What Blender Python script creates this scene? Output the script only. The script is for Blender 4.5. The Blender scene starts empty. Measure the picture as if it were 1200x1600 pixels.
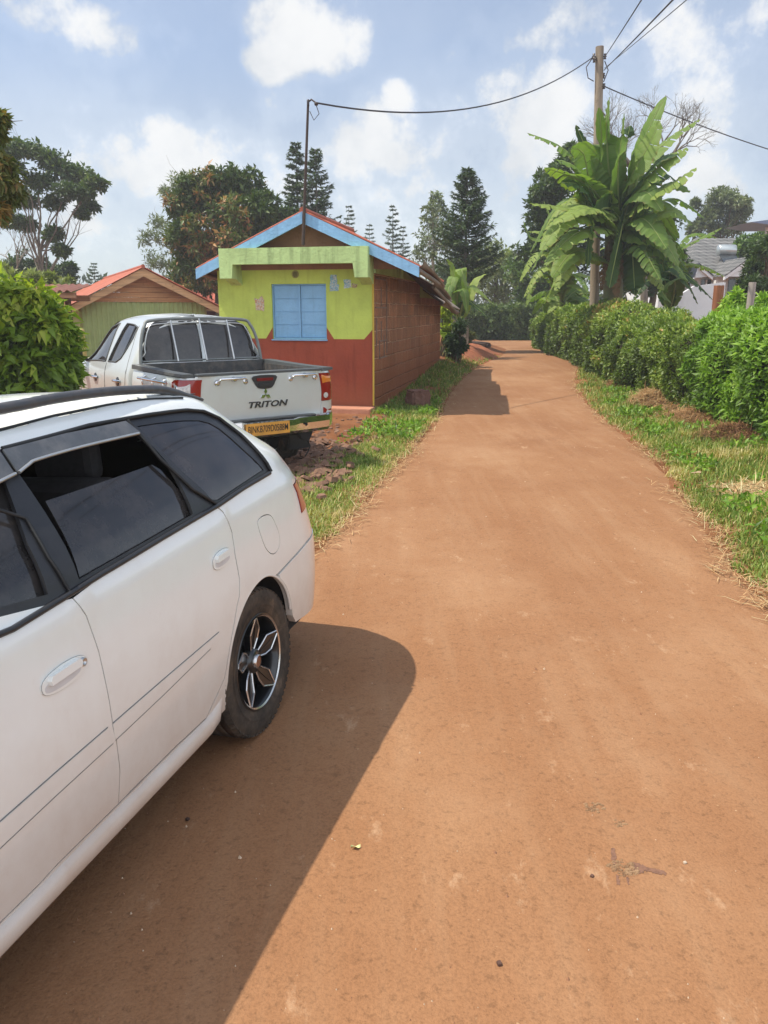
import bpy, bmesh, math, random
import numpy as np
from math import sin, cos, pi, radians, sqrt, atan2
from mathutils import Vector, Matrix, noise, geometry
rng = np.random.default_rng(7)
random.seed(5)
SC = bpy.context.scene
COL = SC.collection
# ------------------------------------------------------------------ camera numbers
FPX, PITCH, CH = 1180.0, radians(15.0), 1.6
cp, sp = cos(PITCH), sin(PITCH)
def ray(px, py):
    dx = (px-600)/FPX; dy = (800-py)/FPX
    return Vector((dx, cp+dy*sp, -sp+dy*cp))
def proj(v):
    x, y, z = v[0], v[1], v[2]-CH
    d = y*cp - z*sp
    return (600+FPX*x/d, 800-FPX*(y*sp+z*cp)/d)
def atz(px, py, z=0.0):
    r = ray(px, py); t = (z-CH)/r.z
    return Vector((r.x*t, r.y*t, z))
def aty(px, py, Y):
    r = ray(px, py); t = Y/r.y
    return Vector((r.x*t, Y, CH+r.z*t))
def sstep(a, b, x):
    t = min(1.0, max(0.0, (x-a)/(b-a))); return t*t*(3-2*t)
def lerp(a, b, t): return a+(b-a)*t
def interp(x, xs, ys):
    if x <= xs[0]: return ys[0]
    for i in range(1, len(xs)):
        if x <= xs[i]:
            t = (x-xs[i-1])/(xs[i]-xs[i-1]); return ys[i-1]+(ys[i]-ys[i-1])*t
    return ys[-1]
def cinterp(x, xs, ys):
    """smooth (monotone-ish hermite) interpolation"""
    n = len(xs)
    if x <= xs[0]: return ys[0]
    if x >= xs[-1]: return ys[-1]
    for i in range(1, n):
        if x <= xs[i]: break
    def slope(j):
        if j == 0: return (ys[1]-ys[0])/(xs[1]-xs[0])
        if j == n-1: return (ys[-1]-ys[-2])/(xs[-1]-xs[-2])
        a = (ys[j]-ys[j-1])/(xs[j]-xs[j-1]); b = (ys[j+1]-ys[j])/(xs[j+1]-xs[j])
        if a*b <= 0: return 0.0
        return 2*a*b/(a+b)
    h = xs[i]-xs[i-1]; t = (x-xs[i-1])/h
    m0, m1 = slope(i-1)*h, slope(i)*h
    return (2*t**3-3*t*t+1)*ys[i-1]+(t**3-2*t*t+t)*m0+(-2*t**3+3*t*t)*ys[i]+(t**3-t*t)*m1

# ------------------------------------------------------------------ objects
def tag(o, label=None, cat=None, group=None, kind=None):
    if label: o['label'] = label
    if cat: o['category'] = cat
    if group: o['group'] = group
    if kind: o['kind'] = kind
    return o
def thing(name, label, cat, loc=(0, 0, 0), rz=0.0, group=None):
    o = bpy.data.objects.new(name, None); COL.objects.link(o)
    o.empty_display_size = .2
    o.location = loc; o.rotation_euler = (0, 0, rz)
    return tag(o, label, cat, group)
def link(name, me, parent=None):
    o = bpy.data.objects.new(name, me); COL.objects.link(o)
    if parent is not None: o.parent = parent
    return o
def copy_tree(o, parent=None):
    c = o.copy(); COL.objects.link(c)
    if parent is not None: c.parent = parent
    for ch in [x for x in bpy.data.objects if x.parent == o]: copy_tree(ch, c)
    return c
def np_mesh(name, V, tris=None, quads=None, mats=(), mi=None, smooth=False, attrs=None):
    """fast mesh from numpy arrays"""
    me = bpy.data.meshes.new(name)
    V = np.asarray(V, dtype=np.float32).reshape(-1, 3)
    k = 3 if tris is not None else 4
    Fc = np.asarray(tris if tris is not None else quads, dtype=np.int32).reshape(-1, k)
    me.vertices.add(len(V)); me.vertices.foreach_set('co', V.ravel())
    me.loops.add(Fc.size); me.loops.foreach_set('vertex_index', Fc.ravel())
    me.polygons.add(len(Fc))
    me.polygons.foreach_set('loop_start', np.arange(0, Fc.size, k, dtype=np.int32))
    me.polygons.foreach_set('loop_total', np.full(len(Fc), k, dtype=np.int32))
    if mi is not None: me.polygons.foreach_set('material_index', np.asarray(mi, dtype=np.int32))
    if smooth: me.polygons.foreach_set('use_smooth', np.ones(len(Fc), dtype=bool))
    for m in mats: me.materials.append(m)
    for an, av in (attrs or {}).items():
        a = me.attributes.new(an, 'FLOAT', 'POINT'); a.data.foreach_set('value', np.asarray(av, dtype=np.float32))
    me.update(); me.validate()
    return me

class MB:
    def __init__(s): s.v = []; s.f = []; s.m = []; s.sm = []; s.nr = {}
    def add(s, vs, fs, mi=0, smooth=False):
        b = len(s.v); s.v += [tuple(v) for v in vs]
        for f in fs: s.f.append(tuple(b+i for i in f)); s.m.append(mi); s.sm.append(smooth)
        return s
    def box(s, c, d, rot=None, mi=0, bev=0.0):
        """c centre, d full size, rot Matrix; bev = chamfer"""
        hx, hy, hz = d[0]/2, d[1]/2, d[2]/2
        bm = bmesh.new(); bmesh.ops.create_cube(bm, size=1.0)
        for v in bm.verts: v.co = Vector((v.co.x*d[0], v.co.y*d[1], v.co.z*d[2]))
        if bev > 0:
            bmesh.ops.bevel(bm, geom=bm.edges[:], offset=bev, segments=2, affect='EDGES', profile=.6)
        M = (rot.to_4x4() if rot is not None else Matrix.Identity(4))
        vs = [M @ v.co + Vector(c) for v in bm.verts]
        fs = [[v.index for v in f.verts] for f in bm.faces]
        bm.free(); return s.add(vs, fs, mi)
    def tube(s, path, r, n=8, mi=0, cap=True, smooth=True):
        P = [Vector(p) for p in path]; m = len(P)
        R = [r]*m if not hasattr(r, '__len__') else list(r)
        T = []
        for i in range(m):
            a = P[max(0, i-1)]; b = P[min(m-1, i+1)]; t = (b-a)
            T.append(t.normalized() if t.length > 1e-9 else Vector((0, 0, 1)))
        up = Vector((0, 0, 1)) if abs(T[0].z) < .9 else Vector((1, 0, 0))
        x = T[0].cross(up).normalized(); vs = []
        for i in range(m):
            x = (x - T[i]*x.dot(T[i]));
            x = x.normalized() if x.length > 1e-6 else T[i].orthogonal().normalized()
            y = T[i].cross(x)
            for k in range(n):
                a = 2*pi*k/n; vs.append(P[i]+(x*cos(a)+y*sin(a))*R[i])
        fs = []
        for i in range(m-1):
            for k in range(n):
                k2 = (k+1) % n; fs.append((i*n+k, i*n+k2, (i+1)*n+k2, (i+1)*n+k))
        s.add(vs, fs, mi, smooth)
        if cap:
            s.add(vs[:n], [tuple(range(n))[::-1]], mi); s.add(vs[-n:], [tuple(range(n))], mi)
        return s
    def lathe(s, prof, axis='x', c=(0, 0, 0), n=48, mi=0, smooth=True):
        """prof: (r, h) pairs around axis"""
        vs = []
        for (r, h) in prof:
            for k in range(n):
                a = 2*pi*k/n
                if axis == 'x': vs.append((c[0]+h, c[1]+r*cos(a), c[2]+r*sin(a)))
                elif axis == 'y': vs.append((c[0]+r*sin(a), c[1]+h, c[2]+r*cos(a)))
                else: vs.append((c[0]+r*cos(a), c[1]+r*sin(a), c[2]+h))
        fs = []
        for i in range(len(prof)-1):
            for k in range(n):
                k2 = (k+1) % n; fs.append((i*n+k, i*n+k2, (i+1)*n+k2, (i+1)*n+k))
        return s.add(vs, fs, mi, smooth)
    def prism(s, poly, h0, h1, frame=None, mi=0):
        """poly 2D (a,b) -> frame(a,b,h) -> 3D"""
        n = len(poly)
        fr = frame or (lambda a, b, h: (a, b, h))
        vs = [fr(a, b, h0) for a, b in poly]+[fr(a, b, h1) for a, b in poly]
        fs = [tuple(range(n))[::-1], tuple(range(n, 2*n))]
        for i in range(n):
            j = (i+1) % n; fs.append((i, j, n+j, n+i))
        return s.add(vs, fs, mi)
    def build(s, name, mats, parent=None, recalc=True):
        me = bpy.data.meshes.new(name)
        me.from_pydata(s.v, [], s.f)
        for i, p in enumerate(me.polygons): p.material_index = s.m[i]; p.use_smooth = s.sm[i]
        if not isinstance(mats, (list, tuple)): mats = [mats]
        for m in mats: me.materials.append(m)
        me.update()
        if s.nr and not recalc:
            me.normals_split_custom_set_from_vertices([s.nr.get(i, (0, 0, 0)) for i in range(len(s.v))])
        if recalc:
            bm = bmesh.new(); bm.from_mesh(me); bmesh.ops.recalc_face_normals(bm, faces=bm.faces[:]); bm.to_mesh(me); bm.free()
        return link(name, me, parent)

# ------------------------------------------------------------------ materials
def srgb(r, g, b):
    f = lambda c: (c/255)/12.92 if c/255 <= .04045 else (((c/255)+.055)/1.055)**2.4
    return (f(r), f(g), f(b))
class NT:
    def __init__(s, name):
        s.m = bpy.data.materials.new(name); s.m.use_nodes = True
        s.t = s.m.node_tree; s.t.nodes.clear()
        s.out = s.n('ShaderNodeOutputMaterial')
    def n(s, typ, **kw):
        nd = s.t.nodes.new(typ)
        for k, v in kw.items():
            if k in nd.inputs: nd.inputs[k].default_value = v
            else: setattr(nd, k, v)
        return nd
    def l(s, a, b): s.t.links.new(a, b)
    def coord(s, kind='Object'): return s.n('ShaderNodeTexCoord').outputs[kind]
    def mapping(s, vec, scale=(1, 1, 1), loc=(0, 0, 0), rot=(0, 0, 0)):
        m = s.n('ShaderNodeMapping'); m.inputs['Scale'].default_value = scale
        m.inputs['Location'].default_value = loc; m.inputs['Rotation'].default_value = rot
        s.l(vec, m.inputs['Vector']); return m.outputs[0]
    def noise(s, vec, scale, detail=4, rough=.6, dist=0.0):
        x = s.n('ShaderNodeTexNoise'); x.inputs['Scale'].default_value = scale
        x.inputs['Detail'].default_value = detail; x.inputs['Roughness'].default_value = rough
        x.inputs['Distortion'].default_value = dist
        s.l(vec, x.inputs['Vector']); return x.outputs['Fac']
    def ramp(s, fac, stops, interp='LINEAR'):
        r = s.n('ShaderNodeValToRGB'); cr = r.color_ramp; cr.interpolation = interp
        while len(cr.elements) < len(stops): cr.elements.new(.5)
        for e, (p, c) in zip(cr.elements, stops):
            e.position = p; e.color = (*c, 1) if hasattr(c, '__len__') else (c, c, c, 1)
        s.l(fac, r.inputs[0]); return r.outputs['Color']
    def mix(s, fac, a, b, mode='MIX'):
        x = s.n('ShaderNodeMix', data_type='RGBA'); x.blend_type = mode
        for sock, v in ((0, fac), (6, a), (7, b)):
            if hasattr(v, 'is_linked'): s.l(v, x.inputs[sock])
            elif hasattr(v, '__len__'): x.inputs[sock].default_value = (*v, 1) if len(v) == 3 else v
            else: x.inputs[sock].default_value = v
        return x.outputs[2]
    def math(s, op, a, b=0.0, clamp=False):
        x = s.n('ShaderNodeMath', operation=op); x.use_clamp = clamp
        for i, v in enumerate((a, b)):
            if hasattr(v, 'is_linked'): s.l(v, x.inputs[i])
            else: x.inputs[i].default_value = v
        return x.outputs[0]
    def bsdf(s, col, rough=.6, metal=0.0, spec=.5, bump=None, bstr=.3, bdist=.01, coat=0.0, coatr=.05, **kw):
        b = s.n('ShaderNodeBsdfPrincipled')
        for key, v in (('Base Color', col), ('Roughness', rough), ('Metallic', metal), ('Specular IOR Level', spec), ('Coat Weight', coat), ('Coat Roughness', coatr)):
            if hasattr(v, 'is_linked'): s.l(v, b.inputs[key])
            elif hasattr(v, '__len__'): b.inputs[key].default_value = (*v, 1)
            else: b.inputs[key].default_value = v
        if bump is not None:
            bp = s.n('ShaderNodeBump'); bp.inputs['Strength'].default_value = bstr; bp.inputs['Distance'].default_value = bdist
            s.l(bump, bp.inputs['Height']); s.l(bp.outputs[0], b.inputs['Normal'])
        s.l(b.outputs[0], s.out.inputs[0]); s.b = b; return b
def scale_c(c, k): return tuple(min(1, x*k) for x in c)
def mk(name, col, rough=.6, var=.25, scale=8.0, metal=0.0, bump=.15, bscale=None, dirt=None, dirtamt=.4, coat=0.0, spec=.5, bdist=.01):
    """general painted / solid surface with mottling, optional dirt colour in noise patches"""
    n = NT(name); co = n.coord()
    f = n.noise(co, scale, 5, .65)
    c = n.ramp(f, [(.25, scale_c(col, 1-var)), (.5, col), (.78, scale_c(col, 1+var*.6))])
    if dirt is not None:
        g = n.noise(co, scale*.6, 6, .7)
        c = n.mix(n.math('MULTIPLY', n.ramp(g, [(.45, 0.0), (.75, 1.0)]), dirtamt), c, dirt)
    h = n.noise(co, bscale or scale*6, 4, .7)
    n.bsdf(c, rough, metal, spec, bump=h if bump else None, bstr=bump, bdist=bdist, coat=coat)
    return n.m
def leafmat(name, stops, rough=.45, trans=.3, spec=.4, hue=None):
    """leaf colours from the per-leaf 'tint' value"""
    n = NT(name)
    a = n.n('ShaderNodeAttribute', attribute_name='tint')
    c = n.ramp(a.outputs['Fac'], stops)
    b = n.bsdf(c, rough, spec=spec)
    t = n.n('ShaderNodeBsdfTranslucent')
    n.l(n.mix(1.0, c, (1.0, 1.15, .45), 'MULTIPLY'), t.inputs['Color'])
    mx = n.n('ShaderNodeMixShader'); mx.inputs[0].default_value = trans
    n.l(b.outputs[0], mx.inputs[1]); n.l(t.outputs[0], mx.inputs[2]); n.l(mx.outputs[0], n.out.inputs[0])
    return n.m

# ------------------------------------------------------------------ leaves
def norm(a): return a/np.maximum(np.linalg.norm(a, axis=-1, keepdims=True), 1e-9)
def leaf_geo(C, D, N, L, W, fold=.25, droop=.15):
    """C base pts, D direction, N approx normal, L length, W width -> V (n*6), T (n*4 tris)"""
    n = len(C); D = norm(D); S = norm(np.cross(D, N)); U = np.cross(S, D)
    L = np.asarray(L).reshape(-1, 1)*np.ones((n, 1)); W = np.asarray(W).reshape(-1, 1)*np.ones((n, 1))
    mid = C+D*L*.5
    tip = C+D*L-U*L*droop
    l = C+D*L*.42+S*W*.5+U*W*fold; r = C+D*L*.42-S*W*.5+U*W*fold
    V = np.stack([C, l, mid, r, tip], 1).reshape(-1, 3)
    b = (np.arange(n)*5)[:, None]
    T = np.concatenate([b+[[0, 2, 1]], b+[[0, 3, 2]], b+[[1, 2, 4]], b+[[2, 3, 4]]], 1).reshape(-1, 3)
    return V, T
def leaves_obj(name, mat, parent, C, D, N, L, W, tint, fold=.25, droop=.15):
    V, T = leaf_geo(C, D, N, L, W, fold, droop)
    me = np_mesh(name, V, tris=T, mats=[mat], attrs={'tint': np.repeat(np.asarray(tint), 5)})
    return link(name, me, parent)
def rdir(n, r=None):
    r = r or rng
    v = r.normal(size=(n, 3)); return norm(v)
def clump_leaves(centers, radii, per, L, W, r, up=.3, flat=1.0, tintbase=None, tvar=.18, hang=0.0, shell=.55):
    """leaf clusters around centres; returns arrays"""
    centers = np.asarray(centers, float); m = len(centers); radii = np.asarray(radii, float)*np.ones(m)
    per = np.asarray(per)*np.ones(m, int)
    idx = np.repeat(np.arange(m), per.astype(int)); n = len(idx)
    d = rdir(n, r); rad = (r.random(n)*(1-shell)+shell)**.8
    off = d*rad[:, None]*radii[idx][:, None]; off[:, 2] *= flat
    C = centers[idx]+off
    D = norm(d+r.normal(size=(n, 3))*.7+np.array([0, 0, up-hang]))
    N = norm(np.array([0, 0, 1.0])+r.normal(size=(n, 3))*.55+d*.4)
    k_ = r.random(n)**1.3; ls = L*(.45+1.0*k_); ws = W*(.5+.75*k_+.2*r.random(n))
    tb = (r.random(m) if tintbase is None else np.asarray(tintbase))[idx]
    t = np.clip(tb+r.normal(size=n)*tvar, 0, 1)
    return [C, D, N, ls, ws, t]
def cat(*sets): return [np.concatenate([s[i] for s in sets]) for i in range(6)]
def put_leaves(name, mat, parent, A, fold=.25, droop=.15):
    return leaves_obj(name, mat, parent, A[0], A[1], A[2], A[3], A[4], A[5], fold, droop)
# ------------------------------------------------------------------ camera, light, sky
cam = bpy.data.cameras.new('camera'); co_ = bpy.data.objects.new('camera', cam); COL.objects.link(co_)
co_.location = (0, 0, CH); co_.rotation_euler = (pi/2-PITCH, 0, 0)
cam.sensor_fit = 'VERTICAL'; cam.sensor_height = 36.0; cam.lens = 36.0*FPX/1600
cam.clip_start = .05; cam.clip_end = 3000
SC.camera = co_
SUNV = Vector((-.60, -.03, 1.0)).normalized()      # towards the sun
el = math.asin(SUNV.z); az = atan2(SUNV.x, SUNV.y)
sd = bpy.data.lights.new('sun', 'SUN'); sd.energy = 4.2; sd.angle = radians(.55); sd.color = (1.0, .925, .79)
so = bpy.data.objects.new('sun', sd); COL.objects.link(so); so.rotation_euler = SUNV.to_track_quat('Z', 'Y').to_euler(); so.location = (-6, 0, 12)
SC.view_settings.view_transform = 'Standard'; SC.view_settings.look = 'None'; SC.view_settings.gamma = 1
SC.view_settings.exposure = .35; SC.view_settings.use_curve_mapping = False
SC.cycles.max_bounces = 6; SC.cycles.diffuse_bounces = 3; SC.cycles.glossy_bounces = 3; SC.cycles.transmission_bounces = 4; SC.cycles.transparent_max_bounces = 8
SC.cycles.use_denoising = True
try: SC.cycles.denoiser = 'OPENIMAGEDENOISE'
except Exception: pass
SC.cycles.sample_clamp_indirect = 8

def build_world():
    w = bpy.data.worlds.new("World"); SC.world = w; w.use_nodes = True
    t = w.node_tree; t.nodes.clear()
    N = lambda typ, **k: (lambda nd: ([setattr(nd, a, b) for a, b in k.items()], nd)[1])(t.nodes.new(typ))
    out = N('ShaderNodeOutputWorld')
    sky = N('ShaderNodeTexSky', sky_type='NISHITA', sun_disc=False, sun_elevation=el, sun_rotation=az)
    sky.air_density = 1.0; sky.dust_density = 1.2; sky.ozone_density = 1.2; sky.altitude = 1700
    bg = N('ShaderNodeBackground'); bg.inputs[1].default_value = .15
    t.links.new(sky.outputs[0], bg.inputs[0])
    co = N('ShaderNodeTexCoord'); G = co.outputs['Generated']
    def m(op, a, b=0.0, c=None, clamp=False):
        x = N('ShaderNodeMath', operation=op); x.use_clamp = clamp
        for i, v in enumerate((a, b, c)):
            if v is None: continue
            if hasattr(v, 'is_linked'): t.links.new(v, x.inputs[i])
            else: x.inputs[i].default_value = v
        return x.outputs[0]
    sep = N('ShaderNodeSeparateXYZ'); t.links.new(G, sep.inputs[0])
    z = m('MAXIMUM', sep.outputs[2], .0)
    den = m('ADD', z, .22)
    X = m('DIVIDE', sep.outputs[0], den); Y = m('DIVIDE', sep.outputs[1], den)
    cmb = N('ShaderNodeCombineXYZ'); t.links.new(X, cmb.inputs[0]); t.links.new(Y, cmb.inputs[1])
    def noi(vec, s, d=7, r=.55, off=(0, 0, 0), st=(1, 1, 1)):
        mp = N('ShaderNodeMapping'); mp.inputs['Location'].default_value = off; mp.inputs['Scale'].default_value = st
        t.links.new(vec, mp.inputs[0])
        x = N('ShaderNodeTexNoise'); x.inputs['Scale'].default_value = s; x.inputs['Detail'].default_value = d; x.inputs['Roughness'].default_value = r
        t.links.new(mp.outputs[0], x.inputs['Vector']); return x.outputs['Fac']
    def ramp(f, st):
        r = N('ShaderNodeValToRGB'); cr = r.color_ramp
        while len(cr.elements) < len(st): cr.elements.new(.5)
        for e, (p, c) in zip(cr.elements, st): e.position = p; e.color = (*c, 1) if hasattr(c, '__len__') else (c, c, c, 1)
        cr.interpolation = 'EASE'
        t.links.new(f, r.inputs[0]); return r.outputs[0]
    P = cmb.outputs[0]
    thin = ramp(noi(P, 1.15, 6, .55, (3.1, 1.7, 0), (1, 1.5, 1)), [(.36, 0.24), (.74, .74)])
    # cumulus heaps: soft lobes round fixed directions in the sky, broken by noise
    warp = noi(G, 9.0, 7, .62, (2, 5, 1)); warp2 = noi(G, 3.2, 4, .5, (7, 1, 3))
    lob = None
    for (px, py, rad, stg, sy) in ((485, 52, .068, 1.05, 1.4), (430, 88, .042, .9, 1.2), (545, 62, .045, .9, 1.2), (490, 20, .05, .9, 1.0), (622, 160, .040, 1.1, .9), (600, 215, .075, 1.0, 1.5), (560, 240, .06, .9, 1.6), (690, 215, .07, .8, 1.8), (840, 185, .085, .8, 1.5), (770, 240, .10, .7, 1.8),
                               (262, 220, .045, .9, 1.1), (235, 262, .07, .8, 1.6), (150, 300, .12, .6, 1.6), (330, 290, .10, .6, 1.6), (440, 300, .10, .6, 1.8), (1110, 300, .07, .9, 1.4), (1000, 230, .14, .6, 1.6), (700, 330, .14, .7, 2.0),
                               (1080, 110, .12, .55, 1.8), (90, 25, .06, .55, 2.8), (210, 55, .045, .55, 2.6), (880, 40, .06, .4, 2.6), (480, 165, .05, .5, 1.6), (130, 170, .05, .35, 2.8), (680, 100, .05, .35, 2.5)):
        d = ray(px, py).normalized(); rt = Vector((d.y, -d.x, 0)).normalized(); up = rt.cross(d)
        def dot(v):
            x = N('ShaderNodeVectorMath', operation='DOT_PRODUCT'); t.links.new(G, x.inputs[0]); x.inputs[1].default_value = v; return x.outputs['Value']
        a = m('MULTIPLY', dot(rt), 1/(rad*sy)); b = m('MULTIPLY', m('SUBTRACT', dot(up), 0.0), 1/rad)
        r2 = m('ADD', m('MULTIPLY', a, a), m('MULTIPLY', b, b))
        front = m('GREATER_THAN', dot(d), 0.0)
        g = m('MULTIPLY', m('MULTIPLY', m('SUBTRACT', 1.0, r2, clamp=True), stg), front)
        lob = g if lob is None else m('MAXIMUM', lob, g)
    dens = m('ADD', lob, m('MULTIPLY', m('SUBTRACT', warp, .5), 2.1))
    dens = m('ADD', dens, m('MULTIPLY', m('SUBTRACT', warp2, .5), .8))
    cum = ramp(dens, [(.18, 0.0), (.86, 1.0)])
    horizon = ramp(z, [(.0, 1.0), (.08, .9), (.17, .82), (.30, .50), (.45, .15)])
    cov = m('MAXIMUM', m('MULTIPLY', thin, .60), m('MULTIPLY', horizon, .80))
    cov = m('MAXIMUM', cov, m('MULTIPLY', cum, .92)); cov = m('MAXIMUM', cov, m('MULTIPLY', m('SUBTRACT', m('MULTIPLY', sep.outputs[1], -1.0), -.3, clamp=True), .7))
    # cloud brightness: lit tops, greyer bases
    shade = noi(G, 5.0, 6, .6, (1, 1, 1.06))
    bright = ramp(m('ADD', m('MULTIPLY', cum, .35), m('MULTIPLY', shade, .8)), [(.30, (.43, .465, .52)), (.54, (.56, .585, .61)), (.82, (.80, .795, .78))])
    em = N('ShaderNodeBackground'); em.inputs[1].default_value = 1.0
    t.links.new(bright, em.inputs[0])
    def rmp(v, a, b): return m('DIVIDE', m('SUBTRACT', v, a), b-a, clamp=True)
    boost = m('ADD', m('ADD', 1.0, m('MULTIPLY', rmp(sep.outputs[0], .45, .75), .9)), m('ADD', m('MULTIPLY', rmp(sep.outputs[2], .50, .80), 1.1), m('MULTIPLY', rmp(m('MULTIPLY', sep.outputs[1], -1.0), -.25, .35), 1.3)))  # added fill: clouds overhead, right and behind glow brighter than those in view
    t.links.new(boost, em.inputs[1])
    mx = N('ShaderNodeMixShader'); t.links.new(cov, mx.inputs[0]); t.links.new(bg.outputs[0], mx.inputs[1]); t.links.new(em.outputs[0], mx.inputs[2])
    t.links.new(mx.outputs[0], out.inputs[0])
build_world()
SC.world.cycles.sampling_method="MANUAL"; SC.world.cycles.sample_map_resolution=256

# ------------------------------------------------------------------ terrain
def zroad(y): return .20*sstep(11, 25, y)
RL = [(-12, -3.6), (-3, -3.2), (0, -2.6), (2.5, -1.6), (3.9, -.9), (4.95, -.44), (6.6, -.10), (9.38, .48), (11.2, .82), (14.8, 1.33), (20, 2.45), (25, 3.9), (30, 4.6), (34, 4.2), (60, 2)]
RR = [(-12, 1.9), (0, 2.0), (3.96, 2.155), (5.6, 2.42), (8.3, 2.95), (11, 3.25), (14.8, 3.75), (20, 5.0), (25, 6.2), (30, 7.2), (34, 7.6), (60, 9)]
def xl(y): return cinterp(y, [a for a, b in RL], [b for a, b in RL])
def xr(y): return cinterp(y, [a for a, b in RR], [b for a, b in RR])
def gz(x, y):
    zr = zroad(y)
    dl = xl(y)-x; dr = x-xr(y)
    z = zr-.055*max(0, -.62-x)*sstep(6.5, 4.0, y)*(1 if x > -3.5 else 0)
    if dl > 0:
        rise = .02*sstep(0, .25, dl) + (.24*sstep(12.5, 19.5, y))*sstep(.1, 1.0, dl)*(1-.0*y)
        rise -= .13*sstep(.5, 1.6, dl)*sstep(9.6, 8.2, y)*sstep(3, 5, y)
        rise -= .55*sstep(2.6, 6.5, dl)*sstep(9, 14, y)
        z += rise
        z += .02*noise.noise(Vector((x*1.3, y*1.3, 0)))*sstep(.1, .6, dl)
    elif dr > 0:
        z += .03*sstep(0, .3, dr)+.10*sstep(.3, 2.0, dr)
        z += .03*noise.noise(Vector((x*1.3, y*1.3, 5)))*sstep(.1, .6, dr)
    return z
def road_z(x, y):
    a, b = xl(y)-.05, xr(y)+.05; t = min(1, max(0, (x-a)/(b-a)))
    return zroad(y)-.052*max(0, -.62-x)*sstep(6.5, 4.0, y)+.008+.012*(1-(2*t-1)**2)+.005*noise.noise(Vector((x, y, 0)))
def onroad(px, py):
    p = atz(px, py, .02)
    for _ in range(4): p = atz(px, py, road_z(p.x, p.y))
    return p
def gzv(p): return gz(p[0], p[1])
def hit_ground(px, py):
    r = ray(px, py); t = -CH/r.z if r.z < 0 else 60
    for _ in range(40):
        p = Vector((r.x*t, r.y*t)); z = gz(p.x, p.y); t2 = (z-CH)/r.z
        t = t*.5+t2*.5
    return Vector((r.x*t, r.y*t, gz(r.x*t, r.y*t)))

def m_ground():
    n = NT('soil_ground'); co = n.coord()
    f = n.noise(co, 1.1, 6, .65); g = n.noise(co, 14, 5, .7); h = n.noise(co, 70, 4, .7)
    c = n.ramp(f, [(.3, (.17, .062, .026)), (.5, (.26, .105, .045)), (.72, (.34, .16, .075))])
    c = n.mix(n.math('MULTIPLY', n.ramp(g, [(.5, 0.0), (.7, 1.0)]), .5), c, (.20, .13, .06))
    hh = n.math('ADD', g, n.math('MULTIPLY', h, .6))
    n.bsdf(c, .95, spec=.15, bump=hh, bstr=.9, bdist=.03)
    return n.m
def m_road():
    n = NT('dusty_tarmac'); co = n.coord()
    big = n.noise(co, .7, 5, .6); mid = n.noise(n.mapping(co, (1.6, .35, 1)), 1.6, 5, .62); fine = n.noise(co, 120, 3, .75); gr = n.noise(co, 38, 4, .75)
    c = n.ramp(big, [(.3, (.262, .124, .058)), (.5, (.308, .154, .074)), (.72, (.352, .188, .094))])
    c = n.mix(n.ramp(mid, [(.38, .55), (.62, 0.0)]), c, (.27, .125, .055))
    c = n.mix(n.math('MULTIPLY', n.ramp(mid, [(.55, 0.0), (.75, 1.0)]), .35), c, (.39, .235, .13))
    # aggregate grains and dents
    sp_ = n.ramp(gr, [(.34, 0.74), (.45, 1.0), (.60, 1.0), (.72, 1.12)])
    c = n.mix(1.0, c, sp_, 'MULTIPLY')
    sp2 = n.ramp(fine, [(.34, .80), (.5, 1.0), (.68, 1.10)])
    c = n.mix(1.0, c, sp2, 'MULTIPLY')
    vo = n.n('ShaderNodeTexVoronoi'); vo.inputs['Scale'].default_value = 22; n.l(co, vo.inputs['Vector'])
    pale = n.math('MULTIPLY', n.ramp(vo.outputs['Distance'], [(.05, 1.0), (.11, 0.0)]), n.ramp(n.noise(co, 9, 3, .6), [(.56, 0.0), (.66, 1.0)]))
    c = n.mix(n.math('MULTIPLY', pale, .6), c, (.56, .36, .20))
    patch = n.noise(co, .33, 6, .7); c = n.mix(n.math('MULTIPLY', n.ramp(patch, [(.50, 0.0), (.60, 1.0)]), .25), c, (.42, .25, .14))
    scuf = n.noise(n.mapping(co, (2.2, 2.2, 1)), 2.6, 8, .78); c = n.mix(n.math('MULTIPLY', n.ramp(scuf, [(.60, 0.0), (.68, 1.0)]), .5), c, (.215, .095, .042))
    scu2 = n.noise(n.mapping(co, (2.6, 1.4, 1), loc=(5, 5, 0)), 2.2, 8, .75); c = n.mix(n.math('MULTIPLY', n.ramp(scu2, [(.60, 0.0), (.70, 1.0)]), .5), c, (.54, .35, .21))
    rut = n.noise(n.mapping(co, (7, .5, 1), rot=(0, 0, -.12)), 1.0, 4, .6)
    c = n.mix(n.math('MULTIPLY', n.ramp(rut, [(.5, 0.0), (.75, 1.0)]), .28), c, (.375, .225, .125))
    h = n.math('ADD', n.math('MULTIPLY', gr, 1.0), n.math('MULTIPLY', fine, .35))
    n.bsdf(c, .9, spec=.22, bump=h, bstr=.55, bdist=.008)
    return n.m
def grid_sheet(name, xs, ys, zf, mat):
    V = np.array([[x, y, zf(x, y)] for y in ys for x in xs]); nx = len(xs)
    Q = [(j*nx+i, j*nx+i+1, (j+1)*nx+i+1, (j+1)*nx+i) for j in range(len(ys)-1) for i in range(nx-1)]
    return link(name, np_mesh(name, V, quads=Q, mats=[mat], smooth=True))
def axis_pts(lo, hi, a, b, fine):
    """fine step in [a,b], growing beyond"""
    p = list(np.arange(a, b, fine)); s = fine; x = b
    while x < hi: p.append(x); s *= 1.35; x += s
    p.append(hi); s = fine; x = a-fine; q = []
    while x > lo: q.append(x); s *= 1.35; x -= s
    q.append(lo); return q[::-1]+p
soil = m_ground()
g = grid_sheet('ground', axis_pts(-1500, 1500, -6, 9, .22), axis_pts(-600, 2500, 2, 30, .22), lambda x, y: gz(x, y)-.012 if xl(y)-.12 < x < xr(y)+.12 else gz(x, y), soil)
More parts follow.
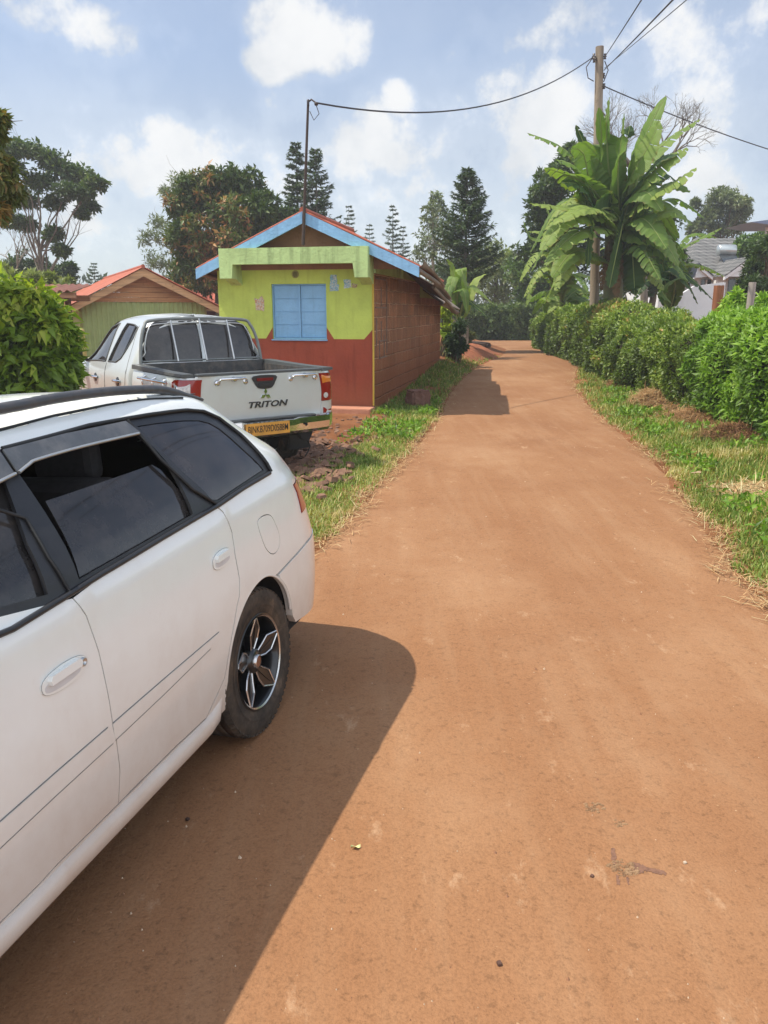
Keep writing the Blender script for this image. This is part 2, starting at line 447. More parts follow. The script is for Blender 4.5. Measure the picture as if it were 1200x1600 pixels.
tag(g, 'red brown bare soil ground on both sides of the road', kind='structure')
# road sheet with ragged edges
def build_road():
    ys = list(np.arange(-12, 2, .5))+list(np.arange(2, 40, .12)); V = []; nx = 19
    for y in ys:
        a = xl(y)-.05+.05*noise.noise(Vector((y*2.2, 3, 0)))+.025*noise.noise(Vector((y*9, 8, 0)))
        b = xr(y)+.05+.05*noise.noise(Vector((y*2.2, 9, 0)))+.025*noise.noise(Vector((y*9, 1, 0)))
        for i in range(nx):
            t = i/(nx-1); x = a+(b-a)*t
            V.append((x, y, road_z(x, y)-(.02 if i in (0, nx-1) else 0)))
    Q = [(j*nx+i, j*nx+i+1, (j+1)*nx+i+1, (j+1)*nx+i) for j in range(len(ys)-1) for i in range(nx-1)]
    o = link('road', np_mesh('road', V, quads=Q, mats=[m_road()], smooth=True))
    tag(o, 'narrow tarmac lane covered in pale red dust', kind='structure')
build_road()

# ------------------------------------------------------------------ thin morning haze between the trees
def haze():
    me = bpy.data.meshes.new('haze'); bm = bmesh.new(); bmesh.ops.create_cube(bm, size=1.0)
    for v in bm.verts: v.co = Vector((v.co.x*190, v.co.y*120+34, v.co.z*16+5.6))
    bm.to_mesh(me); bm.free(); m = bpy.data.materials.new('haze_air'); m.use_nodes = True; t = m.node_tree; t.nodes.clear()
    o_ = t.nodes.new('ShaderNodeOutputMaterial'); p = t.nodes.new('ShaderNodeVolumePrincipled'); p.inputs['Color'].default_value = (.93, .94, .94, 1); p.inputs['Density'].default_value = .0022; p.inputs['Anisotropy'].default_value = .25
    t.links.new(p.outputs[0], o_.inputs['Volume']); me.materials.append(m); tag(link('haze', me), 'thin pale haze in the air between the trees', kind='stuff')
haze()
SC.cycles.volume_bounces = 0
# ------------------------------------------------------------------ filled outlines
def in_poly(p, poly):
    x, y = p; c = False; n = len(poly); j = n-1
    for i in range(n):
        xi, yi = poly[i]; xj, yj = poly[j]
        if (yi > y) != (yj > y) and x < (xj-xi)*(y-yi)/(yj-yi)+xi: c = not c
        j = i
    return c
def dist_poly(p, poly):
    best = 1e9; px, py = p; n = len(poly)
    for i in range(n):
        ax, ay = poly[i]; bx, by = poly[(i+1) % n]; dx, dy = bx-ax, by-ay; L = dx*dx+dy*dy
        t = 0 if L == 0 else max(0, min(1, ((px-ax)*dx+(py-ay)*dy)/L)); d = (ax+t*dx-px)**2+(ay+t*dy-py)**2
        if d < best: best = d
    return sqrt(best)
def densify(poly, step, closed=True):
    out = []; n = len(poly)
    for i in range(n if closed else n-1):
        a = poly[i]; b = poly[(i+1) % n]; L = math.hypot(b[0]-a[0], b[1]-a[1]); k = max(1, int(math.ceil(L/step)))
        for j in range(k): out.append((a[0]+(b[0]-a[0])*j/k, a[1]+(b[1]-a[1])*j/k))
    if not closed: out.append(tuple(poly[-1]))
    return out
def smooth_poly(pts, n=6, closed=False):
    """catmull-rom through the points"""
    P = [Vector(p) for p in pts]; m = len(P); out = []
    rngi = range(m if closed else m-1)
    for i in rngi:
        if closed: p0, p1, p2, p3 = P[i-1], P[i], P[(i+1) % m], P[(i+2) % m]
        else: p0, p1, p2, p3 = P[max(0, i-1)], P[i], P[i+1], P[min(m-1, i+2)]
        for j in range(n):
            t = j/n
            out.append(tuple(.5*((2*p1)+(-p0+p2)*t+(2*p0-5*p1+4*p2-p3)*t*t+(-p0+3*p1-3*p2+p3)*t**3)))
    if not closed: out.append(tuple(P[-1]))
    return out
def area2(poly): return sum(poly[i][0]*poly[(i+1) % len(poly)][1]-poly[(i+1) % len(poly)][0]*poly[i][1] for i in range(len(poly)))/2
def inset(poly, d):
    """move outline inwards by d"""
    s = 1 if area2(poly) > 0 else -1; n = len(poly); out = []
    for i in range(n):
        a, b, c = poly[i-1], poly[i], poly[(i+1) % n]
        e1 = Vector((b[0]-a[0], b[1]-a[1])); e2 = Vector((c[0]-b[0], c[1]-b[1]))
        if e1.length < 1e-9 or e2.length < 1e-9: out.append(b); continue
        e1.normalize(); e2.normalize(); n1 = Vector((-e1.y, e1.x))*s; n2 = Vector((-e2.y, e2.x))*s
        m = n1+n2; m = m/max(.35, m.length_squared/2) if m.length > 1e-6 else n1
        out.append((b[0]+m.x*d, b[1]+m.y*d))
    return out
def cdt(outer, holes=(), gx=None, gy=None, margin=.008):
    """triangulate outline minus holes with optional grid lines; returns pts, tris, boundary loops"""
    pts = [Vector(p) for p in outer]; edges = [(i, (i+1) % len(outer)) for i in range(len(outer))]
    for h in holes:
        b = len(pts); pts += [Vector(p) for p in h]; edges += [(b+i, b+(i+1) % len(h)) for i in range(len(h))]
    if gx is not None:
        for x in gx:
            for y in gy:
                p = (x, y)
                if in_poly(p, outer) and not any(in_poly(p, h) for h in holes) and dist_poly(p, outer) > margin and all(dist_poly(p, h) > margin for h in holes): pts.append(Vector(p))
    vs, es, fs, *_ = geometry.delaunay_2d_cdt(pts, edges, [], 0, 1e-6)
    vs = [tuple(v) for v in vs]; out = []
    for f in fs:
        for k in range(1, len(f)-1):
            a, b, c = f[0], f[k], f[k+1]; ctr = ((vs[a][0]+vs[b][0]+vs[c][0])/3, (vs[a][1]+vs[b][1]+vs[c][1])/3)
            ar = (vs[b][0]-vs[a][0])*(vs[c][1]-vs[a][1])-(vs[c][0]-vs[a][0])*(vs[b][1]-vs[a][1])
            if abs(ar) < 1e-10: continue
            if in_poly(ctr, outer) and not any(in_poly(ctr, h) for h in holes): out.append((a, b, c) if ar > 0 else (a, c, b))
    return vs, out
def surf_panel(mb, fn, outer, holes=(), gx=None, gy=None, off=0.0, thick=.02, mi=0, smooth=True, flip=False, margin=.008):
    """map an outline on to surface fn(a,b)->(point, normal); adds front face and inward rim"""
    vs, tr = cdt(outer, holes, gx, gy, margin)
    P = []; Q = []; b0 = len(mb.v)
    for k, v in enumerate(vs):
        p, n = fn(v[0], v[1]); P.append(p+n*off); Q.append(p+n*(off-thick))
        if smooth: mb.nr[b0+k] = tuple(n)
    fs = [(t[0], t[2], t[1]) if flip else t for t in tr]
    mb.add(P, fs, mi, smooth)
    # rim
    cnt = {}
    for t in fs:
        for k in range(3):
            e = (t[k], t[(k+1) % 3]); cnt[e] = cnt.get(e, 0)+1
    if thick > 0:
        rv = []; rf = []
        for (a, b) in list(cnt):
            if (b, a) not in cnt:
                k = len(rv); rv += [P[a], P[b], Q[b], Q[a]]; rf.append((k+3, k+2, k+1, k))
        mb.add(rv, rf, mi, False)

# ------------------------------------------------------------------ building materials
def m_paint(name, col, soil_h=.5, seed=0.0, rough=.75, var=.10, stain=.3):
    n = NT(name); co = n.mapping(n.coord(), loc=(seed, seed*2, 0))
    f = n.noise(co, 2.2, 6, .65); g = n.noise(co, 22, 5, .7); st = n.noise(n.mapping(co, (9, 9, .9)), 1.0, 5, .65)
    c = n.ramp(f, [(.3, scale_c(col, 1-var)), (.5, col), (.75, scale_c(col, 1+var))])
    c = n.mix(n.math('MULTIPLY', n.ramp(st, [(.52, 0.0), (.72, 1.0)]), stain), c, scale_c(col, .45))
    c = n.mix(n.math('MULTIPLY', n.ramp(g, [(.60, 0.0), (.70, 1.0)]), .35), c, scale_c(col, .6))
    if soil_h > 0:
        sz = n.n('ShaderNodeSeparateXYZ'); n.l(n.coord(), sz.inputs[0])
        k = n.math('SUBTRACT', 1.0, n.math('DIVIDE', n.math('ADD', sz.outputs[2], n.math('MULTIPLY', n.noise(co, 3.5, 5, .7), -.5*soil_h)), soil_h), True)
        c = n.mix(n.math('MULTIPLY', k, .75), c, (.30, .105, .05))
    n.bsdf(c, rough, spec=.25, bump=n.math('ADD', f, n.math('MULTIPLY', g, .5)), bstr=.6, bdist=.03)
    return n.m
def m_blocks():
    n = NT('rough_stone_blocks'); co = n.coord()
    sp_ = n.n('ShaderNodeSeparateXYZ'); n.l(co, sp_.inputs[0])
    cb = n.n('ShaderNodeCombineXYZ'); n.l(sp_.outputs[1], cb.inputs[0]); n.l(sp_.outputs[2], cb.inputs[1])
    wob = n.noise(co, 3.0, 4, .6)
    ad = n.n('ShaderNodeVectorMath', operation='ADD'); n.l(cb.outputs[0], ad.inputs[0])
    wv = n.n('ShaderNodeCombineXYZ'); n.l(n.math('MULTIPLY', n.math('SUBTRACT', wob, .5), .05), wv.inputs[1]); n.l(n.math('MULTIPLY', n.math('SUBTRACT', wob, .5), .06), wv.inputs[0]); n.l(wv.outputs[0], ad.inputs[1])
    br = n.n('ShaderNodeTexBrick'); n.l(ad.outputs[0], br.inputs['Vector'])
    br.inputs['Scale'].default_value = 1.0; br.inputs['Brick Width'].default_value = .58; br.inputs['Row Height'].default_value = .212
    br.inputs['Mortar Size'].default_value = .014; br.inputs['Mortar Smooth'].default_value = .8; br.inputs['Bias'].default_value = 0
    br.inputs['Color1'].default_value = (.36, .165, .085, 1); br.inputs['Color2'].default_value = (.25, .125, .072, 1); br.inputs['Mortar'].default_value = (.60, .38, .25, 1)
    f = n.noise(co, 5, 6, .7); g = n.noise(co, 30, 5, .75); big = n.noise(co, 1.1, 4, .6)
    c = n.mix(n.ramp(f, [(.35, .0), (.7, .8)]), br.outputs['Color'], n.mix(1.0, br.outputs['Color'], (1.6, 1.45, 1.35), 'MULTIPLY'))
    c = n.mix(1.0, c, n.ramp(g, [(.3, .55), (.5, 1.0), (.7, 1.35)]), 'MULTIPLY')
    c = n.mix(n.math('MULTIPLY', n.ramp(big, [(.45, 0.0), (.65, 1.0)]), .45), c, (.23, .105, .050))
    z = n.math('SUBTRACT', 1.0, n.math('DIVIDE', n.math('ADD', sp_.outputs[2], n.math('MULTIPLY', f, -.9)), .75), True)
    c = n.mix(n.math('MULTIPLY', z, .8), c, (.26, .085, .035))
    hh = n.math('SUBTRACT', n.math('ADD', n.math('MULTIPLY', g, .5), f), n.math('MULTIPLY', br.outputs['Fac'], .9))
    n.bsdf(c, .92, spec=.15, bump=hh, bstr=1.0, bdist=.035)
    return n.m
def m_wood(name, col, axis=0, rough=.7, k=1.0):
    n = NT(name); s = [14, 14, 14]; s[axis] = .9
    co = n.mapping(n.coord(), tuple(s)); f = n.noise(co, 1.3*k, 6, .65); kn = n.noise(n.coord(), 7, 4, .7)
    c = n.ramp(f, [(.3, scale_c(col, .6)), (.5, col), (.7, scale_c(col, 1.3))])
    c = n.mix(n.math('MULTIPLY', n.ramp(kn, [(.58, 0.0), (.70, 1.0)]), .5), c, scale_c(col, .35))
    n.bsdf(c, rough, spec=.2, bump=f, bstr=.4, bdist=.01); return n.m
def m_sheet(name, col, rust=(.16, .05, .025)):
    n = NT(name); co = n.coord(); f = n.noise(co, 1.6, 5, .65); g = n.noise(co, 16, 5, .7)
    c = n.ramp(f, [(.3, scale_c(col, .75)), (.55, col), (.8, scale_c(col, 1.3))])
    c = n.mix(n.math('MULTIPLY', n.ramp(g, [(.5, 0.0), (.66, 1.0)]), .4), c, rust)
    n.bsdf(c, .55, spec=.4, bump=g, bstr=.1); return n.m
M_LIME = m_paint('lime_green_paint', (.52, .62, .12), 0, 1.0, stain=.28, var=.14)
M_LEDGE = m_paint('pale_green_weathered_paint', (.44, .58, .24), 0, 3.0, stain=.8, var=.2)
M_RUST = m_paint('red_oxide_paint', (.34, .072, .036), .45, 5.0, stain=.5, var=.16)
M_OLIVE = m_paint('dull_olive_paint', (.30, .33, .05), 0, 6.0, stain=.4)
M_GABLE = m_paint('brown_plaster', (.30, .155, .085), 0, 7.0, stain=.35, var=.2)
M_BLUE = m_paint('sky_blue_paint', (.245, .46, .68), 0, 9.0, rough=.5, stain=.3, var=.12)
M_YEL = m_paint('yellow_edge_paint', (.62, .42, .07), 0, 9.5, stain=.4)
M_BLOCK = m_blocks()
M_DARK = mk('dark_gap', (.012, .011, .010), .9, 0, bump=0)
M_CONC = m_paint('reddish_concrete', (.52, .24, .15), .0, 11.0, stain=.25)
M_REDSHEET = m_sheet('red_roof_sheet', (.42, .105, .055))
M_OLDSHEET = m_sheet('old_galvanised_sheet', (.24, .20, .165))
M_RAWWOOD = m_wood('pale_raw_timber', (.52, .33, .17), 0)
M_DKWOOD = m_wood('dark_old_timber', (.10, .055, .03), 1)
M_IRON = mk('rusty_iron', (.05, .03, .022), .7, .3, 20)

def corr(mb, a0, a1, b0, b1, amp=.012, pitch=.076, mi=0, thick=.004, rows=2, sag=0.0):
    """corrugated sheet between edge a0-a1 (ridge) and b0-b1 (eave); corrugations run from a to b"""
    a0, a1, b0, b1 = map(Vector, (a0, a1, b0, b1)); L = max((a1-a0).length, (b1-b0).length)
    n = max(4, int(L/pitch*6)); nrm = (a1-a0).cross(b0-a0).normalized()
    if nrm.z < 0: nrm = -nrm
    V = []
    for j in range(rows):
        v = j/(rows-1)
        for i in range(n+1):
            u = i/n; p = (a0.lerp(a1, u)).lerp(b0.lerp(b1, u), v)
            V.append(p+nrm*(amp*sin(2*pi*u*L/pitch))-Vector((0, 0, sag*4*v*(1-v))))
    W = [v-nrm*thick for v in V]; m = n+1; fs = []
    for j in range(rows-1):
        for i in range(n): fs.append((j*m+i, j*m+i+1, (j+1)*m+i+1, (j+1)*m+i))
    mb.add(V, fs, mi, True); mb.add(W, [f[::-1] for f in fs], mi, True)
    e = [(rows-1)*m+i for i in range(m)]
    mb.add([V[i] for i in e]+[W[i] for i in e], [(i, i+1, m+i+1, m+i) for i in range(n)], mi)
    e = list(range(m)); mb.add([V[i] for i in e]+[W[i] for i in e], [(i, i+1, m+i+1, m+i) for i in range(n)], mi)
    for s_ in (0, n):
        e = [j*m+s_ for j in range(rows)]; mb.add([V[i] for i in e]+[W[i] for i in e], [(i, i+1, rows+i+1, rows+i) for i in range(rows-1)], mi)

# ------------------------------------------------------------------ the little shop
def build_shop():
    TH = radians(12.5); O = Vector((-.17, 12.1, 0))
    t = thing('roadside_shop', 'small lime green and red shop with blue shuttered window beside the lane', 'shop', O, -TH)
    X = Vector((cos(TH), -sin(TH), 0)); Yv = Vector((sin(TH), cos(TH), 0))
    def front(px, py, yo=0.0):
        r = ray(px, py); o = Vector((0, 0, CH)); q = O+Yv*yo
        k = (q-o).dot(Yv)/r.dot(Yv); p = o+r*k-q
        return (p.dot(X), p.z)
    W = -2.56
    zs = .10
    # wall outline with paint scheme
    wl, wr = W, 0.0
    win = [front(426, 530), front(511, 530), front(509, 442.5), front(424.5, 444.5)]
    x0 = (win[0][0]+win[3][0])/2; x1 = (win[1][0]+win[2][0])/2; zb = (win[0][1]+win[1][1])/2; zt = (win[2][1]+win[3][1])/2
    zm = front(550, 530)[1]; zh = front(583, 514)[1]
    fr = lambda a, b: (Vector((a, 0, b)), Vector((0, -1, 0)))
    a1 = front(416, 531)[0]; a2 = front(522, 530)[0]; a3 = front(569, 530)[0]
    wh = [(x0, zb), (x1, zb), (x1, zt), (x0, zt)]
    mb = MB()
    ztop = 2.6
    line = [(wl, zm), (a1, zm), (x0, zh+.02), (x0, zb), (x1, zb), (x1, zh+.02), (a2, zm), (a3, zm), (wr, zh)]
    ztop = 2.40
    surf_panel(mb, fr, [(wl, ztop), (wl, zm), (a1, zm), (x0, zh+.02), (x0, ztop)], thick=0, mi=0, smooth=False)
    surf_panel(mb, fr, [(x1, ztop), (x1, zh+.02), (a2, zm), (a3, zm), (wr, zh), (wr, ztop)], thick=0, mi=0, smooth=False)
    surf_panel(mb, fr, [(x0, zt), (x1, zt), (x1, ztop), (x0, ztop)], thick=0, mi=0, smooth=False)
    surf_panel(mb, fr, [(wl, -.3), (wr, -.3)]+line[::-1], thick=0, mi=1, smooth=False)
    # window reveal
    rv = .07
    for (p, q) in ((wh[0], wh[1]), (wh[1], wh[2]), (wh[2], wh[3]), (wh[3], wh[0])):
        mb.add([(p[0], 0, p[1]), (q[0], 0, q[1]), (q[0], rv, q[1]), (p[0], rv, p[1])], [(0, 1, 2, 3)], 0)
    # left wall and body behind (inner box)
    mb.add([(wl, 0, -.6), (wl, 7.1, -.6), (wl, 7.1, 2.0), (wl, 4.2, 2.0), (wl, 4.2, 2.35), (wl, 0, 2.35)], [(0, 1, 2, 3, 4, 5)], 2)
    mb.build('front_wall', [M_LIME, M_RUST, M_BLOCK], t, recalc=False)
    # gable triangle above
    pk = front(474, 329, -.30); pz = pk[1]; rx = pk[0]
    er = front(655, 408, -.30); el_ = front(306, 421, -.30)
    half = (er[0]-el_[0])/2; rx = (er[0]+el_[0])/2; ez = (er[1]+el_[1])/2-.02; er = (rx+half, ez); el_ = (rx-half, ez)
    slope = (pz-ez)/half
    g = MB(); gx = 1.72
    g.prism([(rx-gx, pz-slope*gx-.05), (rx+gx, pz-slope*gx-.05), (rx, pz-.05)], -.02, .12, lambda a, b, h: (a, h, b))
    g.build('gable', M_GABLE, t)
    # side wall of blocks in three lengths
    s = MB()
    def blk(y0, y1, z1, jog=0.0):
        s.box((-.09+jog, (y0+y1)/2, (z1-.6)/2), (.2, y1-y0, z1+.6))
    blk(.004, 1.76, 2.14, 0); blk(1.76, 4.17, 2.14, -.006); blk(4.17, 7.13, 1.84, -.003)
    s.box((W/2, 7.05, .7), (-W-.2, .16, 2.6))
    s.build('side_wall', M_BLOCK, t)
    b = MB(); b.box((-.055, 1.76/2-.0, 2.33), (.205, 1.755, .38), bev=.006); b.build('parapet', M_LEDGE, t)
    b = MB(); b.box((-.09, 2.97, 2.24), (.2, 2.40, .2)); b.box((-.09, 5.65, 1.95), (.2, 2.95, .22)); b.build('band', M_OLIVE, t)
    # corner strip
    b = MB(); b.tube([(.006, -.012, .12), (.008, -.012, 1.0), (.004, -.010, 2.1)], .016, 6); b.build('corner_strip', M_YEL, t)
    # bricked up opening outlined in plaster on the side wall
    b = MB()
    for (ya, yb, za, zb2) in ((.12, .86, 2.06, 2.075), (.10, .86, 1.62, 1.64), (.34, .92, 1.10, 1.118), (.40, .92, .83, .85)): b.box((.018, (ya+yb)/2, (za+zb2)/2), (.022, yb-ya, zb2-za), bev=.004)
    for (y, za, zb2) in ((.16, 1.05, 1.45), (.5, 1.1, 1.42), (.72, .85, 1.2), (.36, .82, 1.1), (.92, .9, 2.05), (.5, 1.65, 1.95)): b.box((.017, y, (za+zb2)/2), (.02, .014, zb2-za), bev=.004)
    b.build('mortar_smears', mk('pale_mortar', (.24, .16, .12), .9, .4, 12), t)
    # ledge over the front with end brackets
    zt2 = front(577, 384, -.42)[1]; L = MB(); lx0 = front(341, 392, -.42)[0]; lx1 = .02; d0 = -.42
    h1 = .235; h2 = .44; bw = .20
    prof = [(lx0, zt2-h2), (lx0+bw, zt2-h2), (lx0+bw+.02, zt2-h1), (lx1-bw-.03, zt2-h1), (lx1-bw, zt2-h2), (lx1, zt2-h2), (lx1, zt2), (lx0, zt2)]
    L.prism(prof, d0, d0+.14, lambda a, b_, h: (a, h, b_))
    L.box(((lx0+lx1)/2, (d0+.14-.003)/2, zt2-.06), (lx1-lx0-.004, -d0-.14-.003, .11))
    for xc in (lx0+bw/2, lx1-bw/2): L.prism([(d0+.14, zt2-.12), (-.003, zt2-.12), (-.003, zt2-h2-.09), (d0+.14, zt2-h2+.01)], xc-bw/2+.004, xc+bw/2-.004, lambda a, b_, h: (h, a, b_))
    L.build('ledge', M_LEDGE, t)
    # blue shutter
    sh = MB(); cx = (x0+x1)/2; y = .055
    fw = .022
    for (c, d) in (((x0+fw/2, y-.01, (zb+zt)/2), (fw, .03, zt-zb)), ((x1-fw/2, y-.01, (zb+zt)/2), (fw, .03, zt-zb)), ((cx, y-.014, (zb+zt)/2), (.03, .03, zt-zb-2*fw)),
                   ((cx, y-.01, zt-fw/2), (x1-x0-2*fw, .028, fw)), ((cx, y-.01, zb+fw/2), (x1-x0-2*fw, .028, fw))): sh.box(c, d, bev=.003)
    shf = sh.build('window_shutter', M_BLUE, t)
    for sx in (0, 1):
        pm = MB(); xa = x0+fw if sx == 0 else cx+.015; xb = cx-.015 if sx == 0 else x1-fw; H4 = (zt-zb-2*fw)/4
        for k in range(4):
            z0 = zb+fw+k*H4; pm.box(((xa+xb)/2, y+.003, z0+H4/2), (xb-xa-.004, .012, H4-.010), bev=.004)
            if k: pm.tube([(xa, y-.004, z0), (xb, y-.004, z0)], .005, 6)
        pm.box(((xa+xb)/2, y+.02, (zb+zt)/2), (xb-xa, .008, zt-zb-2*fw))
        pm.build('shutter_leaf', M_BLUE, shf)
    sl = MB(); sl.box((cx, -.010, zb-.012), (x1-x0+.03, .05, .02), bev=.004); sl.build('window_sill', M_BLUE, t)
    # round air vent
    vx, vz = front(461.5, 428.5); v = MB()
    v.lathe([(.040, .0), (.058, -.004), (.060, .0)], 'y', (vx, -.004, vz), 24, 0)
    v.lathe([(.001, 0), (.045, 0)], 'y', (vx, -.003, vz), 24, 1)
    for k in range(-2, 3): v.box((vx+k*.018, -.006, vz), (.007, .006, .085-.02*abs(k)), mi=0)
    v.build('air_vent', [mk('vent_cement', (.30, .28, .08), .9), M_DARK], t)
    # step
    st = MB(); st.box((W/2+.0, -.16, -.02), (-W+.06, .34, .25), bev=.02); st.build('step', M_CONC, t)
    # roof in stepped, drooping sheets
    R = MB(); ov = .26
    def ez_at(yy, side): return interp(yy, [-.3, 2.5, 4.2, 7.4], [ez, ez-.17, ez-.42, ez-.62])
    secs = [(-.30, 2.3, pz, 0), (2.35, 4.75, pz-.16, .02), (4.45, 7.45, pz-.34, .02)]
    R2 = MB(); R1 = R
    for i, (ya, yb, rz_, _) in enumerate(secs):
        hw = half-(.0, .20, .36)[i]; R = R1 if i == 0 else R2
        for sgn in (-1, 1):
            A0, A1 = (rx, ya, rz_), (rx, yb, rz_-.03)
            e0 = ez_at(ya, 0)+(.0 if i == 0 else -.03); e1 = ez_at(yb, 0)+(.02 if i == 0 else 0)
            corr(R, A0, A1, (rx+sgn*hw, ya, e0), (rx+sgn*hw*(1.0 if i == 0 else 1.02), yb, e1), mi=0, rows=5, sag=-.01, thick=.012)
    R = R1; R2.build('rear_roof', [M_OLDSHEET], t)
    R.tube([(rx, -.31, pz+.01), (rx, 2.6, pz-.01)], .045, 8)
    R.build('roof', [M_REDSHEET], t)
    # soffit boards and eave boards seen from below
    E = MB()
    for i, (ya, yb, rz_, _) in enumerate(secs):
        hw = half-(.0, .20, .36)[i]
        e0 = ez_at(ya, 0); e1 = ez_at(yb, 0)
        for sgn in (-1, 1):
            k = (rz_-e0)/hw
            P = [(rx+sgn*(hw-.03), ya+.04, e0-.03), (rx+sgn*(hw-.03), yb-.02, e1-.03), (rx+sgn*1.0, yb-.02, e1-.03+k*(hw-1.0)), (rx+sgn*1.0, ya+.04, e0-.03+k*(hw-1.0))]
            E.add(P+[(p[0], p[1], p[2]-.02) for p in P], [(0, 1, 2, 3), (4, 5, 6, 7), (0, 1, 5, 4), (1, 2, 6, 5), (3, 0, 4, 7)], 0)
            q0 = Vector((rx+sgn*(hw-.01), ya+.06, e0-.07)); q1 = Vector((rx+sgn*(hw-.01), yb-.02, e1-.07))
            E.tube([q0, q1], .045, 4, 1)
    E.build('eaves', [M_DKWOOD, M_OLDSHEET], t)
    # lifted, curling sheet ends at the eave
    C = MB()
    for (ya, yb, zz, xx) in ((-.22, 2.0, er[1]-.02, er[0]+.0), (2.1, 4.2, ez_at(2.3, 0)-.05, er[0]-.17), (4.5, 6.6, ez_at(4.6, 0)-.08, er[0]-.33)):
        n = 12; V = []
        for i in range(n+1):
            u = i/n; yy = lerp(ya, yb, u); z = zz-.20*u+.05*sin(pi*u)
            for (dx, dz) in ((-.10, .035), (.0, .0), (.045, -.015+.06*(1-u)**4), (.06, .01+.10*(1-u)**4)): V.append((xx+dx, yy, z+dz))
        fs = [(i*4+k, i*4+k+1, (i+1)*4+k+1, (i+1)*4+k) for i in range(n) for k in range(3)]
        C.add(V, fs, 0, True); C.add([(a, b, c-.006) for a, b, c in V], [f[::-1] for f in fs], 0, True)
    C.build('gutter', M_OLDSHEET, t)
    # blue barge boards
    F = MB(); bd = .155
    for sgn, e in ((-1, el_), (1, er)):
        p0 = (rx+sgn*.004, pz-.012); p1 = (rx+sgn*half, ez-.012)
        F.prism([p0, p1, (p1[0], p1[1]-bd), (p0[0], p0[1]-bd*1.08)], -.315, -.285, lambda a, b_, h: (a, h, b_))
    F.build('barge_board', M_BLUE, t)
    S2 = MB(); S2.tube([(.03, 1.05, 2.42), (.05, 1.45, 2.44)], .028, 8); S2.build('pipe_end', mk('white_pipe', (.7, .7, .68), .5), t)
    # iron mast on the gable carrying the supply wire
    mt = MB(); fx, fz = front(473, 383, -.36); tx, tz = front(481, 159, -.36)
    mt.tube([(fx, -.345, fz), (lerp(fx, tx, .5), -.345, lerp(fz, tz, .5)), (tx, -.345, tz)], [.026, .022, .018], 8)
    mt.tube([(tx+.0, -.345, tz-.0), (tx+.05, -.345, tz+.03), (tx+.12, -.345, tz-.02)], .013, 6)
    m1 = mt.build('service_mast', M_IRON, None); m1.matrix_world = Matrix.Translation(O) @ Matrix.Rotation(-TH, 4, 'Z')
    tag(m1, 'tall thin rusty iron pipe mast rising from the gable of the green shop', 'mast')
    ins = MB(); ins.lathe([(.001, -.05), (.018, -.04), (.018, .04), (.001, .05)], 'z', (tx+.01, -.38, tz-.02), 12); ins.build('insulator', mk('dark_insulator', (.03, .02, .018), .4), m1); ins = MB(); ins.lathe([(.001, -.02), (.022, -.02), (.03, 0), (.022, .02), (.001, .02)], 'z', (tx+.12, -.345, tz-.03), 12); ins.tube([(tx+.12, -.345, tz-.05), (tx+.16, -.345, tz-.16), (tx+.08, -.345, tz-.24), (tx+.02, -.345, tz-.12)], .006, 5)
    ins.build('cable_loop', M_IRON, m1)
    global MASTTOP; MASTTOP = O+X*(tx+.14)+Yv*(-.345)+Vector((0, 0, tz-.02))
    # torn posters
    def poster(name, pts, label, cols, seed):
        n = NT(name); co = n.mapping(n.coord(), loc=(seed, 0, seed)); f = n.noise(co, 16, 4, .8); h = n.noise(co, 50, 2, .5)
        c = n.ramp(f, [(.34, cols[0]), (.46, cols[1]), (.54, cols[2]), (.62, cols[3])], 'CONSTANT')
        c = n.mix(n.ramp(h, [(.55, 0.0), (.62, .5)]), c, (.2, .2, .2)); n.bsdf(c, .8, spec=.2)
        P = [front(a, b) for a, b in pts]; P2 = []
        for i, p in enumerate(densify(P, .02)): P2.append((p[0]+.006*random.uniform(-1, 1), p[1]+.006*random.uniform(-1, 1)))
        m = MB(); m.prism(P2, -.006, -.001, lambda a, b_, h: (a, h, b_)); o = m.build(name, n.m, None)
        o.matrix_world = Matrix.Translation(O) @ Matrix.Rotation(-TH, 4, 'Z'); tag(o, label, 'poster', 'torn posters on the shop wall'); return o
    blu = [(.55, .60, .55), (.16, .42, .55), (.60, .62, .55), (.10, .33, .48)]
    orn = [(.55, .34, .22), (.60, .55, .42), (.55, .22, .12), (.55, .42, .25)]
    poster('poster', [(516, 430), (526, 429), (527, 443), (530, 446), (529, 454), (515, 455), (516, 446)], 'torn blue and orange poster, taller one right of the blue shutter', blu, 1.0)
    poster('poster', [(537, 437), (548, 436.5), (549, 449), (538, 451)], 'small pale blue poster on green wall, middle of three scraps', [(.6, .64, .6), (.5, .6, .6), (.16, .40, .52), (.62, .62, .5)], 4.0)
    poster('poster', [(550, 443), (559, 444), (558, 447), (557, 450), (551, 450)], 'tiny brown paper scrap nearest the shop corner', [(.4, .28, .12), (.5, .45, .25), (.25, .12, .05), (.4, .3, .1)], 6.0)
    poster('poster', [(397, 466), (404, 468), (409, 462), (413, 470), (413, 486), (400, 484), (399, 474)], 'torn orange paper remains left of the blue shutter', orn, 9.0)
build_shop()
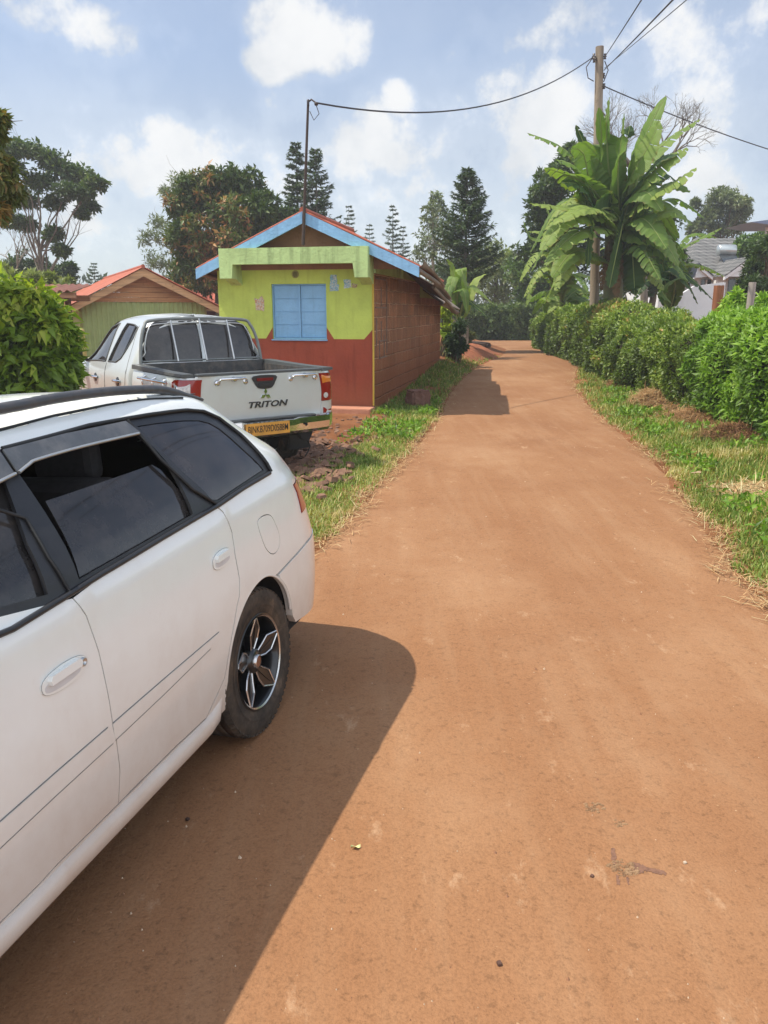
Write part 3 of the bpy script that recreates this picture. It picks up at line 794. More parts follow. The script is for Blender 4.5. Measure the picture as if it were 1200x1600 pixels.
# ------------------------------------------------------------------ house with red roof, left
M_GREENSHEET = m_paint('green_painted_sheet', (.33, .42, .17), 0, 13.0, stain=.3, var=.12)
M_OCHRE = m_paint('ochre_plaster', (.36, .36, .13), 0, 14.0, stain=.3)
M_YPLASTER = m_paint('pale_yellow_plaster', (.62, .56, .20), 0, 15.0, stain=.2)
def build_left_house():
    Y0 = 20.0; D = Vector((.90, .436, 0)).normalized(); B = Vector((-D.y, D.x, 0))
    L = aty(101, 481, Y0)
    def plane(px, py, back=0.0):
        r = ray(px, py); o = Vector((0, 0, CH)); q = L+B*back; k = (q-o).dot(B)/r.dot(B); p = o+r*k-L
        return (p.dot(D), p.z+L.z)
    t = thing('red_roofed_house', 'low green sheet walled house with red iron roof and bare timber gable behind the pickup', 'house', (L.x, L.y, 0), atan2(D.y, D.x))
    zL = plane(101, 481)[1]; w, zR = plane(347, 481); pkx, pkz = plane(223, 417)
    zb = -.9
    e = .32; wl, wr = plane(127, 478, .35)[0], plane(319, 478, .35)[0]
    zt = plane(223, 472, .35)[1]
    # corrugated front wall (real ribs)
    m = MB(); n = int((wr-wl)/.13*6); V = []
    for i in range(n+1):
        x = wl+(wr-wl)*i/n; ph = (x/.13) % 1.0; d = .022*(1 if .15 < ph < .55 else 0); V += [(x, .35-d, zb), (x, .35-d, zt)]
    m.add(V, [(2*i, 2*i+2, 2*i+3, 2*i+1) for i in range(n)], 0)
    m.box(((wl+wr)/2, .45, (zb+zt)/2), (wr-wl, .16, zt-zb-.004))
    m.build('wall', M_GREENSHEET, t)
    s = MB(); s.box((wl-.03, 3.5, (zb+zt)/2), (.1, 6.2, zt-zb)); s.box((wr+.02, 3.5, (zb+zt)/2), (.1, 6.2, zt-zb)); s.build('side_wall', M_OCHRE, t)
    # gable planks
    G = MB(); sl = (pkz-zL)/(w/2); z = zt+.003; k = 0
    while z < pkz-.1:
        h = .125; hw = (pkz-.06-z)/sl; hw2 = max(.02, (pkz-.06-(z+h-.008))/sl)
        G.prism([(pkx-hw, z), (pkx+hw, z), (pkx+hw2, z+h-.008), (pkx-hw2, z+h-.008)], .30+.006*(k % 2), .33, lambda a, b, h_: (a, h_, b)); z += h; k += 1
    G.build('gable_planks', m_wood('gable_timber', (.46, .26, .12), 0), t)
    Bd = MB()
    for x0, z0 in ((-.0, zL), (w, zR)):
        Bd.prism([(pkx, pkz-.03), (x0, z0-.03), (x0, z0-.20), (pkx, pkz-.24)], -.02 if x0 < 1 else -.018, .03, lambda a, b, h_: (a, h_, b))
    Bd.build('barge_board', M_RAWWOOD, t)
    R = MB(); dp = 9.0
    corr(R, (pkx, -.08, pkz), (pkx, dp, pkz), (-.06, -.08, zL-.02), (-.35, dp, zL-.08), amp=.016, pitch=.10, rows=3)
    corr(R, (pkx, -.08, pkz), (pkx, dp, pkz), (w+.06, -.08, zR-.02), (w+.06, dp, zR-.02), amp=.016, pitch=.10, rows=3)
    R.tube([(pkx, -.1, pkz+.01), (pkx, dp, pkz+.01)], .05, 8)
    R.build('roof', M_REDSHEET, t)
    # low wall in sun beside it
    p0 = aty(98, 560, 14.5); p1 = aty(131, 560, 14.5); m = MB(); zt2 = aty(115, 514, 14.5).z
    m.box(((p0.x+p1.x)/2-.6, 14.6, (zt2-.9)/2), (p1.x-p0.x+1.2, .18, zt2+.9), bev=.03)
    o = m.build('garden_wall', M_YPLASTER); tag(o, 'short pale yellow plastered wall between the leafy bush and the pickup', 'wall')
build_left_house()
def build_far_red():
    Y = 30.0; a = aty(262, 451, Y); b = aty(420, 452, Y); c = aty(262, 473, Y-1.6); d = aty(420, 474, Y-1.6)
    t = thing('red_roofed_store', 'long red iron roof seen low between the timber gable and the green shop', 'building', (0, 0, 0))
    R = MB(); corr(R, a, b, c, d, amp=.03, pitch=.16, rows=3); corr(R, a, b, (a.x, Y+2.5, c.z), (b.x, Y+2.5, d.z), amp=.03, pitch=.16, rows=2); R.build('roof', M_REDSHEET, t)
    m = MB(); m.box(((c.x+d.x)/2, Y-1.35, c.z-.22), (d.x-c.x, .06, .16)); m.box(((c.x+d.x)/2, Y-1.5, c.z-.06), (d.x-c.x, .05, .08)); m.build('eave_beam', M_RAWWOOD, t)
    m = MB(); m.box(((c.x+d.x)/2, Y-.6, c.z-1.3), (d.x-c.x, .2, 2.2)); m.build('wall', m_paint('maroon_paint', (.20, .04, .05), 0, 4), t)
build_far_red()
def build_shed():
    Y = 16.0
    t = thing('timber_shed', 'small open shed roof of rusty corrugated iron behind the leafy bush', 'shed', (0, 0, 0))
    a = aty(30, 452, Y); b = aty(110, 451, Y); c = aty(34, 455.5, Y-.9); d = aty(113, 454.5, Y-.9)
    R = MB(); corr(R, (a.x, Y+1.2, a.z+.12), (b.x, Y+1.2, b.z+.12), c, d, amp=.022, pitch=.15, rows=2, thick=.006); R.build('roof', m_sheet('rusty_sheet', (.26, .10, .06)), t)
    MW_ = m_wood('weathered_beam', (.30, .17, .10), 0)
    m = MB(); m.box(((c.x+d.x)/2, Y-.8, c.z-.07), (d.x-c.x+.05, .05, .10)); m.build('beam', MW_, t)
    m = MB(); m.box(((c.x+d.x)/2-.2, Y+.9, c.z-.10), (d.x-c.x-.3, .05, .12)); m.build('beam', MW_, t)
    for x in (c.x+.1, d.x-.35):
        m = MB(); m.box((x, Y-.3, (c.z-1)/2-.05), (.10, .10, c.z+1), bev=.01); m.build('post', M_DKWOOD, t)
build_shed()
# ------------------------------------------------------------------ white house, right
def m_tiles():
    n = NT('grey_roof_tiles'); co = n.coord(); sz = n.n('ShaderNodeSeparateXYZ'); n.l(co, sz.inputs[0])
    cb = n.n('ShaderNodeCombineXYZ'); n.l(n.math('ADD', sz.outputs[0], sz.outputs[1]), cb.inputs[0]); n.l(n.math('MULTIPLY', sz.outputs[2], 1.9), cb.inputs[1])
    br = n.n('ShaderNodeTexBrick'); n.l(cb.outputs[0], br.inputs['Vector']); br.inputs['Scale'].default_value = 1
    br.inputs['Brick Width'].default_value = .33; br.inputs['Row Height'].default_value = .30; br.inputs['Mortar Size'].default_value = .03
    br.inputs['Color1'].default_value = (.13, .13, .125, 1); br.inputs['Color2'].default_value = (.21, .20, .19, 1); br.inputs['Mortar'].default_value = (.04, .04, .04, 1)
    n.bsdf(br.outputs['Color'], .8, bump=br.outputs['Fac'], bstr=-.8, bdist=.03); return n.m
M_TILE = m_tiles(); M_WHITE = m_paint('white_render', (.74, .76, .76), 0, 21, stain=.1, var=.05); M_WHITETRIM = mk('white_trim', (.8, .8, .8), .5, .05)
M_NAVY = mk('dark_fascia', (.03, .035, .05), .5)
M_WGLASS = mk('dark_window_glass', (.03, .035, .04), .08, .1, spec=.8, bump=0)
def build_white_house():
    Y = 34.0
    P = lambda px, py, y=Y: aty(px, py, y)
    t = thing('white_villa', 'white single storey villa with grey tiled roof behind the hedge', 'house', (0, 0, 0))
    m = MB()
    # main block
    x0 = P(1085, 440).x; x1 = P(1260, 440).x; ze = P(1130, 433).z; zb = -1.0
    m.box(((x0+x1)/2, Y+4, (zb+ze)/2), (x1-x0, 8, ze-zb))
    xw0 = P(1040, 440).x; zw = P(1060, 446).z
    m.box(((xw0+x0)/2-.002, Y+3.2, (zb+zw)/2), (x0-xw0, 5, zw-zb))
    m.build('wall', M_WHITE, t)
    R = MB()
    def hip(xa, xb, ya, yb, z0, z1, ins):
        R.add([(xa, ya, z0), (xb, ya, z0), (xb, yb, z0), (xa, yb, z0), (xa+ins, (ya+yb)/2, z1), (xb-ins, (ya+yb)/2, z1)],
              [(0, 1, 5, 4), (1, 2, 5), (2, 3, 4, 5), (3, 0, 4), (3, 2, 1, 0)], 0)
    zr = P(1130, 372, Y+4).z
    hip(x0-.45, x1+.6, Y-.45, Y+8.5, ze-.02, zr, 1.9)
    hip(xw0-.4, x0+.6, Y+.3, Y+6, P(1060, 418, Y+.3).z, P(1060, 398, Y+3).z, 1.2)
    R.build('roof', M_TILE, t)
    # gables
    for (pa, pk, pb, yy) in (((1084, 434), (1092, 413), (1114, 432), Y-.9), ((1132, 432), (1172, 403), (1222, 432), Y-1.6), ((1058, 405), (1067, 393.5), (1078, 404), Y-.3)):
        A, K, B = P(*pa, yy), P(*pk, yy), P(*pb, yy)
        g = MB(); g.prism([(A.x+.12, A.z), (B.x-.12, B.z), (K.x, K.z-.1)], yy+.1, yy+.22, lambda a, b, h: (a, h, b)); g.build('gable', M_WHITE, t)
        g = MB(); w = .14
        for E in (A, B): g.prism([(K.x, K.z), (E.x, E.z), (E.x, E.z-w), (K.x, K.z-w)], yy-.02 if E is A else yy-.017, yy+.1, lambda a, b, h: (a, h, b))
        g.build('barge_board', M_WHITETRIM, t)
        g = MB()
        for E in (A, B): g.add([(K.x, yy-.06, K.z+.05), (E.x, yy-.06, E.z+.05), (E.x, yy+3.5, E.z+.05), (K.x, yy+3.5, K.z+.05)]+[(K.x, yy-.06, K.z-.0), (E.x, yy-.06, E.z-.0), (E.x, yy+3.5, E.z-.0), (K.x, yy+3.5, K.z-.0)], [(0, 1, 2, 3), (4, 5, 6, 7), (0, 1, 5, 4), (1, 2, 6, 5)], 0)
        g.build('roof', M_NAVY if K.x < 14 else M_TILE, t)
    for (a, b) in (((1096, 437), (1109, 456)), ((1139, 436), (1160, 462)), ((1172, 436), (1196, 460))):
        A, B = P(*a, Y-.03), P(*b, Y-.03); g = MB(); g.box(((A.x+B.x)/2, Y-.03, (A.z+B.z)/2), (B.x-A.x, .05, A.z-B.z)); w = g.build('window', M_WGLASS, t)
        f = MB(); f.box(((A.x+B.x)/2, Y-.07, (A.z+B.z)/2), (.06, .03, A.z-B.z)); f.box(((A.x+B.x)/2, Y-.07, B.z), (B.x-A.x+.1, .06, .06)); f.build('window_frame', M_WHITETRIM, w)
    f = MB(); A, B = P(1113, 430, Y-.5), P(1130, 470, Y-.5); f.box(((A.x+B.x)/2, Y-.5, (A.z+zb)/2), (.35, .35, A.z-zb)); f.build('porch_post', M_WHITE, t)
    f = MB(); A, B = P(1043, 472, Y-3), P(1118, 441, Y-3); f.prism([(A.x, -1), (B.x+.4, -1), (B.x+.4, B.z), (A.x+1.0, P(1065, 447, Y-3).z), (A.x, A.z)], Y-3, Y-2.8, lambda a, b, h: (a, h, b)); f.build('terrace_wall', M_WHITE, t)
    # solar water heater
    A, B = P(1121, 391, Y+1.2), P(1143, 391, Y+1.4); h = thing('solar_water_heater', 'silver cylinder solar water heater lying on the grey tiled roof', 'water heater', (A.x, A.y, A.z))
    f = MB(); f.lathe([(.001, 0), (.20, .01), (.24, .05), (.24, .75), (.20, .79), (.001, .80)], 'x', (0, 0, 0), 20); f.build('tank', mk('steel_tank', (.5, .53, .52), .3, .1, metal=.6), h)
    f = MB(); f.box((.4, -.35, -.35), (.7, .9, .05), Matrix.Rotation(.6, 3, 'X')); f.build('collector', M_WGLASS, h)
    A = P(1173, 347, 26); f = MB(); f.prism([(A.x, A.z), (A.x+.8, A.z+.10), (A.x+2.5, A.z+.12), (A.x+2.5, A.z-.06), (A.x+.8, A.z-.10)], 26, 28, lambda a, b, h_: (a, h_, b))
    sh = thing('water_tank_stand', 'blue grey sheet roof on a thin white post at the far right', 'shelter', (0, 0, 0))
    f.build('roof', mk('blue_grey_sheet', (.16, .20, .30), .4), sh)
    f = MB(); q = P(1199, 350, 26.6); f.tube([(q.x, 26.6, -.5), (q.x, 26.6, q.z)], .05, 8); f.tube([(q.x+1.2, 26.6, -.5), (q.x+1.2, 26.6, q.z)], .05, 8); f.build('post', M_WHITETRIM, sh)
build_white_house()
# ------------------------------------------------------------------ pole, wires, stumps, stone
def sagwire(a, b, sag, n=24): 
    a = Vector(a); b = Vector(b); return [a.lerp(b, i/n)-Vector((0, 0, 4*sag*(i/n)*(1-i/n))) for i in range(n+1)]
def build_pole():
    Y = 20.2; top = aty(937, 73, Y); bot = aty(928.5, 490, Y)
    d = (top-bot); base = bot-d*((bot.z+.0)/d.z)
    t = thing('utility_pole', 'tall weathered wooden power pole standing behind the hedge by the banana plants', 'pole', base)
    M = m_wood('weathered_pole', (.27, .22, .16), 2, k=.6)
    m = MB(); m.tube([Vector((0, 0, -.3)), (top-base)*.5, top-base], [.125, .11, .095], 14); m.build('shaft', M, t)
    T = top-base; MI_ = mk('brown_insulator', (.05, .035, .03), .35)
    for (dx, dy, dz) in ((-.14, -.05, -.22), (.13, -.05, -.22), (.14, 0, -.62), (-.13, -.08, -.30), (.15, -.06, -.86)):
        m = MB(); m.lathe([(.001, -.06), (.035, -.055), (.02, -.02), (.045, 0), (.02, .02), (.035, .055), (.001, .06)], 'z', T+Vector((dx, dy, dz)), 10)
        m.tube([T+Vector((0, 0, dz)), T+Vector((dx, dy, dz))], .012, 5); m.build('insulator', MI_, t)
    m = MB(); m.tube([T+Vector((-.16, -.05, -.24)), T+Vector((-.30, -.05, -.45)), T+Vector((-.24, -.05, -.68)), T+Vector((-.1, -.05, -.75))], .012, 5)
    m.tube([T+Vector((.14, 0, -.3)), T+Vector((.24, 0, -.5)), T+Vector((.15, 0, -.75))], .012, 5); m.build('jumper_cable', M_IRON, t)
    MW = mk('black_cable', (.04, .04, .045), .6)
    ext = lambda p: top+(p-top)*2.6
    def wire(a, b, sag, r, label):
        m = MB(); m.tube(sagwire(a, b, sag), r, 5); o = m.build('overhead_wire', MW); tag(o, label, 'wire', 'overhead power wires')
    wire(top+Vector((-.16, -.05, -.24)), MASTTOP, .52, .013, 'sagging wire from the wooden pole to the iron mast on the green shop')
    def far(px, py, px0, py0, k):   # straight line in space through two seen points, running back over the viewer
        return aty(px, py, k)
    wire(top+Vector((.13, -.05, -.22)), ext(aty(1010, -60, 9.0)), .05, .009, 'left of the pair of wires rising from the pole top out of the picture')
    wire(top+Vector((.14, 0, -.5)), ext(aty(1042, -60, 9.0)), .05, .010, 'thicker wire rising steeply from the pole just right of its neighbour')
    wire(top+Vector((.2, .2, -.4)), ext(aty(1072, -60, 9.5)), .05, .006, 'faintest wire rising furthest right from the pole top')
    wire(top+Vector((.15, -.06, -.86)), aty(1300, 262, 24.0), .12, .014, 'wire from the pole running down to the right above the villa')
build_pole()
def stump(px, pytop, Y, r, label, col, zb=-.1, lean=.0):
    a = aty(px, pytop, Y); n = 12; m = MB(); pts = [Vector((a.x-lean, Y, zb)), Vector((a.x-lean*.5, Y, (a.z+zb)/2)), Vector((a.x, Y, a.z))]
    m.tube(pts, [r*1.15, r*1.02, r], n, 0, True)
    bm_ = [Vector(v) for v in m.v]; m.v = [tuple(v+Vector((noise.noise(v*6), noise.noise(v*6+Vector((9, 0, 0))), 0))*r*.25) for v in bm_]
    o = m.build('cut_post', m_wood('stump_wood', col, 2)); tag(o, label, 'post')
stump(1124, 446, 13.5, .085, 'thick reddish brown stripped tree stump rising out of the hedge', (.30, .115, .055), lean=-.03)
stump(1176, 441, 12.5, .055, 'grey weathered round post in the hedge at the far right', (.34, .29, .25))
# hewn stone by the shop
def rock(name, loc, size, label, cat_, mat, seed=1, flat=.0, parent=None, sub=3):
    bm = bmesh.new(); bmesh.ops.create_cube(bm, size=1.0); bmesh.ops.bevel(bm, geom=bm.edges[:], offset=.10, segments=2, affect='EDGES')
    bmesh.ops.subdivide_edges(bm, edges=bm.edges[:], cuts=sub, use_grid_fill=True)
    for v in bm.verts:
        n_ = noise.fractal(v.co*2.2+Vector((seed*7, 0, 0)), .8, 2.1, 4); v.co += v.co.normalized()*n_*.13; v.co = Vector((v.co.x*size[0], v.co.y*size[1], v.co.z*size[2]))
    me = bpy.data.meshes.new(name); bm.to_mesh(me); bm.free(); me.materials.append(mat)
    o = link(name, me, parent); o.location = loc; o.rotation_euler = (0, 0, seed*.9)
    if label: tag(o, label, cat_)
    return o
M_STONE = mk('red_stained_stone', (.17, .075, .05), .9, .35, 9, dirt=(.34, .20, .15), dirtamt=.5, bump=.9, bdist=.02)
p = hit_ground(653, 637); rock('stone_block', (p.x, p.y+.14, p.z+.12), (.34, .30, .31), 'reddish hewn stone block sitting on grass beside the shop wall', 'stone', M_STONE, .55)
# ------------------------------------------------------------------ foliage materials
ML_MID = leafmat('leaf_mid_green', [(0, (0.056, 0.102, 0.018)), (.45, (0.112, 0.196, 0.034)), (.8, (0.196, 0.297, 0.054)), (1, (0.318, 0.374, 0.092))])
ML_DARK = leafmat('leaf_dark_green', [(0, (0.033, 0.061, 0.017)), (.5, (0.066, 0.112, 0.029)), (.85, (0.120, 0.176, 0.043)), (1, (0.184, 0.240, 0.072))], trans=.34)
ML_MANGO = leafmat('leaf_mango', [(0, (0.041, 0.078, 0.017)), (.4, (0.085, 0.132, 0.028)), (.62, (0.162, 0.194, 0.042)), (.74, (0.324, 0.186, 0.070)), (.88, (0.443, 0.186, 0.084)), (1, (0.512, 0.310, 0.126))], trans=.25)
ML_GREY = leafmat('leaf_grey_green', [(0, (0.092, 0.115, 0.055)), (.5, (0.163, 0.203, 0.097)), (1, (0.284, 0.324, 0.170))], trans=.3)
ML_CONE = leafmat('conifer_needles', [(0, (0.032, 0.058, 0.026)), (.5, (0.063, 0.106, 0.043)), (1, (0.132, 0.184, 0.065))], trans=.25, rough=.6)
ML_BRIGHT = leafmat('leaf_bright', [(0, (0.076, 0.128, 0.015)), (.4, (0.174, 0.277, 0.024)), (.75, (0.302, 0.419, 0.036)), (1, (0.514, 0.567, 0.085))], trans=.42)
ML_HEDGE = leafmat('hedge_leaf', [(0, (0.057, 0.090, 0.016)), (.35, (0.117, 0.181, 0.023)), (.65, (0.217, 0.312, 0.042)), (.88, (0.367, 0.435, 0.078)), (1, (0.500, 0.290, 0.091))], trans=.35, spec=.5)
ML_LIME = leafmat('hedge_leaf_bright', [(0, (0.077, 0.140, 0.015)), (.4, (0.162, 0.301, 0.028)), (.8, (0.285, 0.462, 0.044)), (1, (0.431, 0.588, 0.088))], trans=.4, spec=.45)
ML_OLIVE = leafmat('leaf_olive_brown', [(0, (.07, .095, .022)), (.5, (.14, .17, .045)), (.8, (.22, .22, .07)), (1, (.34, .20, .06))], trans=.35)
ML_PALE = leafmat('leaf_pale', [(0, (0.105, 0.125, 0.039)), (.5, (0.197, 0.237, 0.079)), (1, (0.341, 0.375, 0.146))], trans=.35)
def m_bark(name, col, s=1.0):
    n = NT(name); co = n.coord(); f = n.noise(n.mapping(co, (9*s, 9*s, 1.6*s)), 1.5, 6, .7); g = n.noise(co, 3*s, 4, .6)
    c = n.ramp(f, [(.3, scale_c(col, .5)), (.5, col), (.72, scale_c(col, 1.5))]); c = n.mix(n.ramp(g, [(.5, 0), (.7, .4)]), c, (.22, .20, .16))
    n.bsdf(c, .9, spec=.15, bump=f, bstr=.8, bdist=.03); return n.m
MB_GREY = m_bark('bark_grey', (.17, .145, .115)); MB_BROWN = m_bark('bark_brown', (.10, .070, .045)); MB_PALE = m_bark('bark_pale', (.26, .22, .17)); MB_DARK = m_bark('bark_dark', (.045, .034, .026))

def wob_path(a, b, k=.12, n=6, r=None, bow=.0):
    a = Vector(a); b = Vector(b); L = (b-a).length; s = random.uniform(0, 99); out = []
    for i in range(n+1):
        t = i/n; w = sin(pi*t)
        out.append(a.lerp(b, t)+Vector((noise.noise(Vector((s, t*2.3, 0))), noise.noise(Vector((s+20, t*2.3, 0))), noise.noise(Vector((s+40, t*2.3, 0)))*.6+bow))*L*k*w)
    return out
def branchy(mb, a, b, r0, r1, twigs=4, tl=.35, n=6, k=.15, bow=.1):
    P = wob_path(a, b, k, 6, bow=bow); m = len(P)
    mb.tube(P, [lerp(r0, r1, i/(m-1)) for i in range(m)], n)
    L = (Vector(b)-Vector(a)).length
    for _ in range(twigs):
        i = random.randint(2, m-1); d = (P[i]-P[i-1]).normalized(); q = Vector(rng.normal(size=3)); q = (q-d*q.dot(d)).normalized()
        e = P[i]+(d*.8+q*.9+Vector((0, 0, .25))).normalized()*L*tl*random.uniform(.5, 1)
        mb.tube(wob_path(P[i], e, .15, 3), [r1*.8, r1*.6, r1*.45, r1*.25], 4, cap=False)
    return P
def broadleaf(name, label, catg, base, trunk_top, blobs, leafm, barkm, L, W, clumps=26, per=70, r0=.25, group=None, sparse=1.0, flat=.75, hang=0.0, cl=.30, tvar=.16, limb=True, up=.3, crad=(.22, .42)):
    """blobs: (centre, radius, tint). trunk, limbs to every blob, leaf clusters spread through each blob."""
    t = thing(name, label, catg, base, group=group); B = Vector(base)
    tr = MB(); tt = Vector(trunk_top)-B
    P = wob_path((0, 0, -.2), tt, .05, 7); tr.tube(P, [r0*(1.25 if i == 0 else 1)*(1-.45*i/7) for i in range(8)], 10)
    for (c, R, ti) in blobs:
        c = Vector(c)-B
        if limb: branchy(tr, P[-1-random.choice((0, 0, 1, 2))], c, r0*.30, r0*.07, 5, .30)
    tr.build('trunk', barkm, t)
    cs, rs, ts = [], [], []
    for (c, R, ti) in blobs:
        n = max(3, int(clumps*sparse)); c = np.array(Vector(c)-B)
        d = rdir(n); rad = rng.random(n)**.45
        o = d*rad[:, None]*R; o[:, 2] *= flat
        cs.append(c+o); rs.append(np.full(n, R)*rng.uniform(crad[0], crad[1], n)); ts.append(np.clip(ti+rng.normal(size=n)*.17, 0, 1))
    cs = np.concatenate(cs); rs = np.concatenate(rs); ts = np.concatenate(ts)
    A = clump_leaves(cs, rs, per, L, W, rng, up=up, flat=.8, tintbase=ts, tvar=tvar, hang=hang, shell=.25)
    put_leaves('crown', leafm, t, A)
    return t
def pxb(lst, Y, dy=1.0):
    out = []
    for e in lst:
        px, py, r = e[:3]; ti = e[3] if len(e) > 3 else .45; d = random.uniform(-dy, dy)
        out.append((aty(px, py, Y+d), r*Y/1221, ti))
    return out
def gbase(px, Y): p = aty(px, 480, Y); return (p.x, Y, gz(p.x, Y)-.05)

# umbrella-shaped tree, far left
Y = 30
broadleaf('umbrella_tree', 'tall open umbrella shaped tree with dark flat foliage layers at far left', 'tree', gbase(75, Y), aty(62, 392, Y),
    pxb([(10, 232, 24, .5), (40, 232, 22), (70, 248, 24), (22, 262, 24, .3), (98, 268, 24), (128, 276, 22, .55), (148, 288, 15, .55), (62, 285, 24, .3), (105, 300, 20, .35), (135, 302, 12), (138, 322, 13, .4), (85, 318, 14, .3), (20, 300, 20, .3), (45, 315, 14, .3), (128, 335, 9), (22, 345, 16, .35), (45, 352, 13), (85, 366, 15), (96, 392, 12)], Y, 1.2),
    ML_DARK, MB_GREY, .17, .09, clumps=26, per=34, r0=.13, flat=.42, crad=(.28, .60))
# near branch hanging in at the left edge
Y = 7.0
broadleaf('overhanging_tree', 'near tree with olive and orange tinged leaves cut off by the left edge', 'tree', gbase(-170, 7.6), aty(-130, 330, 7.4),
    pxb([(-6, 185, 9, .55), (-10, 205, 10, .6), (-8, 270, 30, .45), (4, 300, 27, .5), (-14, 330, 18, .8), (-60, 250, 55, .4), (-110, 200, 70, .5), (-90, 300, 60, .5), (-160, 260, 70, .45), (-60, 170, 45)], Y, .3),
    ML_OLIVE, MB_BROWN, .085, .034, clumps=24, per=60, r0=.09, hang=.7, up=0)
# wispy tree and mango behind the red roofed house
Y = 36
broadleaf('wispy_tree', 'thin airy pale tree left of the large round mango tree', 'tree', gbase(285, Y), aty(285, 400, Y),
    pxb([(285, 285, 20, .6), (268, 300, 18), (305, 292, 16), (246, 345, 18), (232, 372, 16), (262, 372, 22, .4), (240, 405, 18), (268, 412, 18, .4), (290, 330, 24), (300, 375, 22, .3)], Y),
    ML_GREY, MB_PALE, .20, .055, clumps=15, per=26, r0=.16, flat=.9)
Y = 27
broadleaf('mango_tree', 'large dense round tree with reddish new leaves behind the red roofed house', 'tree', gbase(345, Y), aty(345, 410, Y),
    pxb([(318, 292, 28, .45), (352, 290, 30, .3), (385, 295, 30, .25), (405, 325, 26, .12), (292, 320, 30, .35), (335, 330, 38, .72), (370, 345, 38, .5), (400, 365, 30, .15), (290, 362, 30, .3), (325, 378, 34, .7), (362, 392, 34, .62), (398, 400, 28, .2), (300, 405, 28, .35), (335, 425, 28, .5), (290, 436, 22, .4), (372, 430, 30, .3), (318, 438, 24, .45), (412, 352, 16, .1)], Y, 1.1),
    ML_MANGO, MB_BROWN, .20, .075, clumps=36, per=60, r0=.3, flat=.9, crad=(.2, .34), hang=.25)

# ------------------------------------------------------------------ conifers
def conifer(label, px, pytop, pybase, Y, wpx, seed=0, whorls=26, leafm=None, droop=.15, group=None, dens=1.7, bare=.18, lean=0.0, name='conifer_tree'):
    random.seed(seed); r_ = np.random.default_rng(seed+100)
    top = aty(px, pytop, Y); zb = aty(px, pybase, Y).z; H_ = top.z-zb; Rm = wpx/2*Y/1221
    t = thing(name, label, 'tree', (top.x, Y, zb), group=group)
    tr = MB(); tr.tube([(lean*i/8, 0, H_*i/8-.05) for i in range(9)], [max(.012, H_*.018*(1-i/8.2)) for i in range(9)], 8)
    C, D, N, Ls, Ws, T = [], [], [], [], [], []
    for w in range(whorls):
        f = (w+.5)/whorls; z = H_*(bare+(1-bare)*f); nb = random.randint(4, 6)
        rr = Rm*(1-f)**.75*(1.0 if f > .12 else .75)
        for b in range(nb):
            a = random.uniform(0, 2*pi); R = rr*random.uniform(.55, 1.12)+.06
            d = Vector((cos(a), sin(a), 0)); P = []
            for i in range(6):
                s = i/5; P.append(Vector((lean*z/H_, 0, z))+d*R*s+Vector((0, 0, R*(.38*s*s+.10*s)-R*droop*2*s)))
            tr.tube(P, [max(.004, H_*.003)*(1-.8*i/5) for i in range(6)], 4, cap=False)
            n = int((14+R*46)*dens)
            s = .12+.88*r_.random(n)**.8
            pts = np.array([[*P[0].lerp(P[-1], 0)]]*n, float)
            Pn = np.array([list(p) for p in P]); k = s*5; i0 = np.minimum(k.astype(int), 4); fr = (k-i0)[:, None]
            pts = Pn[i0]*(1-fr)+Pn[i0+1]*fr
            side = np.array([-d.y, d.x, 0]); sg = r_.choice([-1, 1], n)[:, None]
            dd = np.array(d)*.75+side*sg*r_.uniform(.3, 1.2, (n, 1))+np.array([0, 0, 1])*r_.normal(.05, .35, (n, 1))
            pts = pts+side*sg*r_.random((n, 1))*R*.17*(1-s[:, None]*.6)
            C.append(pts); D.append(dd); N.append(norm(np.array([0, 0, 1.])+r_.normal(size=(n, 3))*.4)); Ls.append((.10+.10*r_.random(n))*(.55+H_*.075)); Ws.append((.030+.025*r_.random(n))*(.55+H_*.075))
            T.append(np.clip(.35+.25*s+r_.normal(size=n)*.2, 0, 1))
    tr.build('trunk', MB_GREY if H_ < 9 else MB_PALE, t)
    put_leaves('crown', leafm or ML_CONE, t, [np.concatenate(q) for q in (C, D, N, Ls, Ws, T)], fold=.15)
    return t
conifer('tall feathery conifer standing by the lane just past the shop', 731, 264, 538, 26, 126, 11, whorls=40, bare=.36, droop=.10, dens=2.0)
conifer('left of the pair of tall conifers behind the iron mast', 462, 222, 470, 31, 78, 12, whorls=32, bare=.25, dens=1.8)
conifer('right of the pair of tall conifers behind the iron mast', 493, 231, 470, 30, 92, 13, whorls=32, bare=.25, dens=1.8)
conifer('small distant conifer showing above the right slope of the shop roof', 545, 320, 460, 46, 44, 14, whorls=18)
conifer('lowest distant conifer tip just over the shop roof slope', 577, 349, 460, 50, 36, 15, whorls=14)
conifer('slim distant conifer standing alone between the shop roof and the loose grey tree', 614, 320, 460, 46, 50, 16, whorls=20)
conifer('short conifer right beside the slim lone one', 630, 352, 460, 47, 32, 17, whorls=14)
conifer('tiny dark conifer far behind the ridge of the red roofed house', 146, 410, 480, 40, 34, 18, whorls=12)
Y = 31
broadleaf('dark_bush', 'dark green tree mass behind the shop ridge under the two tall conifers', 'tree', gbase(480, Y), aty(480, 400, Y),
    pxb([(438, 335, 20, .4), (455, 350, 24, .3), (490, 345, 26, .35), (515, 358, 22, .3), (430, 360, 20), (470, 380, 30), (510, 390, 30)], Y), ML_DARK, MB_BROWN, .17, .08, clumps=22, per=40, r0=.2)
Y = 38
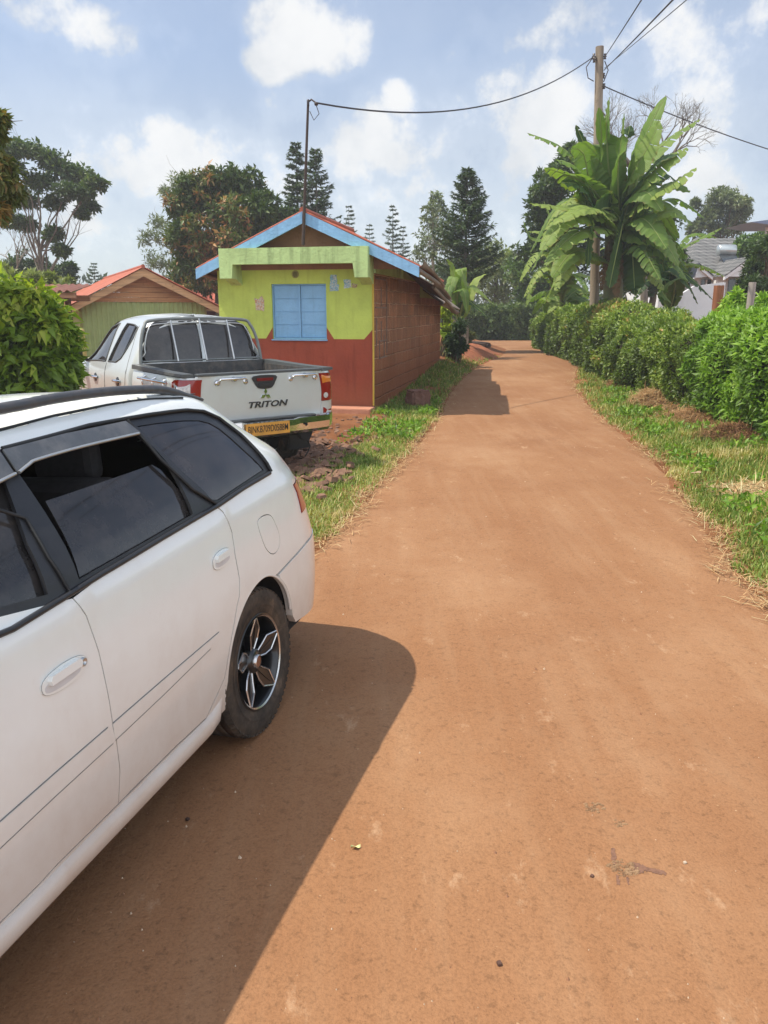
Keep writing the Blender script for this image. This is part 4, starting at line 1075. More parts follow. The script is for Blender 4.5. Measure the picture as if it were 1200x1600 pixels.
broadleaf('loose_tree', 'slender grey green tree with sparse upright foliage left of the tall conifer', 'tree', gbase(678, Y), aty(678, 380, Y),
    pxb([(682, 308, 10), (676, 325, 13), (690, 328, 12), (668, 345, 14), (690, 350, 17), (675, 368, 18), (698, 372, 15), (660, 385, 20, .3), (688, 395, 22, .3), (655, 405, 20, .35), (715, 400, 20, .4)], Y), ML_GREY, MB_PALE, .20, .09, clumps=12, per=22, r0=.12, flat=1.0)
# trees beyond the bend of the lane
for i, (px, Y, lst, mm, lab) in enumerate([
    (775, 42, [(765, 400, 26, .5), (790, 408, 24, .6), (770, 430, 28, .5), (800, 440, 26, .5), (745, 440, 26, .3), (780, 462, 26, .4)], ML_PALE, 'pale leafy tree beyond the far hedge right of the tall conifer'),
    (830, 38, [(815, 420, 26, .4), (835, 440, 28, .5), (850, 405, 26, .3), (820, 465, 24, .3), (845, 470, 26, .3), (865, 440, 24, .3)], ML_MID, 'mid green tree beyond the bend left of the banana leaves'),
    (715, 46, [(700, 415, 26, .3), (725, 430, 26, .3), (745, 410, 22, .2), (690, 440, 26, .3), (720, 460, 28, .2)], ML_DARK, 'dark tree behind the trunk of the tall conifer'),
    (865, 29, [(862, 280, 22, .45), (880, 262, 20, .5), (893, 240, 12, .5), (850, 300, 20, .4), (875, 300, 24, .3), (860, 335, 26, .3), (838, 330, 18, .4), (845, 365, 26, .3), (880, 370, 30, .2), (860, 400, 30, .25), (830, 390, 22, .4), (905, 330, 28, .2), (910, 400, 30, .2)], ML_DARK, 'dense dark tree directly behind the left banana leaves'),
    (1020, 30, [(1010, 330, 24, .3), (1030, 350, 24, .25), (1005, 390, 28, .2), (1035, 395, 26, .2), (1050, 425, 24, .25), (1010, 430, 28, .15), (960, 400, 30, .15), (970, 440, 30, .15), (1035, 440, 26, .15)], ML_DARK, 'dark shrubby tree between the banana stem and the white villa'),
    (1130, 44, [(1125, 305, 16, .5), (1145, 312, 18, .5), (1112, 322, 18, .4), (1155, 330, 16, .5), (1135, 335, 22, .35), (1105, 345, 16, .4), (1150, 352, 16, .4), (1125, 362, 18, .4), (1165, 318, 9, .5), (1085, 360, 12, .4), (1085, 318, 7, .4)], ML_GREY, 'grey green round topped tree behind the roof of the white villa'),
    (1190, 36, [(1165, 385, 14, .35), (1185, 378, 18, .35), (1210, 370, 22, .3), (1150, 400, 12, .3)], ML_MID, 'low far tree at the right edge behind the villa roof'),
    (1195, 21, [(1185, 400, 18, .35), (1200, 385, 18, .4), (1180, 425, 20, .3), (1205, 425, 26, .3), (1190, 450, 22, .25), (1170, 447, 14, .35)], ML_DARK, 'dark glossy tree at the right edge in front of the white villa'),
    (30, 34, [(15, 425, 24, .3), (45, 415, 24, .25), (75, 425, 22, .2), (100, 432, 18, .2), (60, 440, 24, .3), (20, 445, 24, .4), (108, 420, 10, .2)], ML_DARK, 'dark low tree below the umbrella tree left of the red roof'),
    (70, 19, [(20, 435, 16, .6), (50, 438, 16, .65), (80, 440, 14, .6), (105, 445, 10, .55), (5, 425, 14, .6), (60, 452, 18, .4), (95, 455, 12, .4)], ML_PALE, 'leafy pale green shrub tips above the rusty shed roof')]):
    broadleaf('leafy_tree', lab, 'tree', gbase(px, Y), aty(px, (lst[0][1]+470)/2, Y), pxb(lst, Y), mm, MB_BROWN, .20 if Y > 25 else .13, .09 if Y > 25 else .05, clumps=24, per=46, r0=.16, flat=.9)
# distant belt of trees closing the horizon
def treeline():
    C = []; R = []; T = []
    for i in range(520):
        x = rng.uniform(-75, 75); y = rng.uniform(58, 74); h = 3.0+2.2*noise.noise(Vector((x*.07, y*.05, 3)))+1.0*noise.noise(Vector((x*.3, 0, 3)))
        for k in range(2): C.append((x+rng.normal(), y, rng.uniform(.0, h))); R.append(1.3); T.append(rng.uniform(.1, .6))
    A = clump_leaves(C, R, 46, .5, .3, rng, tintbase=T)
    o = put_leaves('distant_woods', leafmat('far_leaf', [(0, (.04, .06, .035)), (.5, (.07, .10, .055)), (1, (.12, .15, .09))]), None, A)
    tag(o, 'distant belt of trees along the horizon', kind='stuff')
treeline()

# ------------------------------------------------------------------ bare tree behind the banana
def bare(label, base, top, depth, seed, r0, spread=.62, Lf=.74, mat=None, name='bare_tree', L0=1.5):
    random.seed(seed); t = thing(name, label, 'tree', base); B = Vector(base); tr = MB(); br = MB()
    def rec(p, d, L, r, k):
        e = p+d*L; P = wob_path(p, e, .10, 3 if k < depth-2 else 2)
        (tr if k == 0 else br).tube(P, [lerp(r, r*.66, i/(len(P)-1)) for i in range(len(P))], 7 if k < 2 else (4 if k < 4 else 3), cap=False)
        if k >= depth: return
        nk = 3 if k < 2 or random.random() < .3 else 2
        for j in range(nk):
            q = Vector((random.gauss(0, 1), random.gauss(0, 1), random.gauss(0, .6))); q = (q-d*q.dot(d)).normalized()
            s = spread*random.uniform(.6, 1.25); nd = (d*cos(s)+q*sin(s)+Vector((0, 0, .10))).normalized()
            rec(e, nd, L*Lf*random.uniform(.78, 1.12), r*.64, k+1)
    d0 = (Vector(top)-B); P0 = wob_path((0, 0, 0), d0, .05, 6); tr.tube(P0, [r0*(1.4-.4*i/6) for i in range(7)], 8, cap=False)
    for j in range(3):
        q = Vector((cos(j*2.1+seed), sin(j*2.1+seed), 0)); rec(d0, (d0.normalized()*.8+q*.55).normalized(), L0, r0*.7, 1)
    tr.build('trunk', mat or MB_GREY, t, recalc=False); br.build('branches', mat or MB_GREY, t, recalc=False)
Y = 27
bare('leafless branching tree rising behind the banana leaves', gbase(1018, Y), aty(1005, 300, Y), 8, 31, .10, .58, .80, MB_GREY, L0=.85)
Y = 33
bare('grey leafless twiggy tree at far left below the umbrella tree', gbase(20, Y), aty(18, 440, Y), 6, 8, .07, .5, .78, MB_PALE, L0=.75)

# ------------------------------------------------------------------ banana leaves
def m_banana(name, a, b, c):
    n = NT(name); at = n.n('ShaderNodeAttribute', attribute_name='tint'); u = n.n('ShaderNodeAttribute', attribute_name='across'); v = n.n('ShaderNodeAttribute', attribute_name='along')
    col = n.ramp(at.outputs['Fac'], [(0, a), (.6, b), (1, c)])
    rib = n.math('SUBTRACT', 1.0, n.math('MULTIPLY', n.math('ABSOLUTE', u.outputs['Fac']), 16.0), True)
    wv = n.math('SINE', n.math('MULTIPLY', n.math('ADD', v.outputs['Fac'], n.math('MULTIPLY', n.math('ABSOLUTE', u.outputs['Fac']), .06)), 420.0))
    col = n.mix(n.math('MULTIPLY', n.math('ADD', wv, 1.0), .10), col, scale_c(b, .45))
    col = n.mix(rib, col, (.30, .36, .12))
    f = n.noise(n.coord(), 9, 4, .7); edge = n.math('MULTIPLY', n.ramp(n.math('ABSOLUTE', u.outputs['Fac']), [(.80, 0), (1, 1)]), n.ramp(f, [(.5, 0), (.62, 1)]))
    col = n.mix(n.math('MULTIPLY', edge, .8), col, (.28, .19, .07))
    bs = n.bsdf(col, .52, spec=.35, bump=wv, bstr=.25, bdist=.01)
    tr = n.n('ShaderNodeBsdfTranslucent'); n.l(n.mix(1.0, col, (1.3, 1.5, .5), 'MULTIPLY'), tr.inputs['Color'])
    mx = n.n('ShaderNodeMixShader'); mx.inputs[0].default_value = .38; n.l(bs.outputs[0], mx.inputs[1]); n.l(tr.outputs[0], mx.inputs[2]); n.l(mx.outputs[0], n.out.inputs[0])
    return n.m
M_BAN = m_banana('banana_leaf_blade', (0.085, 0.142, 0.027), (0.155, 0.257, 0.046), (0.310, 0.392, 0.091))
M_BANDK = m_banana('banana_leaf_blade_dark', (0.034, 0.084, 0.025), (0.069, 0.133, 0.038), (0.123, 0.196, 0.050))
M_BANDRY = mk('dry_banana_leaf', (.16, .095, .04), .9, .4, 6)
M_BSTEM = mk('banana_stem', (.13, .15, .05), .6, .4, 5, dirt=(.12, .06, .03), dirtamt=.8)
def banana_leaf(parent, base, ctrl, W, roll=0.0, tear=.5, tint=.5, mat=None, petiole=.12, seed=0, vfold=.35, name='leaf'):
    """ctrl: points of the midrib after base; W full width; tear 0..1"""
    rr = random.Random(seed); pts = smooth_poly([tuple(base)]+[tuple(c) for c in ctrl], 10); P = [Vector(p) for p in pts]
    L = [0]
    for i in range(1, len(P)): L.append(L[-1]+(P[i]-P[i-1]).length)
    tot = L[-1]
    def at(s):
        s = min(max(s, 0), tot)
        for i in range(1, len(P)):
            if s <= L[i]: k = (s-L[i-1])/max(1e-6, L[i]-L[i-1]); return P[i-1].lerp(P[i], k), (P[i]-P[i-1]).normalized()
        return P[-1], (P[-1]-P[-2]).normalized()
    m = MB(); nst = 60; pr = [lerp(.030, .006, i/12)*(.6+tot*.22) for i in range(13)]
    m.tube([at(tot*i/12)[0] for i in range(13)], pr, 6, 1)
    V, Fc, tn, ac, al = [], [], [], [], []
    s0 = tot*petiole
    for side in (-1, 1):
        s = s0; seg = []
        while s < tot*.995:
            step = tot*(.045+.05*rr.random())*(1.6 if tear < .3 else 1)
            torn = rr.random() < tear; e = min(s+step, tot); seg.append((s, e, torn)); s = e
        droop_acc = 0
        for (a, b, torn) in seg:
            k = 4; base_i = len(V); dr = (rr.uniform(0, .35)*tear if torn else 0)+.12*tear; gap = .012*tot*tear if torn else 0
            for i in range(k+1):
                q = a+(b-a-gap)*i/k; p, d = at(q); u = (q-s0)/(tot-s0)
                w = W/2*max(.0, sin(pi*min(1, u**.62*1.0))**.55 if u < .999 else .02)
                up0 = Vector((0, 0, 1)); sd_ = d.cross(up0)
                sd_ = sd_.normalized() if sd_.length > .15 else Vector((1, 0, 0))
                sd_ = (Matrix.Rotation(roll, 3, d) @ sd_) if roll else sd_
                nn = sd_.cross(d).normalized()
                if nn.z < 0 and abs(roll) < .1: nn = -nn
                for j in range(4):
                    f = j/3; ww = w*f*(1+.05*rr.uniform(-1, 1)*(j == 3))
                    off = sd_*side*ww*cos(vfold*(1-f*.6)) + nn*ww*sin(vfold)*(1-1.1*f) + d*ww*.18*f
                    off -= Vector((0, 0, 1))*(dr*ww*f*1.2) - nn*(.02*sin(q*40+side)*f*W)
                    V.append(p+off); ac.append(side*f); al.append(q/tot); tn.append(min(1, max(0, tint+.12*noise.noise(Vector((q*4, side, seed)))+.06*rr.uniform(-1, 1)*torn)))
            for i in range(k):
                for j in range(3):
                    o = base_i+i*4+j; Fc.append((o, o+1, o+5, o+4))
    st = MB(); o2 = len(m.v)
    allV = [tuple(v) for v in m.v]+[tuple(v) for v in V]; n0 = len(m.v)
    me = bpy.data.meshes.new(name); me.from_pydata(allV, [], m.f+[tuple(n0+i for i in f) for f in Fc]); me.materials.append(mat or M_BAN)
    for p in me.polygons: p.use_smooth = True
    for nm, vals in (('tint', [.9]*n0+tn), ('across', [0.0]*n0+ac), ('along', [0.0]*n0+al)):
        a_ = me.attributes.new(nm, 'FLOAT', 'POINT'); a_.data.foreach_set('value', vals)
    me.update(); return link(name, me, parent)
def ensete():
    Y0 = 19.3; B = Vector(aty(962, 480, Y0)); B.z = .2
    t = thing('banana_plant', 'tall wild banana plant with huge upright leaves beside the power pole', 'plant', B)
    def q(px, py, dy=0.0): return aty(px, py, Y0+dy)-B
    s = MB(); s.tube([(0, 0, -.2), (0, 0, .6), q(958, 400), q(956, 345), q(958, 290)], [.30, .27, .21, .15, .09], 14)
    for i in range(9): a = i*.9; s.tube([Vector((.2*cos(a), .2*sin(a), 1.0+.1*i)), Vector((.34*cos(a), .34*sin(a), .8+.08*i)), Vector((.36*cos(a), .36*sin(a), .1+.1*i))], [.05, .04, .015], 5)
    s.build('stem', M_BSTEM, t)
    c = q(957, 350)
    D = [([(925, 290, -.4), (912, 240, -.7), (893, 232, -.9)], .5, 1.0, .3, .6, 0), ([(985, 280, -.5), (1015, 225, -.8), (1030, 190, -.9)], .5, 1.1, .2, .7, 0), ([(1000, 290, -.6), (1045, 250, -.9), (1075, 232, -1.0)], .46, .7, .5, .7, 0), ([(965, 270, -.6), (972, 215, -.8), (975, 178, -.8)], .5, 1.4, .05, .55, 0), ([(930, 300, -.6), (890, 275, -1.0), (850, 262, -1.2)], .46, .2, .8, .75, 0), ([(1000, 320, -.7), (1055, 285, -1.1), (1088, 262, -1.2)], .46, .4, .7, .8, 0), # tip path
        # tip path px, width m, roll, tear, tint, mat(0/1), dy
      ([(952, 270, -.3), (948, 200, -.4), (952, 152, -.4)], .62, 1.45, .03, .45, 0), ([(938, 290, -.2), (940, 220, -.4), (936, 168, -.5)], .38, 1.5, .05, .50, 0),
      ([(975, 290, .2), (978, 230, .3), (985, 196, .3)], .4, 1.3, .1, .15, 1), ([(985, 275, -.2), (1012, 205, -.4), (1040, 150, -.5)], .40, .9, .25, .62, 0),
      ([(1000, 270, .3), (1045, 218, .5), (1094, 186, .5)], .38, .3, .8, .66, 0), ([(990, 300, -.5), (1030, 250, -.9), (1062, 240, -1.0)], .36, .5, .6, .40, 1),
      ([(925, 285, .2), (880, 232, .3), (824, 208, .4)], .40, -.2, .95, .60, 0), ([(930, 310, -.5), (900, 262, -.8), (868, 250, -1.0)], .42, -.5, .8, .55, 0),
      ([(925, 320, -.6), (905, 290, -.9), (878, 285, -1.1)], .45, -.6, .4, .45, 1), ([(945, 300, .4), (915, 230, .6), (900, 195, .6)], .30, .5, .7, .18, 1),
      ([(930, 325, -.8), (890, 325, -1.3), (828, 318, -1.6)], .44, -.3, .6, .85, 0), ([(920, 335, -1.0), (880, 345, -1.5), (845, 392, -1.8)], .46, -.3, .7, .80, 0),
      ([(930, 355, -1.0), (890, 372, -1.5), (850, 415, -1.8)], .42, -.2, .8, .72, 0), ([(930, 330, -1.2), (900, 330, -1.7), (858, 352, -1.9)], .42, -.3, .5, .88, 0),
      ([(985, 360, -.3), (990, 420, -.6), (992, 462, -.7)], .62, 1.5, .1, .35, 1), ([(975, 340, -.5), (962, 400, -.9), (952, 450, -1.0)], .50, 1.5, .1, .40, 1),
      ([(1000, 330, -.4), (1045, 290, -.7), (1078, 300, -.9)], .44, .5, .35, .55, 0), ([(1000, 350, -.5), (1050, 330, -.9), (1082, 352, -1.0)], .44, .4, .3, .75, 0),
      ([(995, 365, -.5), (1035, 375, -.9), (1060, 415, -1.1)], .42, .5, .3, .70, 0), ([(995, 320, .3), (1030, 270, .5), (1070, 295, .6)], .42, .4, .6, .30, 1),
      ([(1000, 345, .4), (1050, 310, .8), (1100, 340, .9)], .36, .2, .8, .45, 0), ([(985, 310, -.6), (1010, 300, -1.0), (1035, 330, -1.2)], .40, .8, .2, .62, 0),
      ([(945, 325, -.8), (925, 350, -1.2), (918, 420, -1.4)], .46, 1.2, .2, .35, 1), ([(1000, 385, -.5), (1040, 395, -.8), (1075, 440, -1.0)], .36, .3, .7, .5, 0)]
    for i, (pp, W, roll, tear, tint, mi) in enumerate(D):
        st_ = Vector((rng.normal()*.04, rng.normal()*.04, c.z+rng.uniform(-.5, .35)))
        banana_leaf(t, st_, [q(*p) for p in pp], W*1.75, roll, tear, tint, M_BANDK if mi else M_BAN, .14, seed=i, vfold=.25 if tear > .5 else .4)
    rr = random.Random(77)
    for i in range(17):
        left = i % 2 == 0; ang = rr.uniform(-.4, .75); L = rr.uniform(70, 130); sx = -1 if left else 1; x0, y0 = 955+sx*6, rr.uniform(330, 430); dyv = rr.uniform(-1.6, .9)
        mx, my = x0+sx*L*.55*cos(ang*.7), y0-L*.42*sin(.9-ang*.6); ex, ey = x0+sx*L*cos(ang*.6), y0+L*(.05+.62*max(0, ang))
        banana_leaf(t, Vector((rr.gauss(0, .06), rr.gauss(0, .06), aty(958, y0, Y0).z-B.z)), [q(mx, my, dyv*.6), q(ex, ey, dyv)], rr.uniform(.45, .72), rr.uniform(-.5, .7), rr.choice([.3, .7, .9, .95]), rr.uniform(.4, 1.0), M_BANDK if rr.random() < .3 else M_BAN, .16, seed=400+i, vfold=.3)
    for i, (a, b) in enumerate([((945, 400, -.2), (940, 455, -.3)), ((960, 420, -.35), (965, 470, -.4)), ((975, 410, -.2), (985, 455, -.4)), ((950, 380, -.3), (948, 430, -.4))]):
        banana_leaf(t, c-Vector((0, 0, .5)), [q(*a), q(*b)], .3, 1.2, .9, .5, M_BANDRY, .2, seed=50+i, name='dead_leaf')
    return t
ensete()
def banana_clump(label, px0, Y0, leaves, stem=((0, 0), (0, 0)), zb=.2, dark=.3, h=1.6, group=None, seed=0):
    B = Vector(aty(px0, 480, Y0)); B.z = zb; t = thing('banana_plant', label, 'plant', B, group=group)
    s = MB(); s.tube([(0, 0, -.2), (.02, 0, h*.5), (0, .0, h)], [.14, .12, .07], 10); s.build('stem', M_BSTEM, t)
    if len(leaves) > 10:
        rr = random.Random(seed+9)
        for i in range(16):
            an = rr.uniform(0, 2*pi); R = rr.uniform(.9, 1.7); z0 = h*rr.uniform(.6, 1.0); up_ = rr.uniform(.1, .9)
            banana_leaf(t, (0, 0, z0), [(cos(an)*R*.5, sin(an)*R*.5, z0+up_*.7), (cos(an)*R, sin(an)*R, z0+up_*.4-.5*R*.4)], rr.uniform(.4, .55), rr.uniform(-.3, .3), rr.choice([.5, .9]), rr.uniform(.4, .95), M_BAN, .15, seed=seed+40+i)
    for i, (pp, W, roll, tear, tint) in enumerate(leaves):
        banana_leaf(t, (rng.normal()*.02, rng.normal()*.02, h*rng.uniform(.75, 1.0)), [aty(a, b, Y0+dy)-B for a, b, dy in pp], W*1.3, roll, tear, tint, M_BAN if tint > dark else M_BANDK, .15, seed=seed+i)
banana_clump('smaller banana plant with pale torn drooping leaves over the hedge left of the pole', 878, 24.6, [
    ([(860, 400, -.3), (835, 400, -.5), (812, 440, -.6)], .40, -.2, .9, .9), ([(860, 385, -.3), (830, 372, -.5), (818, 345, -.5)], .40, -.3, .6, .6),
    ([(862, 420, -.4), (840, 425, -.7), (818, 466, -.8)], .36, -.1, .9, .95), ([(880, 400, -.6), (890, 380, -1.0), (930, 375, -1.2)], .42, .2, .6, .9),
    ([(890, 415, -.6), (915, 400, -.9), (948, 385, -1.1)], .36, .3, .5, .85), ([(895, 430, -.6), (930, 435, -.9), (968, 432, -1.1)], .32, .2, .4, .95),
    ([(870, 370, .2), (858, 335, .4), (850, 315, .5)], .36, .6, .4, .5), ([(885, 380, .2), (900, 340, .3), (895, 310, .3)], .36, .8, .3, .35),
    ([(855, 430, -.2), (835, 440, -.3), (822, 480, -.4)], .34, 0, .9, .7), ([(875, 425, -.8), (865, 445, -1.1), (850, 475, -1.2)], .34, .6, .6, .8),
    ([(892, 445, -.6), (915, 455, -.9), (940, 462, -1.0)], .30, .2, .3, .8), ([(868, 395, -.6), (850, 365, -1.0), (825, 362, -1.1)], .36, -.3, .7, .85)], h=1.9, seed=100)
banana_clump('banana plant with long torn leaves hanging right towards the white villa', 1045, 21.0, [
    ([(1060, 400, -.2), (1090, 375, -.3), (1128, 356, -.3)], .40, .0, .9, .6), ([(1062, 390, .0), (1085, 365, .0), (1120, 372, .2)], .40, .1, .9, .5),
    ([(1065, 420, -.4), (1095, 415, -.6), (1132, 432, -.7)], .40, .0, .9, .75), ([(1060, 430, -.5), (1085, 440, -.8), (1115, 470, -.9)], .40, .2, .7, .2),
    ([(1040, 440, -.6), (1010, 440, -.9), (990, 470, -1.0)], .40, -.2, .6, .25), ([(1050, 420, -.6), (1075, 445, -.9), (1090, 475, -.9)], .38, .3, .5, .3),
    ([(1035, 410, -.3), (1012, 395, -.5), (995, 415, -.6)], .38, -.2, .7, .3), ([(1055, 440, -.9), (1035, 455, -1.2), (1050, 475, -1.3)], .4, .3, .3, .35)], h=1.5, seed=200)
banana_clump('low banana plant with bright arching leaves behind the end of the shop', 718, 23.0, [
    ([(712, 440, -.3), (706, 440, -.5), (702, 480, -.6)], .30, -.2, .5, .7), ([(720, 430, -.3), (722, 425, -.5), (735, 470, -.6)], .28, .2, .3, .8), ([(708, 425, .0), (702, 410, .0), (698, 405, .0)], .34, .5, .1, .75),
    ([(730, 450, -.3), (748, 455, -.5), (770, 475, -.6)], .32, .2, .3, .8), ([(725, 470, -.4), (745, 480, -.6), (760, 495, -.7)], .28, .2, .4, .3), ([(740, 445, .2), (752, 432, .3), (760, 428, .3)], .34, .2, .1, .95),
    ([(715, 460, -.5), (725, 455, -.7), (730, 490, -.8)], .30, .2, .4, .6), ([(705, 450, -.4), (700, 455, -.6), (697, 490, -.7)], .25, -.1, .5, .4)], zb=.3, h=1.0, seed=300)
# ------------------------------------------------------------------ hedges
M_CORE = mk('hedge_core', (.035, .030, .016), .95, .5, 20, bump=.6)  # dark colour of the solid hedge core, not separate twigs
def xf(y): return cinterp(y, [.5, 4, 8.2, 15.4, 20.5, 28, 36], [4.05, 4.12, 4.24, 4.60, 5.0, 5.45, 6.4])
def hedge(name, label, y0, y1, hf, th, mat, L, W, dens, tf=None, lump=.16, seed=0, xfun=xf, group='hedge along the right side of the lane', fold=.25, droop=.2, up=.35, alongx=False):
    """profile: front face, rounded top, back; lumpy"""
    r_ = np.random.default_rng(seed+50)
    def S(y, s, shrink=0.0):
        """s 0..1 : front foot -> top front -> top back -> back foot"""
        h = hf(y); pts = [(0.10, 0.0), (-.02, h*.35), (-.06, h*.68), (.03, h*.90), (.20, h*.99), (th*.5, h*1.02), (th-.2, h*.98), (th-.02, h*.85), (th, h*.4), (th-.08, 0)]
        f = s*(len(pts)-1); i = min(int(f), len(pts)-2); k = f-i
        a = pts[i]; b = pts[i+1]; px_, pz = lerp(a[0], b[0], k), lerp(a[1], b[1], k)
        n = Vector((-(b[1]-a[1]), 0, b[0]-a[0])).normalized()
        q = Vector((px_*1.3, y*1.3, pz*1.3+seed)); l = noise.noise(q)*lump*1.3+noise.noise(q*2.7)*lump*.7
        ef = sstep(y0-.1, y0+.35, y)*sstep(y1+.1, y1-.35, y)
        p = Vector((px_, 0, pz))+n*(l-.08-shrink-(1-ef)*.10)
        x = xfun(y)+p.x; z0 = gz(x, y)
        return (Vector((x, y, z0+max(0, p.z))) if not alongx else Vector((y, xfun(y)+p.x, gz(y, xfun(y))+max(0, p.z)))), (n if not alongx else Vector((0, n.x, n.z)))
    ny = max(6, int((y1-y0)/.25)); ns = 22
    t = thing(name, label, 'hedge', tuple(S((y0+y1)/2, .5)[0]*1.0), group=group); O = Vector(t.location); O.z = gz(O.x, O.y); t.location = O
    V = []
    for i in range(ny+1):
        for j in range(ns+1): V.append(S(lerp(y0+.12, y1-.12, i/ny), j/ns, .13)[0]-O)
    m = ns+1; F = [(i*m+j, i*m+j+1, (i+1)*m+j+1, (i+1)*m+j) for i in range(ny) for j in range(ns)]+[tuple(range(m)), tuple(ny*m+j for j in range(m))[::-1]]
    mb = MB(); mb.add(V, F, 0, True); mb.build('stems_or_core', M_CORE, t)  # solid dark core, added inside the leaves to block see-through
    per = (2*hf((y0+y1)/2)+th); n = int(dens*(y1-y0)*per*.9)
    ys = r_.uniform(y0, y1, n); ss = r_.beta(.95, 1.45, n); C = np.zeros((n, 3)); NN = np.zeros((n, 3))
    for i in range(n):
        p, nn = S(ys[i], ss[i], r_.exponential(.045)-.035); C[i] = p-O; NN[i] = nn
    D = norm(NN*.7+r_.normal(size=(n, 3))*.65+np.array([0, 0, up])); N = norm(NN+np.array([0, 0, .6])+r_.normal(size=(n, 3))*.45)
    ls = L*(.40+1.15*r_.random(n)**1.3); ws = W*(.6+.7*r_.random(n))
    cl = np.array([noise.noise(Vector((C[i][0]*1.8, C[i][1]*1.8, C[i][2]*1.8+seed))) for i in range(n)])
    T = .42+.45*cl+r_.normal(size=n)*.15
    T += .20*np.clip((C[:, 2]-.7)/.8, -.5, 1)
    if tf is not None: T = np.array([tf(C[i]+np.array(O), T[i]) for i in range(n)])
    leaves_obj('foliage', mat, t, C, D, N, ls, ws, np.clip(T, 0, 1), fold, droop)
    return t
hedge('hedge', 'bright light green leafy hedge section nearest at the right edge', 3.6, 11.2, lambda y: 1.47+.05*sin(y*2), 1.3, ML_LIME, .085, .036, 1700, seed=1, lump=.15, group=None, droop=.35)
hedge('hedge', 'mid green hedge section with small dark and light leaves behind the straw heaps', 10.9, 15.2, lambda y: 1.34+.04*sin(y*3), 1.3, ML_HEDGE, .062, .032, 2000, seed=2, lump=.2, group=None)
def brown(p, t):
    k = noise.noise(Vector((p[0]*1.5, p[1]*1.1, p[2]*1.5+4)))
    return t+.55*max(0, k+.12)*(1 if p[2] < 1.4 else .3)
hedge('hedge', 'tallest rounded hedge section with brown dead patches by the pole foot', 14.9, 19.4, lambda y: 1.30+.22*sstep(14.9, 16.6, y), 1.4, ML_HEDGE, .075, .040, 1500, tf=brown, seed=3, lump=.24, group=None)
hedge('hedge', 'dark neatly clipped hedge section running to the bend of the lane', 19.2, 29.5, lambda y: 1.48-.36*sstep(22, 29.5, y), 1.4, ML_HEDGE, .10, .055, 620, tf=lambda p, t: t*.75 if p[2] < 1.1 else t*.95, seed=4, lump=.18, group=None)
hedge('hedge', 'far tall clipped hedge crossing behind the bend of the lane', 2.9, 10.0, lambda y: 1.50, 1.6, ML_DARK, .17, .10, 420, seed=5, lump=.2, xfun=lambda y: 36.0, alongx=True, group=None, tf=lambda p, t: t+.15)
def bushy(name, label, blobs, mat, L, W, per, clumps, stems_or_core=True, catg='bush', fold=.25, droop=.25, up=.25, seed=1, sub=None, flat=.9, leafpar=None, hang=0.0, cr=(.25, .45)):
    r_ = np.random.default_rng(seed); B = Vector(blobs[0][0]); B.z = gz(B.x, B.y); t = thing(name, label, catg, B)
    if stems_or_core:
        m = MB()
        for (c, R, ti) in blobs:
            for k in range(4): m.tube(wob_path(Vector((rng.normal()*.12, rng.normal()*.12, -.05)), Vector(c)-B+Vector(rdir(1)[0])*R*.6, .15, 5), [.018, .016, .013, .011, .008, .005], 5, cap=False)
        m.build('stems_or_core', MB_BROWN, t)
    cs, rs, ts = [], [], []
    for (c, R, ti) in blobs:
        c = np.array(Vector(c)-B); d = rdir(clumps, r_); o = d*(r_.random(clumps)**.4)[:, None]*R; o[:, 2] *= flat
        cs.append(c+o); rs.append(R*r_.uniform(cr[0], cr[1], clumps)); ts.append(np.clip(ti+r_.normal(size=clumps)*.15, 0, 1))
    A = clump_leaves(np.concatenate(cs), np.concatenate(rs), per, L, W, r_, up=up, tintbase=np.concatenate(ts), tvar=.13, shell=.3, hang=hang)
    A[0][:, 2] = np.maximum(A[0][:, 2], .02)
    put_leaves('foliage', mat, t, A, fold, droop); return t
def PB(lst, Y): return [(aty(a, b, Y+(e[0] if e else 0)), r*Y/1221, ti) for a, b, r, ti, *e in lst]
bushy('leafy_bush', 'large bright green broad leaved bush filling the left edge beside the pickup', PB([(30, 560, 62, .30), (8, 478, 40, .72), (45, 482, 36, .78), (75, 500, 30, .72), (92, 530, 26, .62, .1), (70, 560, 40, .35), (98, 572, 20, .42), (20, 520, 50, .5), (-30, 500, 60, .6), (-60, 570, 70, .3), (45, 610, 50, .22), (90, 605, 30, .28), (-10, 620, 60, .2), (-100, 520, 70, .5)], 7.6),
      ML_BRIGHT, .125, .058, 40, 24, seed=3, droop=.45, up=.1, hang=.1)
bushy('dark_shrub', 'dark shaded shrub at the far end of the shop wall', PB([(712, 528, 12, .15), (716, 510, 11, .2), (704, 535, 11, .15), (720, 540, 10, .2), (710, 550, 10, .12)], 19.9), ML_DARK, .09, .05, 60, 16, seed=5)
bushy('yellow_green_shrub', 'small yellow green lit shrub just behind the shop corner', PB([(699, 495, 9, .9), (700, 508, 8, .85), (696, 482, 8, .8), (697, 520, 8, .7)], 20.4), ML_BRIGHT, .09, .05, 40, 12, seed=6)
bushy('shrub', 'dry twiggy mixed shrub at the foot of the tall conifer', PB([(724, 515, 10, .5), (727, 530, 8, .4), (737, 525, 7, .4)], 24.5), ML_OLIVE, .10, .05, 30, 12, seed=7)
bushy('shrub', 'leafy shrub with yellow green tips on the hedge beside the grey round post', PB([(1142, 478, 14, .7), (1150, 464, 9, .75), (1165, 486, 16, .7), (1195, 482, 18, .75)], 13.0), ML_LIME, .10, .05, 40, 14, seed=8)
